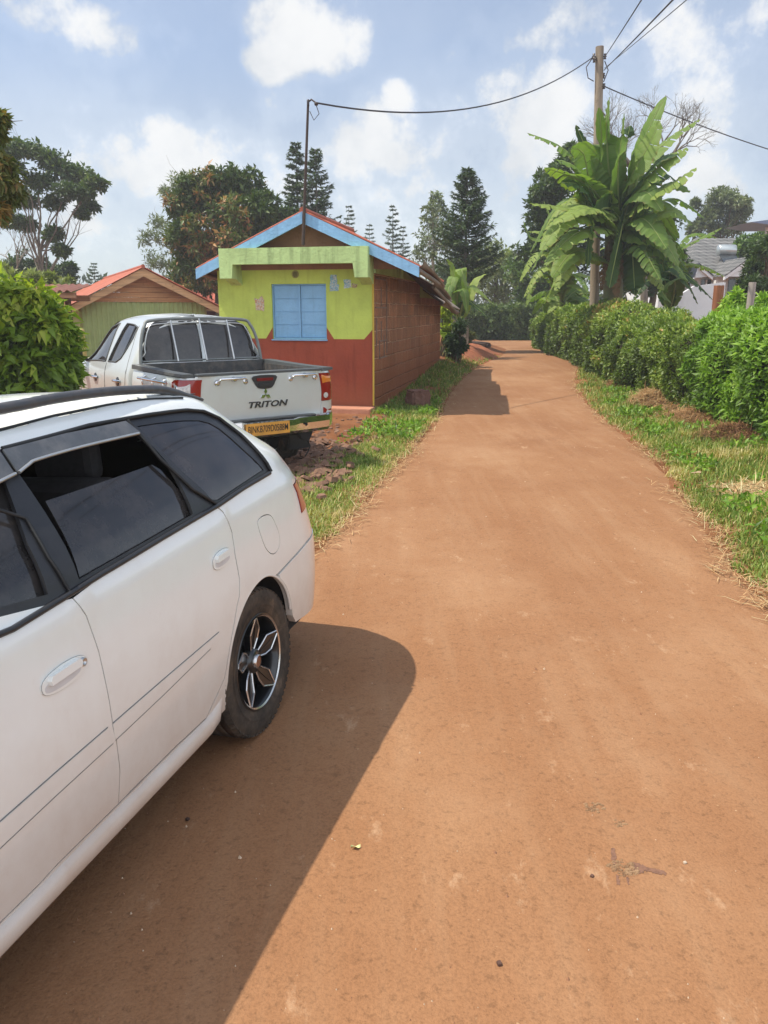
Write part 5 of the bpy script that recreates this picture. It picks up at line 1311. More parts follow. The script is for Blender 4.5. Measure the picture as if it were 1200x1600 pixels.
def pickets():
    t = thing('picket_fence', 'short pale weathered picket fence between the shop end and the tall conifer', 'fence', (0, 0, 0))
    for i in range(6):
        p = aty(709+i*4.2, 492+2.0*i, 21.5+i*.25); m = MB(); m.prism([(-.05, 0), (.05, 0), (.05, p.z-.45), (0, p.z-.38), (-.05, p.z-.45)], -.012, .012, lambda a, b, h: (p.x+a, p.y+h, .3+b)); m.build('picket', MB_PALE, t)
pickets()
def bank():
    M = mk('red_soil_bank', (.36, .12, .055), .95, .3, 5, bump=.8, bdist=.04)
    nx, ny = 26, 44; V = []
    for j in range(ny+1):
        for i in range(nx+1):
            u = i/nx; v = j/ny; y = lerp(20.8, 25.5, v); x = xl(y)-1.2+1.3*u; e = sin(pi*v)**.7
            h = .17*e*sstep(1.0, .50, u+.10*noise.noise(Vector((y*1.4, 2, 0))))+.05*e*noise.noise(Vector((x*4, y*4, 1)))
            V.append((x, y, gz(x, y)+h*min(1, 8*u)-.03))
    m = np_mesh('soil_bank', V, quads=[(j*(nx+1)+i, j*(nx+1)+i+1, (j+1)*(nx+1)+i+1, (j+1)*(nx+1)+i) for j in range(ny) for i in range(nx)], mats=[M], smooth=True); link('soil_bank', m)
    tag(bpy.data.objects['soil_bank'], 'eroded red soil bank under the tall conifer', kind='structure')
    p = hit_ground(742, 541); o = rock('stone_block', (p.x+.1, p.y+.1, p.z+.06), (.8, .30, .16), 'long dark flat stone at the lane edge under the tall conifer', 'stone', mk('dark_stone', (.06, .04, .035), .9, .4, 9, bump=.6), 2.2); o.rotation_euler = (0, .05, -.5)
bank()

# ------------------------------------------------------------------ grass
ML_GRASS = leafmat('grass_blade', [(0, (0.078, 0.123, 0.016)), (.35, (0.148, 0.239, 0.031)), (.65, (0.261, 0.341, 0.059)), (.82, (0.522, 0.392, 0.131)), (1, (0.600, 0.536, 0.248))], trans=.3, rough=.55)
ML_STRAW = leafmat('dry_straw', [(0, (0.157, 0.075, 0.036)), (.4, (0.386, 0.207, 0.093)), (.75, (0.600, 0.391, 0.186)), (1, (0.600, 0.540, 0.300))], trans=.1, rough=.7)
def blades(name, label, X, Yc, Z, L, W, tint, lean=.6, mat=None, kindv='stuff', flatz=False, parent=None, O=(0, 0, 0)):
    n = len(X); C = np.stack([X, Yc, Z], 1)-np.array(O); a = rng.uniform(0, 2*pi, n)
    hz = np.stack([np.cos(a), np.sin(a), np.zeros(n)], 1)*(lean*rng.random((n, 1))**.7*(1.6 if flatz else 1))
    D1 = norm(hz+np.array([0, 0, .12 if flatz else 1.0])); side = norm(np.cross(D1, hz+1e-3)); Lr = np.asarray(L)[:, None]; Wr = np.asarray(W)[:, None]
    mid = C+D1*Lr*.55; tip = mid+norm(D1+hz*.9-np.array([0, 0, .35])*lean)*Lr*.45
    V = np.stack([C-side*Wr*.5, C+side*Wr*.5, mid+side*Wr*.4, mid-side*Wr*.4, tip], 1).reshape(-1, 3); b = (np.arange(n)*5)[:, None]
    T = np.concatenate([b+[[0, 1, 2]], b+[[0, 2, 3]], b+[[3, 2, 4]]], 1).reshape(-1, 3)
    o = link(name, np_mesh(name, V, tris=T, mats=[mat or ML_GRASS], attrs={'tint': np.repeat(np.clip(tint, 0, 1), 5)}), parent)
    if label: tag(o, label, kind=kindv)
    return o
def scatter(region, ya, yb, dens, r_=rng):
    """region(y)->(x0,x1); dens(y) per m2"""
    X, Yv = [], []; y = ya
    while y < yb:
        dy = .25; x0, x1 = region(y+dy/2); x0 = min(x0, x1); n = int(max(0, x1-x0)*dy*dens(y)); X.append(r_.uniform(x0, x1, n)); Yv.append(r_.uniform(y, y+dy, n)); y += dy
    return np.concatenate(X), np.concatenate(Yv)
def ragged(x, y, edge, sgn): return .10*noise.noise(Vector((y*3, 1.7*sgn, 0)))+.05*noise.noise(Vector((y*11, 4.7*sgn, 0)))
def nz(X, Y_, s, o=0): return np.array([noise.noise(Vector((x*s, y*s, o))) for x, y in zip(X, Y_)])
def gzs(X, Y_): return np.array([gz(x, y) for x, y in zip(X, Y_)])
def build_grass():
    den = lambda y: 5200 if y < 6.5 else (3600 if y < 9 else (2200 if y < 13 else (1100 if y < 19 else 500)))
    # right verge
    X, Yv = scatter(lambda y: (xr(y)+.0, xf(y)+.35), .6, 33, lambda y: 2200 if y < 3 else den(y)); n = len(X)
    e = np.array([x-xr(y)-ragged(x, y, 0, 1) for x, y in zip(X, Yv)]); d = nz(X, Yv, 1.1, 3)+.5*nz(X, Yv, 3.1, 6)
    k = (e > .02+.10*rng.random(n))&(d > -.62)&~((d < -.25)&(rng.random(n) < .45)); X, Yv, e, d = X[k], Yv[k], e[k], d[k]; n = len(X)
    L = (.03+.065*rng.random(n)**1.4)*(1+.5*np.clip(e, 0, 1))*(1+.5*d); W = (.0045+.004*rng.random(n))*(1+.09*np.maximum(0, Yv-6))
    tint = .40+.16*d+rng.normal(size=n)*.20+.5*np.clip(.18-e, 0, 1)*2.2+(rng.random(n) < .08)*.38+.6*np.clip(nz(X, Yv, 1.3, 20)-.08, 0, 1)*1.6+.25*np.clip(nz(X, Yv, 4.0, 27), 0, 1)
    blades('grass', 'fresh green grass verge right of the lane', X, Yv, gzs(X, Yv), L, W, tint, .9)
    # left verge
    def reg(y):
        a = interp(y, [4, 7, 7.6, 9.2, 9.8, 11.7, 11.9, 30], [2.6, 2.4, 1.15, .75, .8, .9, 3.0, 2.2]); x1 = xl(y); x0 = x1-a
        if y > 11.8 and y < 20.4: x0 = max(x0, -.17+.2217*(y-12.1)+.02)
        return (x0, x1)
    X, Yv = scatter(reg, 4.0, 24, den); n = len(X)
    e = np.array([xl(y)-x-ragged(x, y, 0, -1) for x, y in zip(X, Yv)]); d = nz(X, Yv, 1.1, 13)+.5*nz(X, Yv, 3.1, 16)
    out = np.array([x-reg(y)[0] for x, y in zip(X, Yv)])
    k = (e > .02+.10*rng.random(n))&(d > -.6)&((out > .35*rng.random(n))|(Yv > 11.8))&~((d < -.2)&(rng.random(n) < .4)); X, Yv, e, d = X[k], Yv[k], e[k], d[k]; n = len(X)
    L = (.04+.05*rng.random(n))*(1+.5*np.clip(e, 0, 1)); W = (.0042+.004*rng.random(n))*(1+.09*np.maximum(0, Yv-6))
    tint = np.where(Yv > 11.5, .34, .56)+.16*d+rng.normal(size=n)*.20+.3*np.clip(nz(X, Yv, 2.5, 27), 0, 1)+.5*np.clip(.2-e, 0, 1)*2.2+(rng.random(n) < .08)*.3
    blades('grass', 'short yellowish green grass verge left of the lane', X, Yv, gzs(X, Yv), L, W, tint, 1.0)
    # broader leaved weeds
    for (nm, lab, pts) in (('weeds', 'broad leaved weeds in the right verge', [(4.2, 14.5, 1)]), ('weeds', 'broad leaved weeds by the shop step', [(8.5, 13, -1)])):
        X, Yv = scatter((lambda y: (xr(y)+.25, xf(y)+.1)) if pts[0][2] > 0 else (lambda y: (xl(y)-.95, xl(y)-.1)), pts[0][0], pts[0][1], lambda y: 620); dd = nz(X, Yv, 1.5, 30); k = dd > .08; X, Yv = X[k], Yv[k]; n = len(X)
        C = np.stack([X, Yv, gzs(X, Yv)+.03+.07*rng.random(n)], 1); D = norm(rng.normal(size=(n, 3))+np.array([0, 0, .35])); N = norm(rng.normal(size=(n, 3))*.4+np.array([0, 0, 1]))
        o = leaves_obj(nm, ML_LIME, None, C, D, N, .05+.05*rng.random(n), .025+.015*rng.random(n), np.clip(.4+rng.normal(size=n)*.2, 0, 1)); tag(o, lab, kind='stuff')
    # loose straw along both tarmac edges
    for sg, lab in ((1, 'thin dry straw strewn along the right edge of the tarmac'), (-1, 'thin dry straw strewn along the left edge of the tarmac')):
        X, Yv = scatter((lambda y: (xr(y)-.20, xr(y)+.28)) if sg > 0 else (lambda y: (xl(y)-.28, xl(y)+.20)), 3.6 if sg > 0 else 4.6, 20, lambda y: 2600 if y < 9 else 1100); n = len(X)
        e = np.array([(x-xr(y) if sg > 0 else xl(y)-x)-ragged(x, y, 0, sg) for x, y in zip(X, Yv)]); k = (np.abs(e-.02) < rng.exponential(.05, n))&((nz(X, Yv, 2.0, 40) > -.25)|(rng.random(n) < .2)); X, Yv = X[k], Yv[k]; n = len(X)
        Z = np.array([max(gz(x, y), zroad(y))+.022+.012*rng.random() for x, y in zip(X, Yv)])
        blades('straw', lab, X, Yv, Z, .05+.11*rng.random(n), .003+.003*rng.random(n), .62+rng.normal(size=n)*.2, 1.0, ML_STRAW, flatz=True)
build_grass()
def heap(px, py, wx, wy, h, label, tint, n, seed, wscale=1.0):
    c = hit_ground(px, py); r_ = np.random.default_rng(seed); t = thing('straw_heap', label, 'straw heap', (c.x, c.y, c.z)); a = r_.uniform(0, 2*pi, n); rr = r_.random(n)**.6
    rag = 1+.38*np.array([noise.noise(Vector((cos(v)*1.7, sin(v)*1.7, seed*3.1))) for v in a])+.15*r_.random(n)
    X = np.cos(a)*rr*wx*rag; Y_ = np.sin(a)*rr*wy*rag; prof = (1-rr**2)*h*(1+.5*nz(X*2, Y_*2, 1.5, seed)); Z = np.array([gz(x+c.x, y+c.y)-c.z for x, y in zip(X, Y_)])+prof*r_.uniform(.75, 1.08, n)+.01
    blades('strands', None, X, Y_, Z, (.08+.15*r_.random(n)), (.005+.006*r_.random(n))*wscale, tint+r_.normal(size=n)*.2, 1.2, ML_STRAW, flatz=True, parent=t)
    m = MB(); V = [(0, 0, h*.85)]; k = 20; ring = []
    for j, f in enumerate((.35, .7, 1.0)):
        for i in range(k): aa = 2*pi*i/k; rg = 1+.38*noise.noise(Vector((cos(aa)*1.7, sin(aa)*1.7, seed*3.1))); x, y = cos(aa)*wx*f*rg, sin(aa)*wy*f*rg; V.append((x, y, gz(x+c.x, y+c.y)-c.z+(1-f*f)*h*.85*(1+.5*noise.noise(Vector((x*3, y*3, seed))))-.02))
    F = [(0, 1+i, 1+(i+1) % k) for i in range(k)]+[(1+j*k+i, 1+(j+1)*k+i, 1+(j+1)*k+(i+1) % k, 1+j*k+(i+1) % k) for j in range(2) for i in range(k)]
    m.add(V, F, 0, True); m.build('packed_straw', mk('packed_straw', (.26, .12, .06), .95, .4, 30, bump=.8), t)
heap(975, 606, .30, .70, .16, 'small reddish straw heap furthest along the hedge foot', .36, 3200, 1)
heap(1030, 632, .40, .95, .20, 'largest golden straw heap at the foot of the hedge', .58, 7500, 2)
heap(1092, 660, .36, .75, .16, 'red brown straw and soil heap between the golden heap and the dull grey one', .40, 5200, 5)
heap(1148, 684, .32, .65, .11, 'dull grey brown heap of old cuttings under the bright green hedge section', .14, 4600, 3)
heap(1190, 775, .30, .50, .05, 'pale scattered straw patch in the grass nearest at the right edge', .72, 1300, 4)

# ------------------------------------------------------------------ rubble, stones, droppings
M_SHARD = mk('brown_shale', (.20, .105, .065), .9, .4, 14, dirt=(.33, .19, .12), dirtamt=.6, bump=.6)
def rubble():
    r_ = random.Random(4); V = []; m = MB()
    def shard(x, y, z, s, fl):
        k = r_.randint(4, 6); a0 = r_.uniform(0, 6); pts = [(s*r_.uniform(.5, 1)*cos(a0+2*pi*i/k), s*.75*r_.uniform(.5, 1)*sin(a0+2*pi*i/k)) for i in range(k)]
        R = Matrix.Rotation(r_.uniform(-.5, .5)*(1 if fl else 1.4), 3, 'X') @ Matrix.Rotation(r_.uniform(-.5, .5), 3, 'Y') @ Matrix.Rotation(r_.uniform(0, 6), 3, 'Z'); h = s*r_.uniform(.18, .4)
        m.prism(pts, -h/2, h/2, lambda a, b, hh: tuple(R @ Vector((a*(1-.15*(hh > 0)), b*(1-.15*(hh > 0)), hh))+Vector((x, y, z))))
    for i in range(330):
        px, py = r_.gauss(475, 36), r_.gauss(727, 22); p = hit_ground(px, py); shard(p.x, p.y, p.z+.02+.05*r_.random(), r_.uniform(.05, .13), True)
    for i in range(260):
        px, py = r_.uniform(455, 640), r_.uniform(652, 712); p = hit_ground(px, py)
        if p.x > xl(p.y)-.55: continue
        shard(p.x, p.y, p.z+.01, r_.uniform(.02, .075), True)
    o = m.build('rubble', M_SHARD); tag(o, 'broken flat brown stones and shards on bare soil beside the pickup', kind='stuff')
rubble()
M_DUNG = mk('dry_dung', (.36, .20, .10), .95, .55, 70, bump=.9, dirt=(.58, .38, .21), dirtamt=.8)
def pat(px, py, r, label, n, seed, flat=.35):
    p = onroad(px, py); r_ = random.Random(seed); m = MB()
    for i in range(n):
        a = r_.uniform(0, 6.28); q = r*r_.random()**.6; x, y = q*cos(a), q*.8*sin(a); s = r*r_.uniform(.10, .26); k = 7
        V = [(x, y, s*flat*1.6)]; 
        for f, hh in ((.55, 1.3), (1, 0)):
            for j in range(k): aa = 2*pi*j/k+i; w = r_.uniform(.75, 1.15); V.append((x+s*f*w*cos(aa), y+s*f*w*sin(aa)*.7, s*flat*hh))
        m.add(V, [(0, 1+j, 1+(j+1) % k) for j in range(k)]+[(1+j, 1+k+j, 1+k+(j+1) % k, 1+(j+1) % k) for j in range(k)], 0, False)
    o = m.build('dung_pat', M_DUNG); o.location = (p.x, p.y, p.z); tag(o, label, 'dung'); return o
pat(929, 1262, .034, 'crumbled dry dung pieces furthest up the lane of the three droppings', 34, 1)
pat(968, 1286, .026, 'small streaky crumbled dropping between the other two droppings', 26, 2)
pat(974, 1357, .044, 'rounded trampled dropping beside a dark wet streak on the lane', 64, 3)
def stain():
    P = [(955, 1328), (960, 1327), (963, 1340), (961, 1350), (958, 1352), (955, 1342)]
    P2 = [(963, 1368), (966, 1370), (968, 1381), (965, 1383), (963, 1376)]
    P3 = [(979, 1372), (982, 1373), (984, 1382), (980, 1382)]
    Q = [(985, 1348), (998, 1350), (1012, 1356), (1038, 1362), (1037, 1368), (1010, 1362), (1000, 1366), (988, 1361)]
    m = MB()
    for pl in (P, P2, P3, Q):
        w = [onroad(a, b)+Vector((0, 0, .0022)) for a, b in [(a+2.2*noise.noise(Vector((a*.35, b*.35, 1))), b+2.2*noise.noise(Vector((a*.35, b*.35, 7)))) for a, b in densify(smooth_poly(pl, 4, True), 1.2)]]; m.add([tuple(v) for v in w], [tuple(range(len(w)))], 0)
    o = m.build('wet_stain', mk('damp_dust', (.20, .098, .058), .75, .5, 90, bump=.3)); tag(o, 'dark wet streaks around the trampled dropping', kind='structure')
stain()
def pebble(px, py, s, col, label, seed):
    p = onroad(px, py); rock('pebble', (p.x, p.y, p.z+s*.25), (s, s*.8, s*.6), label, 'pebble', mk('pebble_stone', col, .9, .3, 60), seed, sub=1)
pebble(925, 1370, .011, (.12, .06, .04), 'tiny dark pebble left of the trampled dropping', 1)
pebble(780, 1507, .013, (.10, .05, .035), 'small dark clod on the lane near the bottom of the picture', 2)
pebble(293, 1281, .012, (.06, .03, .02), 'dark pebble in the shadow of the white estate car', 3)
pebble(1070, 1349, .010, (.5, .4, .3), 'tiny pale pebble right of the wet streak', 4)
def fallen(px, py, L, col, label, a, z=None):
    p = onroad(px, py)+Vector((0, 0, .003)) if z is None else atz(px, py, z); m = MB(); V = []
    for i in range(9):
        u = i/8; w = L*.28*sin(pi*min(.98, u+.02)); V += [(u*L, -w, .006*sin(u*5)+.006), (u*L, 0, .002), (u*L, w, .005+.006*cos(u*6))]
    F = [(i*3+k, i*3+k+1, i*3+k+4, i*3+k+3) for i in range(8) for k in range(2)]; m.add(V, F, 0, True); o = m.build('fallen_leaf', mk('fallen_leaf_mat', col, .6, .2, 60)); o.location = p; o.rotation_euler = (0, 0, a); tag(o, label, 'leaf')
fallen(548, 1327, .030, (.62, .58, .25), 'small pale yellow leaf lying on the sunlit lane near the shadow edge', .2)
p = hit_ground(1088, 738); fallen(1080, 740, .13, (.48, .33, .2), 'dry tan leaf lying in the right grass verge', .5, p.z+.09)
def gravel():
    r_ = random.Random(9); m = MB()
    for i in range(1500):
        y = 1.3+10*r_.random()**1.6; x = r_.uniform(xl(y)+.05, xr(y)-.05); s = r_.uniform(.0018, .0048)*(1 if r_.random() < .93 else 2.0); z = road_z(x, y)-.001
        k = 5; V = [(x, y, z+s*1.1)]+[(x+s*r_.uniform(.7, 1.2)*cos(2*pi*j/k), y+s*r_.uniform(.7, 1.2)*sin(2*pi*j/k), z-.003) for j in range(k)]
        m.add(V, [(0, 1+j, 1+(j+1) % k) for j in range(k)], 0 if r_.random() < .6 else 1)
    o = m.build('grit', [mk('grit_red', (.30, .15, .08), .9, .3, 60, bump=0), mk('grit_pale', (.52, .38, .26), .9, .3, 60, bump=0)]); tag(o, 'fine loose grit scattered over the lane', kind='stuff')
gravel()
# ------------------------------------------------------------------ car body surfaces
def pxlist(S, W, pts, guess=(0, .6), off=0.0):
    """pixel positions -> (p, q) on surface S of a car placed by matrix W"""
    out = []; g = list(guess)
    for (px, py) in pts:
        for start in (g, [g[0], .6], [-.8, .9], [.2, .7], [-.3, 1.1]):
            p, q = start; ok = False
            for _ in range(40):
                f = lambda a, b: proj(W @ (S(a, b)[0]+S(a, b)[1]*off))
                x, y = f(p, q); ex, ey = px-x, py-y
                if abs(ex)+abs(ey) < .02: ok = True; break
                h = 1e-3; x1, y1 = f(p+h, q); x2, y2 = f(p, q+h)
                a, b, c, d = (x1-x)/h, (x2-x)/h, (y1-y)/h, (y2-y)/h; det = a*d-b*c
                if abs(det) < 1e-6: break
                dp, dq = (ex*d-ey*b)/det, (ey*a-ex*c)/det
                m_ = max(abs(dp)/.25, abs(dq)/.12, 1); p += dp/m_; q += dq/m_
            if ok: break
        if not ok: print('PXMISS', px, py, p, q)
        out.append((p, q)); g = [p, q]
    return out
def car_surf(wq, belt, kf, Ur, Uf, ra, rb, q0=.15, qb=.96, fa=.7, fb=.35, crown=None):
    """wq(q) half width; belt(u) height of section q=qb; kf(u) vertical scale above belt; Ur(q)/Uf(q) rear and front ends;
    ra/rb corner size along/across at the rear; fa/fb at the front"""
    def pos(p, q):
        w = wq(q); U = Ur(q); a = min(ra, 9); b = min(rb, w*.75); pc = U-a
        if p > pc:
            arc = (a+b)*.80; th = (p-pc)/arc
            if th < 1:
                t = th*pi/2; u = pc+a*sin(t)**.9 if t > 0 else pc; l = w-b+b*max(0, cos(t))**.9
            else: u = U+.02*min(1, (p-pc-arc)); l = max(0.0, (w-b)-(p-pc-arc))
            u = pc+a*(sin(min(th, 1)*pi/2)) ; l = (w-b+b*cos(min(th, 1)*pi/2)) if th < 1 else l
        else:
            Uf_ = Uf(q); b2 = min(fb, w*.75); pf = Uf_+fa
            if p < pf:
                arc = (fa+b2)*.80; th = (pf-p)/arc
                if th < 1: u = pf-fa*sin(th*pi/2); l = w-b2+b2*cos(th*pi/2)
                else: u = Uf_; l = max(0.0, (w-b2)-(pf-p-arc))
            else: u, l = p, w
        bz = belt(u)
        z = q0+(q-q0)*(bz-q0)/(qb-q0) if q < qb else bz+(q-qb)*kf(u)
        return Vector((l, u, z))
    def S(p, q):
        h = 2e-3; a = pos(p+h, q)-pos(p-h, q); b = pos(p, q+h)-pos(p, q-h); n = a.cross(b)
        n = n.normalized() if n.length > 1e-12 else Vector((1, 0, 0))
        return pos(p, q), n
    return S
# materials
def m_carpaint(name, col, dust=(.42, .24, .14), duststr=.5, dusth=.55, rough=.28, metal=0.0, coat=.8):
    n = NT(name); co = n.coord(); f = n.noise(co, 3.0, 6, .7); g = n.noise(co, 60, 4, .75); sz = n.n('ShaderNodeSeparateXYZ'); n.l(co, sz.inputs[0])
    st = n.noise(n.mapping(co, (5, 5, 1.4)), 2.0, 5, .7)
    low = n.math('SUBTRACT', 1.0, n.math('DIVIDE', n.math('ADD', sz.outputs[2], n.math('MULTIPLY', f, -.25)), dusth), True)
    am = n.math('ADD', n.math('MULTIPLY', low, duststr), n.math('MULTIPLY', n.ramp(f, [(.45, 0.0), (.8, 1.0)]), .10), True)
    am = n.math('ADD', am, n.math('MULTIPLY', n.ramp(g, [(.60, 0.0), (.72, 1.0)]), .07), True)
    am = n.math('ADD', am, n.math('MULTIPLY', n.ramp(st, [(.5, 0.0), (.8, 1.0)]), .06), True)
    c = n.mix(am, col, dust)
    r = n.math('ADD', n.math('MULTIPLY', am, .7), rough, True)
    b = n.bsdf(c, r, metal, .5, bump=n.noise(co, 2.2, 2, .5), bstr=.03, bdist=.02, coat=coat, coatr=.06)
    return n.m
M_SEAMG = mk('grey_seam', (.14, .13, .12), .7, .2, 40, bump=0)
M_PAINTW = m_carpaint('white_car_paint', (.82, .83, .785), dust=(.45, .29, .19), duststr=.75)
M_TRIM = mk('black_trim', (.022, .022, .024), .38, .3, 30, bump=.08)
M_RAIL = mk('dark_grey_rail', (.060, .062, .066), .45, .2, 30, bump=.05, dirt=(.18, .13, .10), dirtamt=.3)
M_RUBBER = mk('window_rubber', (.012, .012, .012), .6, .2, 30, bump=0)
def m_glass(name, col=(.012, .012, .014), rough=.04, dust=.06):
    n = NT(name); co = n.coord(); f = n.noise(co, 7, 6, .75); c = n.mix(n.math('MULTIPLY', n.ramp(f, [(.4, 0), (.75, 1)]), dust), col, (.25, .2, .17))  # dust mix: thin real film, raised to paint in pale cloud reflection
    b = n.bsdf(c, n.math('ADD', n.math('MULTIPLY', f, .10), rough-.03), spec=.5, bump=n.noise(co, 1.6, 2, .5), bstr=.05, bdist=.02, coat=.25, coatr=.02); b.inputs['IOR'].default_value = 1.5
    return n.m
M_GLASS = m_glass('tinted_glass', (.020, .018, .018), .045, .16); M_GLASSL = m_glass('tinted_side_glass', (.018, .017, .017), .05, .16)
M_CHROME = mk('chrome', (.72, .72, .72), .12, .08, 20, metal=1.0, bump=0); M_SILVER = mk('satin_silver', (.55, .55, .54), .3, .1, 20, metal=.8, bump=0)
def m_tyre():
    n = NT('dusty_tyre'); co = n.coord(); f = n.noise(co, 9, 6, .75); g = n.noise(co, 40, 4, .7)
    c = n.ramp(f, [(.32, (.022, .020, .018)), (.55, (.075, .055, .040)), (.75, (.17, .115, .075))]); c = n.mix(n.ramp(g, [(.5, 0), (.75, .5)]), c, (.03, .025, .02))
    n.bsdf(c, .85, spec=.25, bump=g, bstr=.3, bdist=.006); return n.m
M_TYRE = m_tyre(); M_RIMBLK = mk('gloss_black_rim', (.010, .010, .011), .3, .2, 30, coat=.5, bump=0); M_RIMEDGE = mk('machined_rim_edge', (.62, .60, .58), .25, .15, 40, metal=.9, bump=0)
M_RUSTHUB = mk('rusty_hub', (.25, .10, .045), .8, .4, 60); M_REDL = mk('red_lens', (.26, .010, .008), .1, .1, 20, coat=.6, bump=0); M_ORL = mk('amber_lens', (.65, .20, .02), .1, .1, 20, coat=.6, bump=0); M_CLR = mk('clear_lens', (.55, .52, .50), .12, .5, 40, coat=.6, bump=0)
M_INT = mk('car_interior', (.020, .019, .019), .8, .3, 8, bump=.1); M_SEAT = mk('seat_cloth', (.055, .05, .05), .9, .3, 40)
M_WELL = mk('wheel_well', (.012, .010, .009), .95, .4, 10)

def wheel(parent, x, y, z, R, width, side=1, spokes=True, rim_r=None, name='wheel', depth=.020):
    """wheel group: tyre with tread blocks, rim with split spokes; outer face towards +x*side"""
    w = bpy.data.objects.new(name, None); COL.objects.link(w); w.parent = parent; w.location = (x, y, z); w.rotation_euler = (0, 0, 0 if side > 0 else pi)
    rr = rim_r or R*.655
    m = MB(); hw = width/2; so_ = R*.05
    prof = [(rr*.985, -hw*.82), (rr*1.03, -hw*.92), (R*.86, -hw*1.0), (R*.955, -hw*.93), (R*.992, -hw*.74)]
    m.lathe(prof, 'x', n=96); m.lathe([(r, -h) for r, h in prof][::-1], 'x', n=96)
    # tread ribs with grooves
    xs = [-hw*.74, -hw*.40, -hw*.37, -.006, .006, hw*.37, hw*.40, hw*.74]
    tp = []
    for i, xx in enumerate(xs): tp.append((R if i in (1, 2, 3, 4, 5, 6) else R*.992, xx))
    tp2 = [(R*.992, xs[0]), (R, xs[1]), (R*.972, xs[1]+.002), (R*.972, xs[2]-.0), (R, xs[2]+.002), (R, xs[3]), (R*.972, xs[3]+.002), (R*.972, xs[4]-.002), (R, xs[4]), (R, xs[5]-.002), (R*.972, xs[5]), (R*.972, xs[6]-.002), (R, xs[6]), (R*.992, xs[7])]
    m.lathe(tp2, 'x', n=96)
    for k in range(58):   # lateral shoulder blocks
        a = 2*pi*k/58
        for s in (-1, 1):
            rot = Matrix.Rotation(a, 3, 'X'); c = rot @ Vector((s*hw*.80, 0, R*.966)); m.box(c, (hw*.28, R*.062, R*.045), rot @ Matrix.Rotation(s*.35, 3, 'Y'))
    ring = [(rr*1.16, hw*.965), (rr*1.19, hw*1.0), (rr*1.22, hw*.99)]; m.lathe(ring, 'x', n=96)
    m.build('tyre', M_TYRE, w)
    r = MB(); o = hw*.90
    r.lathe([(rr*.995, -hw*.8), (rr*.90, -hw*.7), (rr*.88, o-depth*2.6), (rr*.93, o-depth*.6), (rr*.955, o-.004), (rr*1.0, o+.004), (rr*1.02, o-.004), (rr*.99, o-.012)], 'x', n=72, mi=0)
    r.lathe([(rr*.90, -hw*.5), (rr*.3, -hw*.45), (.001, -hw*.45)], 'x', n=48, mi=2)
    r.lathe([(rr*.94, o+.001), (rr*.957, o+.003), (rr*.972, o+.005)], 'x', n=72, mi=1)
    if spokes:
        for k in range(5):
            a = 2*pi*k/5+.244
            ca, sa = cos(a), sin(a)
            def fr(rad, tan, h): return (o-depth-.02+.04*(rad/rr)+h, ca*rad-sa*tan, sa*rad+ca*tan)
            K = [(rr*.19, -rr*.05), (rr*.45, -rr*.17), (rr*.66, -rr*.19), (rr*.94, rr*.015), (rr*.94, rr*.085), (rr*.62, rr*.20), (rr*.42, rr*.12), (rr*.19, rr*.05)]
            r.prism(K, -.024, .000, lambda a_, b_, h: fr(a_, b_, h), 0)
            Ki = inset(K, rr*.012)
            r.tube([fr(a_, b_, .002) for a_, b_ in K+[K[0]]], rr*.020, 5, 1, smooth=False)
            r.tube([fr(rr*.30, -rr*.02, .002), fr(rr*.60, rr*.0, .002), fr(rr*.80, rr*.03, .002)], rr*.010, 4, 0)
            rb_ = a+pi/5; r.lathe([(.001, 0), (rr*.045, .0), (rr*.045, -.02)], 'x', (o-depth-.006, rr*.24*cos(rb_), rr*.24*sin(rb_)), 8, 2)
        r.lathe([(rr*.27, o-depth-.03), (rr*.25, o-depth+.0), (rr*.14, o-depth+.004)], 'x', n=24, mi=0)
        r.lathe([(rr*.15, o-depth+.002), (rr*.145, o-depth+.016), (rr*.125, o-depth+.018)], 'x', n=24, mi=1)
        r.lathe([(rr*.125, o-depth+.014), (.001, o-depth+.014)], 'x', n=24, mi=3)
    else:
        for k in range(6):
            a = 2*pi*k/6; rot = Matrix.Rotation(a, 3, 'X'); c = rot @ Vector((o-depth, 0, rr*.55)); r.box(c, (.02, rr*.26, rr*.75), rot, 0, .006)
        r.lathe([(rr*.3, o-depth-.01), (rr*.26, o-depth+.02), (.001, o-depth+.02)], 'x', n=24, mi=0)
    r.build('rim', [M_RIMBLK if spokes else M_SILVER, M_RIMEDGE, M_WELL, M_RUSTHUB], w)
    return w

def mirror_mesh(o, name=None):
    """copy of part mirrored in x with its own mesh"""
    me = o.data.copy()
    if 'custom_normal' in me.attributes: me.attributes.remove(me.attributes['custom_normal'])
    me.transform(Matrix.Scale(-1, 4, Vector((1, 0, 0)))); me.flip_normals(); c = link(name or o.name.split('.')[0], me, o.parent); return c

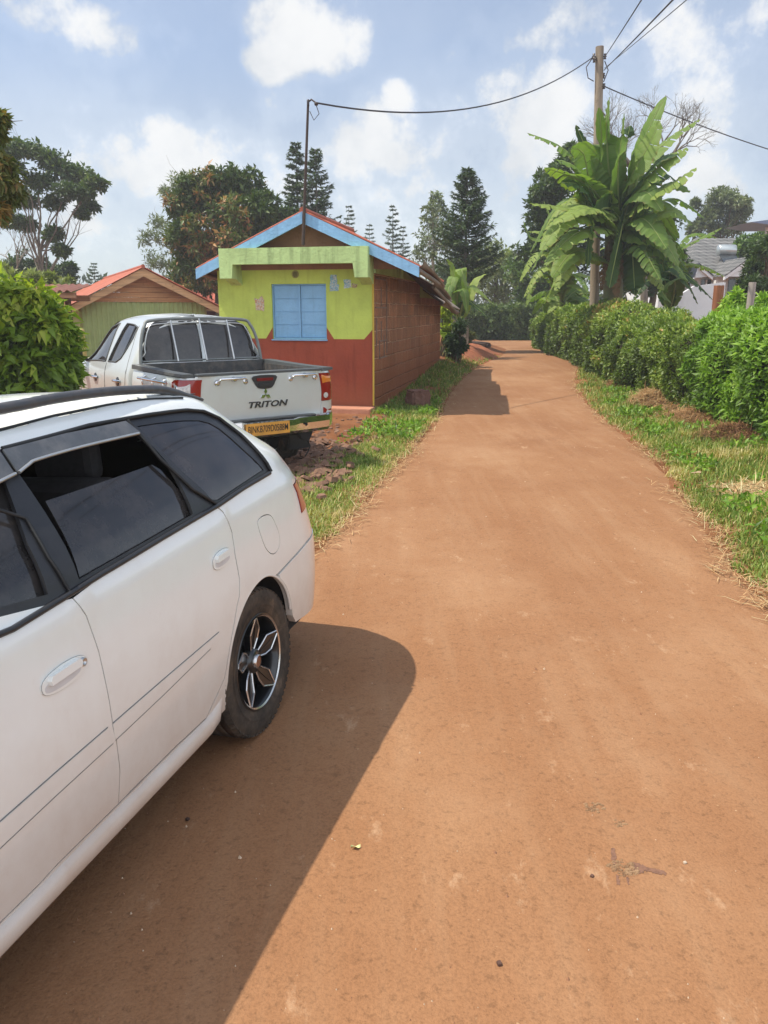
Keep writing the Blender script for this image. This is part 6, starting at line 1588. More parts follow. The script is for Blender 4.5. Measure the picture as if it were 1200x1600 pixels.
# ------------------------------------------------------------------ white estate car
def build_wagon():
    A = radians(16.4); v = Vector((sin(A), cos(A), 0)); nn = Vector((cos(A), -sin(A), 0)); Pw = Vector((-.450, 2.633, 0)); HW = .848
    O = Pw-nn*HW; O.z = .02
    car = thing('white_estate_car', 'white estate car with black roof rails parked on the lane in the foreground', 'car', O, -A)
    Wm = Matrix.Translation(O) @ Matrix.Rotation(-A, 4, 'Z') @ Matrix.Translation((.75, 0, 0)) @ Matrix.Rotation(radians(-3.4), 4, 'Y') @ Matrix.Translation((-.75, 0, 0))
    car.matrix_world = Wm
    QS = [.15, .20, .30, .45, .60, .72, .80, .85, .872, .89, .96, 1.0, 1.1, 1.2, 1.25, 1.28, 1.296, 1.302, 1.305, 1.307]
    WS = [.800, .826, .840, .848, .850, .847, .842, .838, .834, .826, .802, .782, .715, .642, .600, .555, .470, .340, .18, .0]
    wq = lambda q: cinterp(q, QS, WS)
    belt = lambda u: cinterp(u, [-3.35, -3.1, -2.6, -2.2, -1.6, -.8, .2, .9], [.66, .74, .86, .93, .945, .955, .985, 1.0])
    kf = lambda u: cinterp(u, [-3.3, -2.3, -2.15, -1.30, -.9, -.2, .15, .45, .62], [.10, .13, .2, .92, 1.03, 1.02, .94, .80, .72])
    Ur = lambda q: cinterp(q, [.15, .30, .55, .62, .70, .80, .90, .98, 1.1, 1.2, 1.28, 1.307], [.80, .875, .90, .88, .85, .80, .74, .69, .59, .52, .46, .42])
    Uf = lambda q: cinterp(q, [.15, .35, .6, .96, 1.36], [-3.2, -3.30, -3.28, -3.15, -2.9])
    S = car_surf(wq, belt, kf, Ur, Uf, .42, .30)
    px = lambda pts, off=0.0, g=(0, .7): pxlist(S, Wm, pts, g, off)
    # ---- outlines from visible features (p,q)
    blk_top = px([(423, 737), (400, 704), (375, 679), (342, 654), (317, 643), (292, 641), (250, 646), (200, 654), (140, 665), (83, 681), (3, 702)], g=(.2, 1.0))
    blk_bot = px([(20, 986), (104, 934), (158, 900), (250, 845), (306, 812), (342, 791), (380, 765), (421, 741)], g=(-1.2, .95))
    qt = blk_top[-1][1]; pt = blk_top[-1][0]
    qbm = blk_bot[0][1]
    front_out = [(-1.25, qt), (-1.55, 1.18), (-2.0, 1.01), (-2.10, .965), (-1.6, .962), (-1.3, .96)]
    green = blk_top[::-1][::-1]+front_out+blk_bot
    arch_px = [(346, 1112), (348, 1086), (350, 1049), (357.5, 1011), (365, 977.5), (376, 949), (389, 919), (402.5, 906), (417.5, 900), (429, 901), (438, 910), (446, 927), (449, 955), (449, 985)]
    arch = px(arch_px, g=(-.3, .4))
    # circular arch fitted round the hub for clean shape
    ru = .385; hz = .305
    def archpoly(c, r, r2=None): return [(c+r*cos(t), hz+r*sin(t)*1.02) for t in [pi*i/22 for i in range(23)]]
    arch_v = [(-.262, .10), (-.262, .20), (-.262, .27), (-.247, .35), (-.208, .43), (-.150, .495), (-.075, .545), (.005, .572), (.085, .577), (.155, .560), (.220, .522), (.275, .465), (.308, .39), (.320, .30), (.322, .22), (.322, .10)]
    arch_r = smooth_poly(arch_v, 3)[::-1]
    arch_f = [(p-2.46, q) for p, q in arch_r]
    lo = .205
    # doors
    gap = px([(113, 934), (135, 962.5), (154, 1017), (171, 1096), (177, 1137.5), (182, 1158), (187.5, 1204), (185, 1256)], g=(-.8, .9))
    rear_gap = px([(340, 793), (348, 800), (362.5, 833), (367, 867), (374, 905), (374, 930), (370, 948)], g=(-.2, .9))
    sill = px([(3, 1440), (90, 1350), (183, 1257), (275, 1166), (322, 1122), (338, 1098)], g=(-1.2, .25))
    print('gap', gap[0], gap[-1], 'rear', rear_gap[0], rear_gap[-1], 'sill', sill[0], sill[-1], 'arch', arch[0], arch[8], 'qt', qt, blk_top[0])
    qs_ = sum(q for _, q in sill[:4])/4
    sill_l = [(p, qs_) for p in (-1.85, -1.2)]+sill[1:4]
    rdoor = gap[::-1]+[b for b in blk_bot if gap[0][0]+.03 < b[0] < rear_gap[0][0]-.02]+rear_gap+[(-.225, .43), (-.275, .34)]+[(sill[4][0], sill[4][1]), (sill[3][0], sill[3][1]), (sill[2][0]+.06, sill[2][1])]
    fdoor = [(-1.93, qs_+.01), (-1.2, sill[0][1]), sill[1], (gap[-1][0], gap[-1][1])]+gap[::-1][1:]+[(-1.3, .957), (-1.6, .960), (-1.95, .958), (-1.98, .80), (-1.97, .5)]
    # visible step corrections
    flap = px(smooth_poly([(403, 821), (405, 811), (414, 805), (423, 806), (430, 818), (436, 835), (437, 850), (432, 862), (424, 865), (414, 854)], 3, True), g=(.2, .8))
    print('ARCH', [(round(a,3), round(b,3)) for a, b in arch]); bump_line = px([(436, 896), (450, 880), (465, 864), (479, 847)], g=(.4, .6))
    lamp = px([(459, 757), (464, 768), (470, 790), (471.5, 801)], g=(.6, .8))
    print('bump', bump_line, 'lamp', lamp, 'flap', flap[0])
    gx = [x*.06 for x in range(-70, 40)]; gy = [.205+.045*i for i in range(19)]+[1.0, 1.05, 1.1, 1.15, 1.2, 1.24, 1.27, 1.275, 1.288, 1.295, 1.300, 1.304]
    pend = 2.05; pbeg = -4.4
    bq = .62
    bl = bump_line
    body_outer = [(pbeg, .60), (pbeg, 1.3068), (pend, 1.3068), (pend, bl[-1][1]+.01), (1.0, bl[-1][1]+.01), (bl[-1][0], bl[-1][1]+.004), (bl[-2][0], bl[-2][1]+.004), (bl[1][0], bl[1][1]+.004), (bl[0][0]-.01, bl[0][1]+.004)]
    # follow the wheel arch, then sill line, to the front arch
    ar = [(p, q) for p, q in arch_r[1:-1] if q > .32 and p < bl[0][0]-.02]
    af = [(p, q) for p, q in arch_f[1:-1] if q > .32]
    body_outer += ar+[(-.264, .22), (-1.1, .205), (-2.14, .205)]+af+[(-2.86, .60)]
    body_outer = densify(body_outer, .05)
    lampq = [(.62, .92), (.72, .93), (1.02, .93), (1.02, .68), (.74, .66), (.66, .70)]
    lamp_poly = [(lamp[0][0]-.01, lamp[0][1]), (lamp[1][0]-.01, lamp[1][1]), (lamp[2][0]-.012, lamp[2][1]), (lamp[3][0]-.005, lamp[3][1]), (lamp[3][0]+.25, lamp[3][1]), (lamp[0][0]+.32, lamp[0][1])]
    rearwin = [(1.22, 1.03), (1.26, 1.22), (1.40, 1.26), (pend-.04, 1.26), (pend-.04, 1.03)]
    hood_ws = [(-3.0, 1.30)]  # marker only
    inner_holes = [inset(densify(rdoor, .04), -.0022), inset(densify(fdoor, .04), -.0022), inset(densify(green, .05), -.001), inset(densify(lamp_poly, .04), -.002), densify(rearwin, .05)]
    # merge: doors touch the black greenhouse, so join the three outlines into one opening
    def union_hole():
        top = blk_top[::-1]
        bnd = []
        return None
    def fill(mb, outer, holes=(), off=0.0, thick=.018, mi=0, mirror=True):
        surf_panel(mb, S, outer, holes, gx, gy, off, thick, mi, True)
    # one opening made of doors + greenhouse
    opening = [(-2.10, .962)]+[(-1.98, .80), (-1.97, .5), (-1.93, qs_+.008), (-1.2, sill[0][1]-.001), (sill[1][0], sill[1][1]-.001), (gap[-1][0], gap[-1][1]-.002), (sill[3][0], sill[3][1]-.003), (sill[4][0], sill[4][1]-.003), (-.273, .34), (-.222, .43)]+[(p+.003, q) for p, q in rear_gap[::-1]]+[b for b in blk_bot if b[0] > rear_gap[0][0]+.01]+blk_top+[(-1.25, qt), (-1.55, 1.18), (-2.0, 1.01)]
    m = MB(); fill(m, body_outer, [inset(densify(opening, .05), -.0015), inset(densify(flap, .03), -.0022), inset(densify(lamp_poly, .04), -.002), densify(rearwin, .05)])
    b1 = m.build('body_shell', M_PAINTW, car, recalc=False); mirror_mesh(b1)
    # dark underskin showing through the gaps
    def under():
        mb = MB(); hol = [densify([(b[0], b[1]) for b in inset(ropen, -.01)], .05)]
        surf_panel(mb, S, densify([(pbeg, .3), (pbeg, 1.306), (pend, 1.306), (pend, .3), (.36, .3)]+[(p*1.06, .3+(q-.3)*1.05) for p, q in arch_r[1:-1] if q > .31]+[(-.30, .22), (-2.15, .22)]+[(p-2.46, .3+(q-.3)*1.06) for p, q in [(a*1.06, b) for a, b in arch_r[1:-1]] if q > .31]+[(-2.9, .3)], .06), hol, gx, gy, -.024, 0, 0, True)
        return mb
    # ---- windows and black frames of the side
    c_line = px([(198, 657), (250, 718), (300, 765), (340, 790)], g=(-.5, 1.1))
    ropen = px([(30, 738), (72, 800), (125, 905), (180, 874), (250, 834), (303, 803), (290, 770), (267, 727), (240, 697), (217, 677), (130, 695), (60, 716)], g=(-1.0, 1.1))
    bpil = px([(6, 744), (45, 850), (77, 928)], g=(-1.1, 1.1))
    fopen = [bpil[0], bpil[1], bpil[2], (-1.3, .972), (-1.6, .975), (-1.93, .985), (-1.55, 1.14), (-1.32, 1.22)]
    qglass = px([(215, 665), (240, 661), (267, 658), (290, 656), (312, 656), (328, 660), (344, 669), (362, 684), (387, 707), (413, 734), (375, 759), (342, 781), (333, 781), (290, 740), (250, 700)], g=(-.2, 1.1))
    rdf = [c_line[0]]+[b for b in blk_top if b[0] < c_line[0][0]-.02]+[(gap[0][0]-.16, qt)]+px([(5, 735), (60, 830), (111, 929)], g=(-1.1, 1.1))+[b for b in blk_bot if gap[0][0]+.02 < b[0] < c_line[-1][0]-.03]+c_line[::-1][:-1]
    m = MB(); fill(m, densify(green, .05), [densify(ropen, .05), densify(fopen, .05), densify(qglass, .05)], off=-.003, thick=.012)
    f1 = m.build('window_frame', M_TRIM, car, recalc=False); mirror_mesh(f1)
    m = MB(); fill(m, inset(densify(qglass, .04), .002), off=-.006, thick=.004); q1 = m.build('quarter_window', M_GLASS, car, recalc=False); mirror_mesh(q1)
    m = MB()
    surf_panel(m, S, inset(densify(qglass, .04), .012), [inset(densify(qglass, .04), .0145)], None, None, -.0055, 0)
    # rubber along the division and the belt
    def ribbon(pts, w, off, mat, name, parent, h=.006, mir=True):
        mb = MB(); P = [S(p, q) for p, q in densify(pts, .04, False)]; mb.tube([a+n_*off for a, n_ in P], w, 6); o = mb.build(name, mat, parent)
        if mir: mirror_mesh(o)
        return o
    ribbon(c_line, .006, .002, M_RUBBER, 'pillar_seal', car)
    ribbon([(gap[0][0]-.23, qt-.005)]+px([(40, 810), (75, 870), (111, 929)], g=(-1., 1.1)), .005, .001, M_RUBBER, 'door_seal', car)
    ribbon([(-2.0, .963)]+[(p, q+.004) for p, q in blk_bot], .008, .004, M_TRIM, 'belt_moulding', car)
    ribbon([(p, q) for p, q in blk_top], .007, .002, M_RUBBER, 'roof_seal', car)
    # doors
    m = MB(); fill(m, inset(densify(rdoor, .04), .0018)); rd = m.build('rear_door', M_PAINTW, car, recalc=False); rd2 = mirror_mesh(rd)
    m = MB(); fill(m, inset(densify(fdoor, .04), .0018)); fd = m.build('front_door', M_PAINTW, car, recalc=False); fd2 = mirror_mesh(fd)
    m = MB(); fill(m, inset(densify(flap, .03), .0012), off=.0005); m.build('fuel_flap', M_PAINTW, car, recalc=False)
    # lowered glass and openings
    lg = px([(71, 783), (237.5, 726), (250, 733), (287.5, 775), (303, 806), (250, 836), (180, 877), (126, 908)], off=-.022, g=(-1.0, 1.0))
    m = MB(); surf_panel(m, S, densify(lg, .05), (), gx, gy, -.022, .004); g1 = m.build('window_glass', M_GLASSL, rd, recalc=False); mirror_mesh(g1)
    g1.parent = rd
    fl = [(ropen[0][0]-.10, 1.10)]
    flg = px([(0, 800), (18, 790), (78, 932)], off=-.022, g=(-1.2, 1.0)); flg = [flg[1], flg[2], (-1.3, .965), (-1.6, .968), (-1.90, .98), (-1.62, 1.10), (-1.45, 1.115)]
    m = MB(); surf_panel(m, S, densify(flg, .05), (), gx, gy, -.022, .004); g2 = m.build('window_glass', M_GLASSL, fd, recalc=False); mirror_mesh(g2)
    # rain visors
    vis = px([(4, 703), (100, 678), (196, 658), (219, 676), (130, 697), (60, 717), (46, 725), (27, 738)], off=.012, g=(-.9, 1.2))
    visf = [(vis[0][0]-.012, vis[0][1]), (vis[-1][0]-.012, vis[-1][1]-.003), (-1.45, 1.14), (-1.62, 1.10), (-1.60, 1.15), (-1.3, qt-.002)]
    M_VIS = mk('smoked_visor', (.075, .08, .085), .32, .25, 14, coat=.4, dirt=(.3, .28, .26), dirtamt=.35, bump=.05)
    for vv, dd in ((vis, rd), (visf, fd)):
        m = MB(); surf_panel(m, S, densify(vv, .04), (), gx, gy, .014, .004); o = m.build('rain_visor', M_VIS, dd, recalc=False); mirror_mesh(o)
    edge = px([(217, 677), (130, 697.5), (60, 717.5), (46, 725), (30, 738)], off=.016, g=(-.5, 1.2))
    mb = MB(); mb.tube([S(p, q)[0]+S(p, q)[1]*.016 for p, q in smooth_poly(edge, 4)], .0048, 6); mb.build('visor_strip', M_SILVER, rd)
    mb = MB(); mb.tube([S(p, q)[0]+S(p, q)[1]*.016 for p, q in (visf[1], visf[2], visf[3])], .0048, 6); mb.build('visor_strip', M_SILVER, fd)
    # handles
    def handle(c1, c2, door, lock=False):
        a, b = px([c1, c2], g=(-.6, .75)); pc = ((a[0]+b[0])/2, (a[1]+b[1])/2); L = abs(b[0]-a[0]); hh = .030
        out = [(pc[0]+L/2*cos(t)*(1 if abs(cos(t)) < .97 else 1), pc[1]+hh*(1 if sin(t) > 0 else -1)*abs(sin(t))**.7) for t in [2*pi*i/28 for i in range(28)]]
        m = MB(); surf_panel(m, S, out, (), None, None, .004, .008); 
        o = m.build('handle', M_PAINTW, door, recalc=False)
        m = MB(); rec = [(pc[0]+L*.40*cos(t)-(.008 if lock else 0), pc[1]-.006+.016*(1 if sin(t) > 0 else -1)*abs(sin(t))**.7) for t in [2*pi*i/24 for i in range(24)]]
        surf_panel(m, S, rec, (), None, None, .0046, .002); m.build('handle_recess', mk('handle_shade', (.62, .61, .60), .6, .1, 20, bump=0), door, recalc=False)
        m = MB(); g_ = [(pc[0]-L*.36, pc[1]+.001), (pc[0]+L*.30, pc[1]+.001), (pc[0]+L*.33, pc[1]+.012), (pc[0]+L*.28, pc[1]+.022), (pc[0]-L*.32, pc[1]+.022), (pc[0]-L*.37, pc[1]+.012)]
        surf_panel(m, S, g_, (), None, None, .017, .013); m.build('handle_grip', M_PAINTW, door, recalc=False)
        if lock:
            P, n_ = S(pc[0]+L*.40, pc[1]+.004); m = MB(); m.lathe([(.012, 0), (.011, .010), (.007, .011), (.006, .006), (.001, .006)], 'x', P, 16); m.build('door_lock', M_SILVER, door)
        ring = [S(p, q)[0]+S(p, q)[1]*.003 for p, q in out]; m = MB(); m.tube(ring+[ring[0]], .0008, 4); m.build('handle_seal', M_SEAMG, door)
    handle((62, 1072), (135, 1038), fd, True); handle((331, 880), (360, 866), rd)
    # rub strips
    rs_u = px([(0, 1290), (90, 1210), (172, 1138.5)], off=.008, g=(-1.2, .5)); rs_l = px([(0, 1329), (90, 1244), (180, 1161)], off=.008, g=(-1.2, .45))
    r2u = px([(180, 1132), (260, 1062), (345, 989)], off=.008, g=(-.7, .5)); r2l = px([(184, 1156), (260, 1084), (332, 1013), (350, 996)], off=.008, g=(-.7, .45))
    print('rub', rs_u, rs_l, r2u, r2l)
    m = MB(); surf_panel(m, S, densify([(-1.96, rs_l[0][1]), ]+rs_l+[(rs_u[-1][0], rs_u[-1][1])]+rs_u[::-1][1:]+[(-1.965, rs_u[0][1])], .05), (), gx, [x*.008+.3 for x in range(50)], .0015, .002, margin=.003); m.build('rub_strip', M_PAINTW, fd, recalc=False)
    m = MB(); surf_panel(m, S, densify([(r2l[0][0], r2l[0][1])]+r2l[1:]+r2u[::-1], .05), (), gx, [x*.008+.3 for x in range(50)], .0015, .002, margin=.003); m.build('rub_strip', M_PAINTW, rd, recalc=False)
    for E, dd in ((rs_u, fd), (rs_l, fd), (r2u, rd), (r2l[:3], rd)):
        m = MB(); m.tube([S(p, q+(.003 if E in (rs_u, r2u) else -.003))[0]+S(p, q)[1]*.001 for p, q in E], .0014 if E in (rs_u, r2u) else .0009, 4); m.build('strip_seal', M_SEAMG, dd)
    # sill
    so_px = px([(5, 1485), (167, 1301), (292, 1172), (336, 1130)], g=(-1.2, .2))
    print('sillout', so_px)
    m = MB(); n_ = 30; V = []
    for i in range(n_+1):
        p = lerp(-2.12, -.275, i/n_); e = 1+.0*p
        for (dx, z) in ((-.02, .262), (.010, .258), (.022, .235), (.018, .205), (.0, .183), (-.06, .172)): V.append((wq(.22)+dx-(.02*sstep(-.36, -.27, p)), p, z+(.10*sstep(-.36, -.27, p)*(z-.10)/.2)))
    m.add(V, [(i*6+k, i*6+k+1, (i+1)*6+k+1, (i+1)*6+k) for i in range(n_) for k in range(5)], 0, True); o = m.build('sill', M_PAINTW, car); mirror_mesh(o)
    # rear bumper wraps the corner
    top = [(bl[0][0], bl[0][1]), bl[1], bl[2], bl[3], (1.0, bl[3][1]+.004), (pend, bl[3][1]+.004)]
    SB = car_surf(lambda q: wq(q)+.001, belt, kf, lambda q: Ur(q)+.003, Uf, .42, .30)
    bo = [(p, q-.004) for p, q in top]+[(pend, .24), (.9, .24), (.60, .26), (.35, .29)]+[(p+.002, q) for p, q in arch_r[1:-1] if .31 < q < bl[0][1]-.012 and p > .1]
    m = MB(); surf_panel(m, SB, densify(bo, .05), (), gx, [.24+.03*i for i in range(16)], .001, .03); o = m.build('rear_bumper', M_PAINTW, car, recalc=False); mirror_mesh(o)
    m = MB(); surf_panel(m, S, densify([(pbeg, .25), (pbeg, .595), (-2.87, .595)]+[(p-2.46, q) for p, q in arch_r[1:-1] if q > .32 and q < .58 and p < -.1][::-1][::-1]+[(-2.83, .25)], .06), (), gx, gy, .006, .03); o = m.build('front_bumper', M_PAINTW, car, recalc=False); mirror_mesh(o)
    # lamps
    SL = lambda p, q: S(p, q)
    m = MB(); surf_panel(m, S, inset(densify(lamp_poly, .03), .001), (), gx, gy, .004, .02, 0); o = m.build('tail_light', M_REDL, car, recalc=False); mirror_mesh(o)
    m = MB(); surf_panel(m, S, densify(rearwin, .05), (), gx, gy, -.004, .01, 0); o = m.build('rear_window', M_GLASS, car, recalc=False); mirror_mesh(o)
    # windscreen, headlight, grille, plate (front, outside the picture)
    m = MB(); ws = [(-1.62, 1.255), (-1.5, 1.30), (-1.5, 1.352), (-1.95, 1.352), (-2.2, 1.352), (-2.25, 1.1)]
    V = []; F = []
    for i in range(9):
        u = lerp(-2.12, -1.42, i/8); zc = belt(u)+(1.307-.96)*kf(u)
        for j in range(11): l = lerp(-.60, .60, j/10); V.append((l*lerp(1.12, .88, i/8), u+.10*(abs(l)/.6)**2, zc+.004-.045*(abs(l)/.6)**2.2))
    m.add(V, [(i*11+j, i*11+j+1, (i+1)*11+j+1, (i+1)*11+j) for i in range(8) for j in range(10)], 0, True); m.build('windscreen', M_GLASS, car)
    for s in (-1, 1):
        m = MB(); m.box((s*.58, -3.20, .62), (.34, .12, .15), Matrix.Rotation(s*.25, 3, 'Z'), 0, .03); m.build('headlight', M_CLR, car)
    m = MB(); m.box((0, -3.27, .60), (.70, .06, .12), bev=.02); m.build('front_grille', M_TRIM, car)
    # under skin, floor, wells, interior
    u = under(); o = u.build('inner_skin', M_WELL, car, recalc=False); mirror_mesh(o)
    m = MB(); m.box((0, -1.25, .24), (1.5, 3.9, .08)); m.box((0, -1.25, .30), (1.56, 1.6, .1)); m.build('floor_pan', M_WELL, car)
    lipo = [p for p in arch_r if p[1] > (.34 if p[0] > 0 else .24)]
    for yc in (0, -2.46):
        for s in (-1, 1):
            m = MB(); V = []
            for (p, q) in lipo: pt = S(p+yc*1.0, q)[0]; V += [(s*(pt.x-.02), yc+p*1.05, .3+(q-.3)*1.05), (s*.50, yc+p*1.05, .3+(q-.3)*1.05)]
            k = len(lipo)-1; m.add(V, [(2*i, 2*i+1, 2*i+3, 2*i+2) for i in range(k)], 0, True); m.add([V[2*i+1] for i in range(k+1)], [tuple(range(k+1))]); m.build('wheel_arch_liner', M_WELL, car)
        m = MB(); m.tube([S(p+yc, q)[0]+Vector((-.006, 0, 0)) for p, q in lipo], .007, 6); o = m.build('arch_lip', M_PAINTW, car); mirror_mesh(o)
    m = MB(); m.box((0, -.62, .50), (1.25, .52, .16), bev=.05); m.box((0, -.36, .80), (1.22, .14, .55), Matrix.Rotation(.22, 3, 'X'), 0, .05); m.build('rear_seat', M_SEAT, car)
    for s in (-1, 1): m = MB(); m.box((s*.36, -1.45, .50), (.5, .52, .16), bev=.05); m.box((s*.36, -1.20, .85), (.48, .13, .62), Matrix.Rotation(.2, 3, 'X'), 0, .05); m.box((s*.36, -1.12, 1.20), (.24, .08, .16), None, 0, .03); m.build('front_seat', M_SEAT, car)
    for s in (-1, 1): m = MB(); m.box((s*.36, -.30, 1.12), (.24, .07, .14), None, 0, .03); m.build('headrest', M_SEAT, car)
    # roof rails
    mb = MB(); 
    def rail_pt(pxy, l, side=1):
        # point on vertical plane x=l of the car seen at the pixel
        r = ray(*pxy); o_ = Vector((0, 0, CH)); R3 = Wm.to_3x3(); nw = R3 @ Vector((1, 0, 0)); k = ((Wm @ Vector((l, 0, 0)))-o_).dot(nw)/r.dot(nw); return Wm.inverted() @ (o_+r*k)
    mid = [rail_pt(p, .545) for p in ((4, 638), (83, 623), (167, 612), (235, 608.5), (262, 611), (290, 619), (312, 624.5))]
    print('rail', [tuple(round(c, 3) for c in p) for p in mid], 'roof z', S(-.9, 1.31)[0], S(0, 1.31)[0])
    P = [Vector((.545, -1.55, mid[0].z-.10)), Vector((.545, -1.45, mid[0].z-.03)), Vector((.545, -1.3, mid[0].z))]+mid
    P = [Vector(p) for p in smooth_poly([tuple(p) for p in P], 5)]
    V = []; n8 = 10
    for i, p in enumerate(P):
        sc = 1.0 if i < len(P)-8 else lerp(1.0, .55, (i-(len(P)-8))/7)
        for k in range(n8): a = 2*pi*k/n8; V.append((p.x+.019*cos(a), p.y, p.z+.016*sc*sin(a)))
    mb.add(V, [(i*n8+k, i*n8+(k+1) % n8, (i+1)*n8+(k+1) % n8, (i+1)*n8+k) for i in range(len(P)-1) for k in range(n8)], 0, True)
    mb.add(V[:n8], [tuple(range(n8))]); mb.add(V[-n8:], [tuple(range(n8))])
    rl = mb.build('roof_rail', M_RAIL, car); mirror_mesh(rl)
    for q_ in ((-1.5, .06), (mid[-2].y-.02, .08)):
        m = MB(); zt_ = interp(q_[0], [p.y for p in P], [p.z for p in P]); zr_ = S(q_[0], 1.283)[0].z+.02
        m.prism([(q_[0]-q_[1], zr_-.03), (q_[0]+q_[1], zr_-.03), (q_[0]+q_[1]*.9, zt_+.0), (q_[0]-q_[1]*.4, zt_+.005)], .535, .555, lambda a, b, h: (h, a, b)); o = m.build('rail_foot', M_RAIL, rl if False else car); mirror_mesh(o)
    ditch = px([(3, 671), (83, 650), (167, 633), (233, 624), (285, 622)], g=(-.9, 1.3))
    print('ditch', ditch, 'blk', blk_top[-1], blk_top[5])
    m = MB(); m.tube([S(p, q)[0]+S(p, q)[1]*.0005 for p, q in densify([(-1.4, ditch[0][1])]+ditch, .05, False)], .0045, 5); o = m.build('roof_ditch', M_RUBBER, car); mirror_mesh(o)
    # mirrors
    for s in (-1, 1): m = MB(); m.box((s*.93, -1.72, 1.0), (.17, .09, .12), None, 0, .03); m.box((s*.83, -1.74, .985), (.10, .04, .04), None, 0, .01); m.build('door_mirror', M_PAINTW, car)
    hc = rail_pt((403, 1037), .835); print('HUB', hc)
    for yc in (0, -2.46):
        wheel(car, .755, .005+yc, .274, .286, .180, 1, True, .184); wheel(car, -.755, .005+yc, .274, .286, .180, -1, True, .184)
    m = MB(); m.tube([(-.7, 0, .3), (.7, 0, .3)], .035, 8); m.tube([(-.7, -2.46, .3), (.7, -2.46, .3)], .035, 8); m.tube([(-.3, .2, .24), (-.35, .82, .22)], .03, 8); m.build('axle', M_WELL, car)
build_wagon()
# ------------------------------------------------------------------ lettering
def text_mesh(name, body, size, mat, parent, M, depth=.002, shear=0.0, bold=0.0, xs=1.0):
    cu = bpy.data.curves.new(name, 'FONT'); cu.body = body; cu.size = size; cu.extrude = depth; cu.shear = shear; cu.offset = bold; cu.align_x = 'CENTER'; cu.align_y = 'CENTER'; cu.resolution_u = 3
    tmp = bpy.data.objects.new(name+'_tmp', cu); COL.objects.link(tmp); dg = bpy.context.evaluated_depsgraph_get(); dg.update()
    me = bpy.data.meshes.new_from_object(tmp.evaluated_get(dg)); bpy.data.objects.remove(tmp); bpy.data.curves.remove(cu)
    me.transform(M @ Matrix.Diagonal((xs, 1, 1, 1))); me.materials.clear(); me.materials.append(mat); me.name = name
    return link(name, me, parent)
def build_pickup():
    a_ = radians(36.5); s_ = .9316; O = Vector((-1.15, 7.278, -.10))
    t = thing('silver_pickup', 'silver double cab pickup truck seen from behind parked beside the green shop', 'pickup truck', O, pi+a_); t.scale = (s_, s_, s_)
    Wm = Matrix.Translation(O) @ Matrix.Rotation(pi+a_, 4, 'Z') @ Matrix.Scale(s_, 4)
    QS = [.30, .45, .70, .95, 1.08, 1.15, 1.20, 1.30, 1.50, 1.65, 1.72, 1.755, 1.775, 1.785]
    WS = [.80, .855, .880, .882, .872, .860, .842, .800, .705, .62, .545, .43, .25, .0]
    wq = lambda q: cinterp(q, QS, WS)
    belt = lambda u: cinterp(u, [-5.05, -4.8, -4.2, -3.6, -2.5, 0], [.86, .98, 1.10, 1.16, 1.19, 1.20])
    kf = lambda u: cinterp(u, [-5.0, -3.62, -3.5, -2.72, -2.3, -1.5, 0], [.10, .14, .18, .95, 1.01, .97, .97])
    Uf = lambda q: cinterp(q, [.3, .6, .9, 1.2, 1.8], [-5.0, -5.05, -5.02, -4.95, -4.8])
    S = car_surf(wq, belt, kf, lambda q: .0, Uf, .13, .15, q0=.30, qb=1.20, fa=.5, fb=.35)
    Uc = lambda q: cinterp(q, [.3, 1.2, 1.5, 1.7, 1.785], [-1.45, -1.45, -1.50, -1.58, -1.68])
    SC = car_surf(wq, belt, kf, Uc, Uf, .16, .20, q0=.30, qb=1.20, fa=.5, fb=.35)
    pxs = lambda pts, off=0.0, g=(-2, 1.3): pxlist(SC, Wm, pts, g, off)
    M_SILV = m_carpaint('silver_truck_paint', (.60, .63, .62), duststr=.25, dusth=.9, rough=.30, metal=.25)
    M_LINER = mk('black_bed_liner', (.05, .05, .05), .6, .4, 20, dirt=(.22, .17, .13), dirtamt=.5, bump=.3)
    M_CAP = mk('grey_plastic_cap', (.075, .08, .08), .5, .3, 20)
    gx = [-5.4+.09*i for i in range(70)]; gy = [.42+.07*i for i in range(12)]+[1.24, 1.3, 1.37, 1.44, 1.51, 1.58, 1.64, 1.68, 1.71, 1.735, 1.755, 1.77, 1.78]
    wr = pxs([(162.5, 569), (178, 514), (206, 516), (214, 518), (211, 532), (203, 550), (194, 560), (184, 566)], g=(-2, 1.4))
    wf = pxs([(133, 568), (141, 545), (155, 525), (172, 514), (158, 568)], g=(-2.8, 1.4))
    print('pick wr', wr, 'wf', wf)
    wr = [(-2.36, 1.235), (-2.22, 1.67), (-1.98, 1.665), (-1.80, 1.64), (-1.80, 1.52), (-1.86, 1.40), (-1.95, 1.29), (-2.08, 1.24)]
    wf = [(-3.30, 1.235), (-3.20, 1.33), (-2.98, 1.52), (-2.76, 1.655), (-2.50, 1.675), (-2.46, 1.235)]
    P0 = lambda q: Uc(q)-.16
    arc = (.16+.20)*.8
    back = -1.45-.16+arc
    tot = back+.70
    cw = densify(smooth_poly([(-1.20, 1.25), (-1.27, 1.32), (-1.30, 1.50), (-1.30, 1.60), (-1.24, 1.675), (-1.10, 1.695), (tot+.06, 1.70), (tot+.06, 1.25)], 3, False), .06)
    backx = lambda q: Uc(q)
    def flat_at_back(l, z):   # cab rear face as a sheet
        q = z; return Vector((l, Uc(1.2)-(.0 if z < 1.2 else (z-1.2)*.22), z))
    af = [(-4.02+.44*cos(x), .40+.50*sin(x)) for x in [pi*i/20 for i in range(21)]]
    outer = [(-5.55, .42), (-5.55, 1.784), (-.62, 1.784), (-.62, 1.0), (-1.33, .60), (-1.33, .42)]+[(-3.57, .42)]+[p for p in af if p[1] > .45]+[(-4.48, .42)]
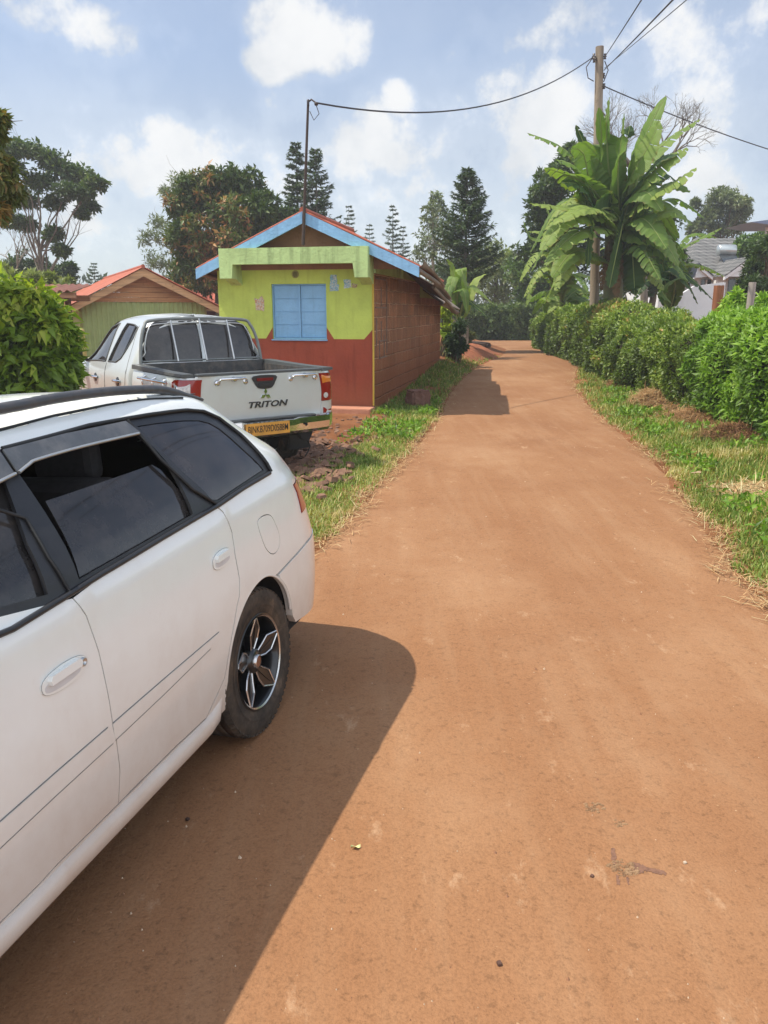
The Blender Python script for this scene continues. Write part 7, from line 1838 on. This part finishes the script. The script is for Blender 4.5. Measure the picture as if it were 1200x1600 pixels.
    m = MB(); surf_panel(m, SC, densify(outer, .09), [densify(wr, .06), densify(wf, .06), [(p, q) for p, q in densify([(-1.47, 1.27), (-1.50, 1.40), (-1.53, 1.52), (-1.50, 1.62), (-1.40, 1.67), (-1.20, 1.69), (-.66, 1.695), (-.66, 1.25), (-1.40, 1.25)], .06)]], gx, gy, 0, .02)
    c1 = m.build('cab', M_SILV, t, recalc=False); mirror_mesh(c1)
    # cab door seams
    def seam(pts, w=.005, surf=SC):
        mb = MB(); mb.tube([surf(p, q)[0]+surf(p, q)[1]*-.0015 for p, q in densify(pts, .05, False)], w, 4); return mb
    for nm, pl in (('door_seam', [(-1.80, 1.66), (-1.72, 1.45), (-1.66, 1.2), (-1.68, .9), (-1.80, .60), (-2.0, .5)]), ('door_seam', [(-2.41, 1.22), (-2.42, .9), (-2.40, .5)]), ('door_seam', [(-3.42, 1.18), (-3.46, .8), (-3.42, .5)])):
        o = seam(pl).build(nm, M_RUBBER, t); mirror_mesh(o)
    for nm, w_ in (('rear_side_window', wr), ('front_side_window', wf)):
        m = MB(); surf_panel(m, SC, inset(densify(w_, .06), .002), (), gx, gy, -.010, .004); o = m.build(nm, M_GLASS, t, recalc=False); mirror_mesh(o)
        m = MB(); P = [SC(p, q)[0]+SC(p, q)[1]*.001 for p, q in densify(w_, .05)]; m.tube(P+[P[0]], .010, 5); fo = m.build('window_frame', M_CAP, t); mirror_mesh(fo)
    q_div = [(-1.93, 1.31), (-1.90, 1.65)]
    m = MB(); m.tube([SC(p, q)[0]-SC(p, q)[1]*.004 for p, q in q_div], .012, 4); o = m.build('quarter_bar', M_TRIM, t); mirror_mesh(o)
    # rear window of the cab with chrome rim and bars
    def bk(l, z, off=0): return Vector((l, SC(-1.0, z)[0].y+off-.055*(max(0, abs(l)-.42)/.25)**2, z if z < 1.2 else 1.2+(z-1.2)*kf(-1.5)))
    zz = [1.27, 1.69]
    def rw(e): return [(-.62+e, 1.25+e), (-.67+e, 1.36), (-.655+e, 1.48), (-.60+e, 1.62-e*.5), (-.50, 1.68-e), (0, 1.695-e), (.50, 1.68-e), (.60-e, 1.62-e*.5), (.655-e, 1.48), (.67-e, 1.36), (.62-e, 1.25+e)]
    m = MB(); surf_panel(m, lambda l, z: (bk(l, z), Vector((0, 1, 0))), densify(rw(-.03), .08), (), [-.7+.1*i for i in range(15)], [1.25+.06*i for i in range(8)], -.004, .004); m.build('rear_window', M_GLASS, t)
    m = MB(); P = [bk(l, z, .012) for l, z in smooth_poly(rw(.0), 4, True)]; m.tube(P+[P[0]], .008, 6); m.build('rear_window_rim', M_SILVER, t)
    m = MB(); path = [(-.745, 1.22), (-.735, 1.35), (-.705, 1.52), (-.65, 1.66), (-.55, 1.725), (0, 1.745), (.55, 1.725), (.65, 1.66), (.705, 1.52), (.735, 1.35), (.745, 1.22)]
    m.tube([bk(l, z, .075) for l, z in smooth_poly(path, 5)], .019, 8); m.tube([bk(-.72, 1.265, .075), bk(.72, 1.265, .075)], .011, 8); m.build('roll_bar', mk('grey_tube', (.20, .21, .20), .45, .15, 20, metal=.3), t)
    for x in (-.345, .0, .345): m = MB(); m.tube([bk(x, 1.262, .078), bk(x, 1.74, .078)], .011, 6); m.build('window_bar', M_SILVER, t)
    # bed sides
    arch = [(-1.14+.46*cos(x), .40+.50*sin(x)) for x in [pi*i/20 for i in range(21)]]
    e_ = .0-.13+(.13+.15)*.8+.02
    lampP = [(-.26, 1.135), (-.24, .93), (-.17, .885), (-.05, .875), (e_+.02, .87), (e_+.02, 1.165), (-.10, 1.165), (-.20, 1.16)]
    outer = [(-1.425, .50), (-1.425, 1.18), (-1.0, 1.185), (e_+.02, 1.185), (e_+.02, .66), (-.10, .60), (-.62, .50)]+[p for p in arch if p[1] > .52]
    outer = [(-1.425, .86), (-1.425, 1.185), (e_+.02, 1.185), (e_+.02, .66), (-.10, .60), (-.66, .52)]+[p for p in arch if p[1] > .52 and p[0] > -1.41]
    m = MB(); surf_panel(m, S, densify(outer, .07), [inset(densify(lampP, .05), -.003)], gx+[-.1, -.06, -.02, .02, .06], gy, 0, .02); b1 = m.build('bed_side', M_SILV, t, recalc=False); mirror_mesh(b1)
    m = MB(); gf = [-.3+.02*i for i in range(22)]; gf2 = [.86+.03*i for i in range(12)]; surf_panel(m, S, densify(lampP, .03), (), gf, gf2, .006, .03); tl = m.build('tail_light', M_REDL, t, recalc=False)
    m = MB(); surf_panel(m, S, [(-.19, 1.12), (-.19, .95), (-.10, .91), (.03, .90), (.03, 1.13)], (), gf, gf2, .010, .004); l1 = m.build('clear_lens', M_CLR, tl, recalc=False)
    for (pc_, qc_) in ((-.13, 1.08), (-.10, .96)):
        P, n_ = S(pc_, qc_); m = MB(); m.lathe([(.001, .012), (.028, .012), (.034, .006)], 'x', P, 14, 0); m.build('lens_bowl', M_CHROME, tl)
    t2 = mirror_mesh(tl); m = MB(); surf_panel(m, S, [(-.14, 1.15), (-.10, 1.05), (e_, 1.06), (e_, 1.15)], (), gf, gf2, .009, .003); o = m.build('amber_lens', M_ORL, t2, recalc=False); mm = mirror_mesh(o); bpy.data.objects.remove(o)
    m = MB(); P, n_ = S(e_-.03, .93); m.lathe([(.001, 0), (.030, 0)], 'y', P+Vector((0, .012, 0)), 16); o = m.build('clear_lens', M_CLR, t2); mm = mirror_mesh(o); bpy.data.objects.remove(o)
    # lower red reflector strips beside bumper
    m = MB(); surf_panel(m, S, [(-.10, .70), (-.10, .80), (e_, .80), (e_, .70)], (), gx, gy, .006, .01); o = m.build('reflector', M_REDL, t); mirror_mesh(o)
    # bed rail caps, liner, floor
    m = MB(); 
    for s in (1, -1): 
        V = []; ys = [-1.43, -1.0, -.5, -.15, -.03]
        for y in ys: V += [(s*.865, y, 1.195), (s*.86, y, 1.222+.02*sstep(-.6, -1.4, y)), (s*.74, y, 1.222+.02*sstep(-.6, -1.4, y)), (s*.735, y, 1.18)]
        m2 = MB(); m2.add(V, [(i*4+k, i*4+k+1, (i+1)*4+k+1, (i+1)*4+k) for i in range(4) for k in range(3)], 0); n4 = len(V)-4; m2.add(V[-4:], [(0, 1, 2, 3)]); m2.build('bed_rail_cap', M_CAP, t)
    def sheet(name, P, mat): m = MB(); m.add(P, [(0, 1, 2, 3)]); return m.build(name, mat, t, recalc=False)
    m = MB(); m.box((0, -.74, .80), (1.46, 1.36, .04)); m.box((.735, -.74, 1.0), (.03, 1.36, .40)); m.box((-.735, -.74, 1.0), (.03, 1.36, .40)); m.box((0, -1.415, 1.03), (1.46, .05, .42)); 
    for k in range(9): m.box((-.64+.16*k, -.74, .826), (.07, 1.34, .014))
    m.build('bed_liner', M_LINER, t)
    # tailgate
    TG = lambda x, z: (Vector((x, .012-.03*(x/.7)**2+.018*sstep(.74, .95, z)-.012*sstep(1.0, 1.2, z), z)), Vector((0, 1, 0)))
    outl = [(-.695, .735), (.695, .735), (.715, .80), (.715, 1.17), (.70, 1.195), (-.70, 1.195), (-.715, 1.17), (-.715, .80)]
    m = MB(); surf_panel(m, TG, densify(outl, .07), (), [-.7+.07*i for i in range(21)], [.74+.04*i for i in range(12)], .0, .05, flip=True); tg = m.build('tailgate', M_SILV, t, recalc=False)
    m = MB(); m.box((0, -.03, 1.208), (1.42, .085, .026), bev=.008); m.build('tailgate_cap', M_CAP, tg)
    fy = lambda x, z: TG(x, z)[0].y
    # rear = +y; seen from behind, picture right is local -x
    hx = [(-.125, 1.175), (.125, 1.175), (.118, 1.11), (.085, 1.06), (.04, 1.045), (-.04, 1.045), (-.085, 1.06), (-.118, 1.11)]
    m = MB(); m.prism(smooth_poly(hx, 3, True), 0, .014, lambda a, b, h: (a, fy(0, 1.1)-.003+h, b)); m.prism([(-.07, 1.07), (.07, 1.07), (.06, 1.10), (-.06, 1.10)], .014, .028, lambda a, b, h: (a, fy(0, 1.1)+h, b)); hd = m.build('tailgate_handle', M_TRIM, tg)
    m = MB(); m.prism([(-.09, 1.125), (.09, 1.125), (.095, 1.155), (-.095, 1.155)], .011, .016, lambda a, b, h: (a, fy(0, 1.1)+h, b)); m.build('brake_light', mk('dark_red_lens', (.16, .01, .012), .2, .1), hd)
    m = MB(); cz = .985; yb = fy(0, cz)
    for k in range(3):
        an = pi/2+2*pi*k/3; e1 = Vector((cos(an), sin(an))); e2 = Vector((-e1.y, e1.x)); L = .066; w = .019
        pts = [Vector((0, 0)), e1*L*.5+e2*w, e1*L, e1*L*.5-e2*w]; m.prism([(p.x, cz+p.y) for p in pts], 0, .012, lambda a, b, h: (a, yb+h, b))
    m.build('badge', M_CHROME, tg)
    Rm = lambda x, z, y: Matrix.Translation((x, y, z)) @ Matrix.Rotation(pi, 4, 'Z') @ Matrix.Rotation(pi/2, 4, 'X')
    text_mesh('model_lettering', 'TRITON', .085, mk('dark_lettering', (.03, .03, .03), .4), tg, Rm(-.02, .885, fy(0, .885)+.004), .003, .25, .0022, 1.45)
    for xc in (.36, -.46):
        m = MB(); y0 = fy(xc, 1.15); m.tube([(xc-.15, y0, 1.125), (xc-.15, y0+.035, 1.14), (xc-.13, y0+.05, 1.165), (xc+.13, y0+.05, 1.165), (xc+.15, y0+.035, 1.14), (xc+.15, y0, 1.125)], .013, 8)
        m.lathe([(.001, .02), (.022, .018), (.03, .0)], 'y', (xc-.15, y0, 1.125), 12); m.lathe([(.001, .02), (.022, .018), (.03, .0)], 'y', (xc+.15, y0, 1.125), 12); m.lathe([(.001, .05), (.018, .05), (.028, .0)], 'y', (xc-.02, y0, 1.155), 12); m.build('grab_bar', M_CHROME, tg)
    # bumper
    def bumper():
        m = MB(); prof = [(.02, .735), (.115, .735), (.150, .72), (.155, .66), (.14, .60), (.11, .565), (.02, .56)]; n = 26; V = []
        for i in range(n+1):
            x = lerp(-.87, .87, i/n); cx = abs(x)/.87; sh = -.10*cx**3-.20*max(0, cx-.85)*4; dip = .0
            for (y, z) in prof: V.append((x, y+sh, z+(.012 if abs(x) > .30 else 0)*(1 if z > .65 else 0)))
        k = len(prof); m.add(V, [(i*k+j, i*k+j+1, (i+1)*k+j+1, (i+1)*k+j) for i in range(n) for j in range(k-1)], 0, False)
        for e in (0, n): m.add(V[e*k:(e+1)*k], [tuple(range(k))])
        b = m.build('rear_bumper', M_CHROME, t)
        m = MB(); m.box((0, .075, .747), (1.1, .09, .012)); m.build('bumper_step', M_CAP, b)
        m = MB(); m.lathe([(.001, .0), (.018, 0)], 'y', (-.40, .160, .66), 12); m.build('bumper_hole', M_DARK, b)
        return b
    bp = bumper()
    m = MB(); m.box((.055, .168, .655), (.50, .006, .125), bev=.0025); pl = m.build('number_plate', mk('yellow_plate', (.70, .33, .05), .45, .25, 9, dirt=(.35, .2, .08), dirtamt=.5, bump=0), t); 
    text_mesh('plate_lettering', 'BJNKB709D0588M', .098, mk('plate_black', (.02, .018, .015), .5), pl, Rm(.055, .655, .1725), .001, .10, .0004, .60)
    m = MB(); m.box((0, -.02, .70), (1.3, .05, .06)); m.box((0, -1.2, .56), (.9, 2.2, .10)); m.box((0, -3.2, .50), (1.1, 2.6, .12)); m.build('chassis', M_WELL, t)
    m = MB(); m.prism([(-.52, .56), (-.34, .56), (-.40, .48), (-.47, .46)], .02, .09, lambda a, b, h: (a, h, b)); m.tube([(-.47, .05, .47), (-.50, .06, .40), (-.46, .07, .34), (-.42, .08, .30)], .008, 5); m.build('tow_bracket', M_WELL, t)
    # side step rail on bed side
    m = MB(); y0, y1 = -1.12, -.30
    for z in (1.125,): m.tube([S(y0, z)[0]+Vector((.045, 0, 0)), S(y1, z)[0]+Vector((.045, 0, 0))], .014, 8)
    for y in (-1.02, -.72, -.42): m.tube([S(y, 1.15)[0], S(y, 1.135)[0]+Vector((.045, 0, 0)), S(y, 1.06)[0]+Vector((.02, 0, 0))], .012, 6)
    o = m.build('side_rail', M_CHROME, t); mirror_mesh(o)
    dk = mk('decal_black', (.03, .03, .03), .5); rdm = mk('decal_red', (.55, .03, .02), .5)
    Sm = lambda p, q: Matrix.Translation(S(p, q)[0]+Vector((.003, 0, 0))) @ Matrix.Rotation(pi/2, 4, 'Z') @ Matrix.Rotation(pi/2, 4, 'X')
    text_mesh('decal', '4     77', .085, dk, t, Sm(-.98, .99), .001, .2, .001); text_mesh('decal', 'V', .09, rdm, t, Sm(-1.00, .99), .001, 0, .005, 1.3)
    text_mesh('decal', 'DI-D', .10, dk, t, Sm(-.45, .995), .001, .2, .002)
    # door handles, mirror, windscreen, lights
    for p in (-1.92, -2.78):
        P, n_ = SC(p, 1.02); m = MB(); m.lathe([(.001, .003), (.055, .003), (.060, -.004)], 'x', P, 20, 1); m.tube([P+Vector((.004, -.10, .012)), P+Vector((.036, -.05, .016)), P+Vector((.036, .05, .016)), P+Vector((.004, .10, .012))], .016, 8, 0); o = m.build('door_handle', [M_CHROME, M_TRIM], t); mirror_mesh(o)
    for s in (-1, 1): m = MB(); m.box((s*1.0, -3.22, 1.27), (.22, .12, .20), None, 0, .04); m.box((s*.88, -3.24, 1.22), (.1, .05, .05)); m.build('door_mirror', M_TRIM, t)
    V = []
    for i in range(9):
        u = lerp(-3.48, -2.78, i/8); zc = belt(u)+(1.785-1.20)*kf(u)
        for j in range(11): l = lerp(-.68, .68, j/10); V.append((l*lerp(1.05, .85, i/8), u+.12*(abs(l)/.68)**2, zc+.004-.05*(abs(l)/.68)**2.2))
    m = MB(); m.add(V, [(i*11+j, i*11+j+1, (i+1)*11+j+1, (i+1)*11+j) for i in range(8) for j in range(10)], 0, True); m.build('windscreen', M_GLASS, t)
    for s in (-1, 1): m = MB(); m.box((s*.66, -4.93, .90), (.34, .2, .22), Matrix.Rotation(s*.3, 3, 'Z'), 0, .04); m.build('headlight', M_CLR, t)
    m = MB(); m.box((0, -5.03, .85), (.8, .06, .3), bev=.03); m.box((0, -5.06, .50), (1.5, .12, .2), bev=.04); m.build('front_grille', M_TRIM, t)
    # dark core under the skin
    m = MB(); m.box((0, -3.3, .80), (1.5, 3.2, .5)); m.box((0, -2.35, 1.12), (1.56, 1.6, .22)); m.build('inner_body', M_WELL, t)
    for s in (-1, 1):
        for y in (-1.14, -4.02): wheel(t, s*.76, y, .365, .365, .23, s, False, .215)
        for y in (-1.14, -4.02):
            m = MB(); V = []; k = 16
            for i in range(k+1): x = pi*i/k; V += [(s*.84, y+.46*cos(x), .40+.50*sin(x)), (s*.50, y+.46*cos(x), .40+.50*sin(x))]
            m.add(V, [(2*i, 2*i+1, 2*i+3, 2*i+2) for i in range(k)], 0, True); m.build('wheel_arch_liner', M_WELL, t)
        m = MB(); m.box((s*.76, -.62, .45), (.26, .015, .40)); m.build('mud_flap', M_TRIM, t)
    m = MB(); m.tube([(-.7, -1.14, .36), (.7, -1.14, .36)], .05, 8); m.lathe([(.001, -.14), (.10, -.12), (.14, 0), (.10, .12), (.001, .14)], 'y', (0, -1.14, .36), 16); m.tube([(-.7, -4.02, .36), (.7, -4.02, .36)], .05, 8); m.build('axle', M_WELL, t)
build_pickup()
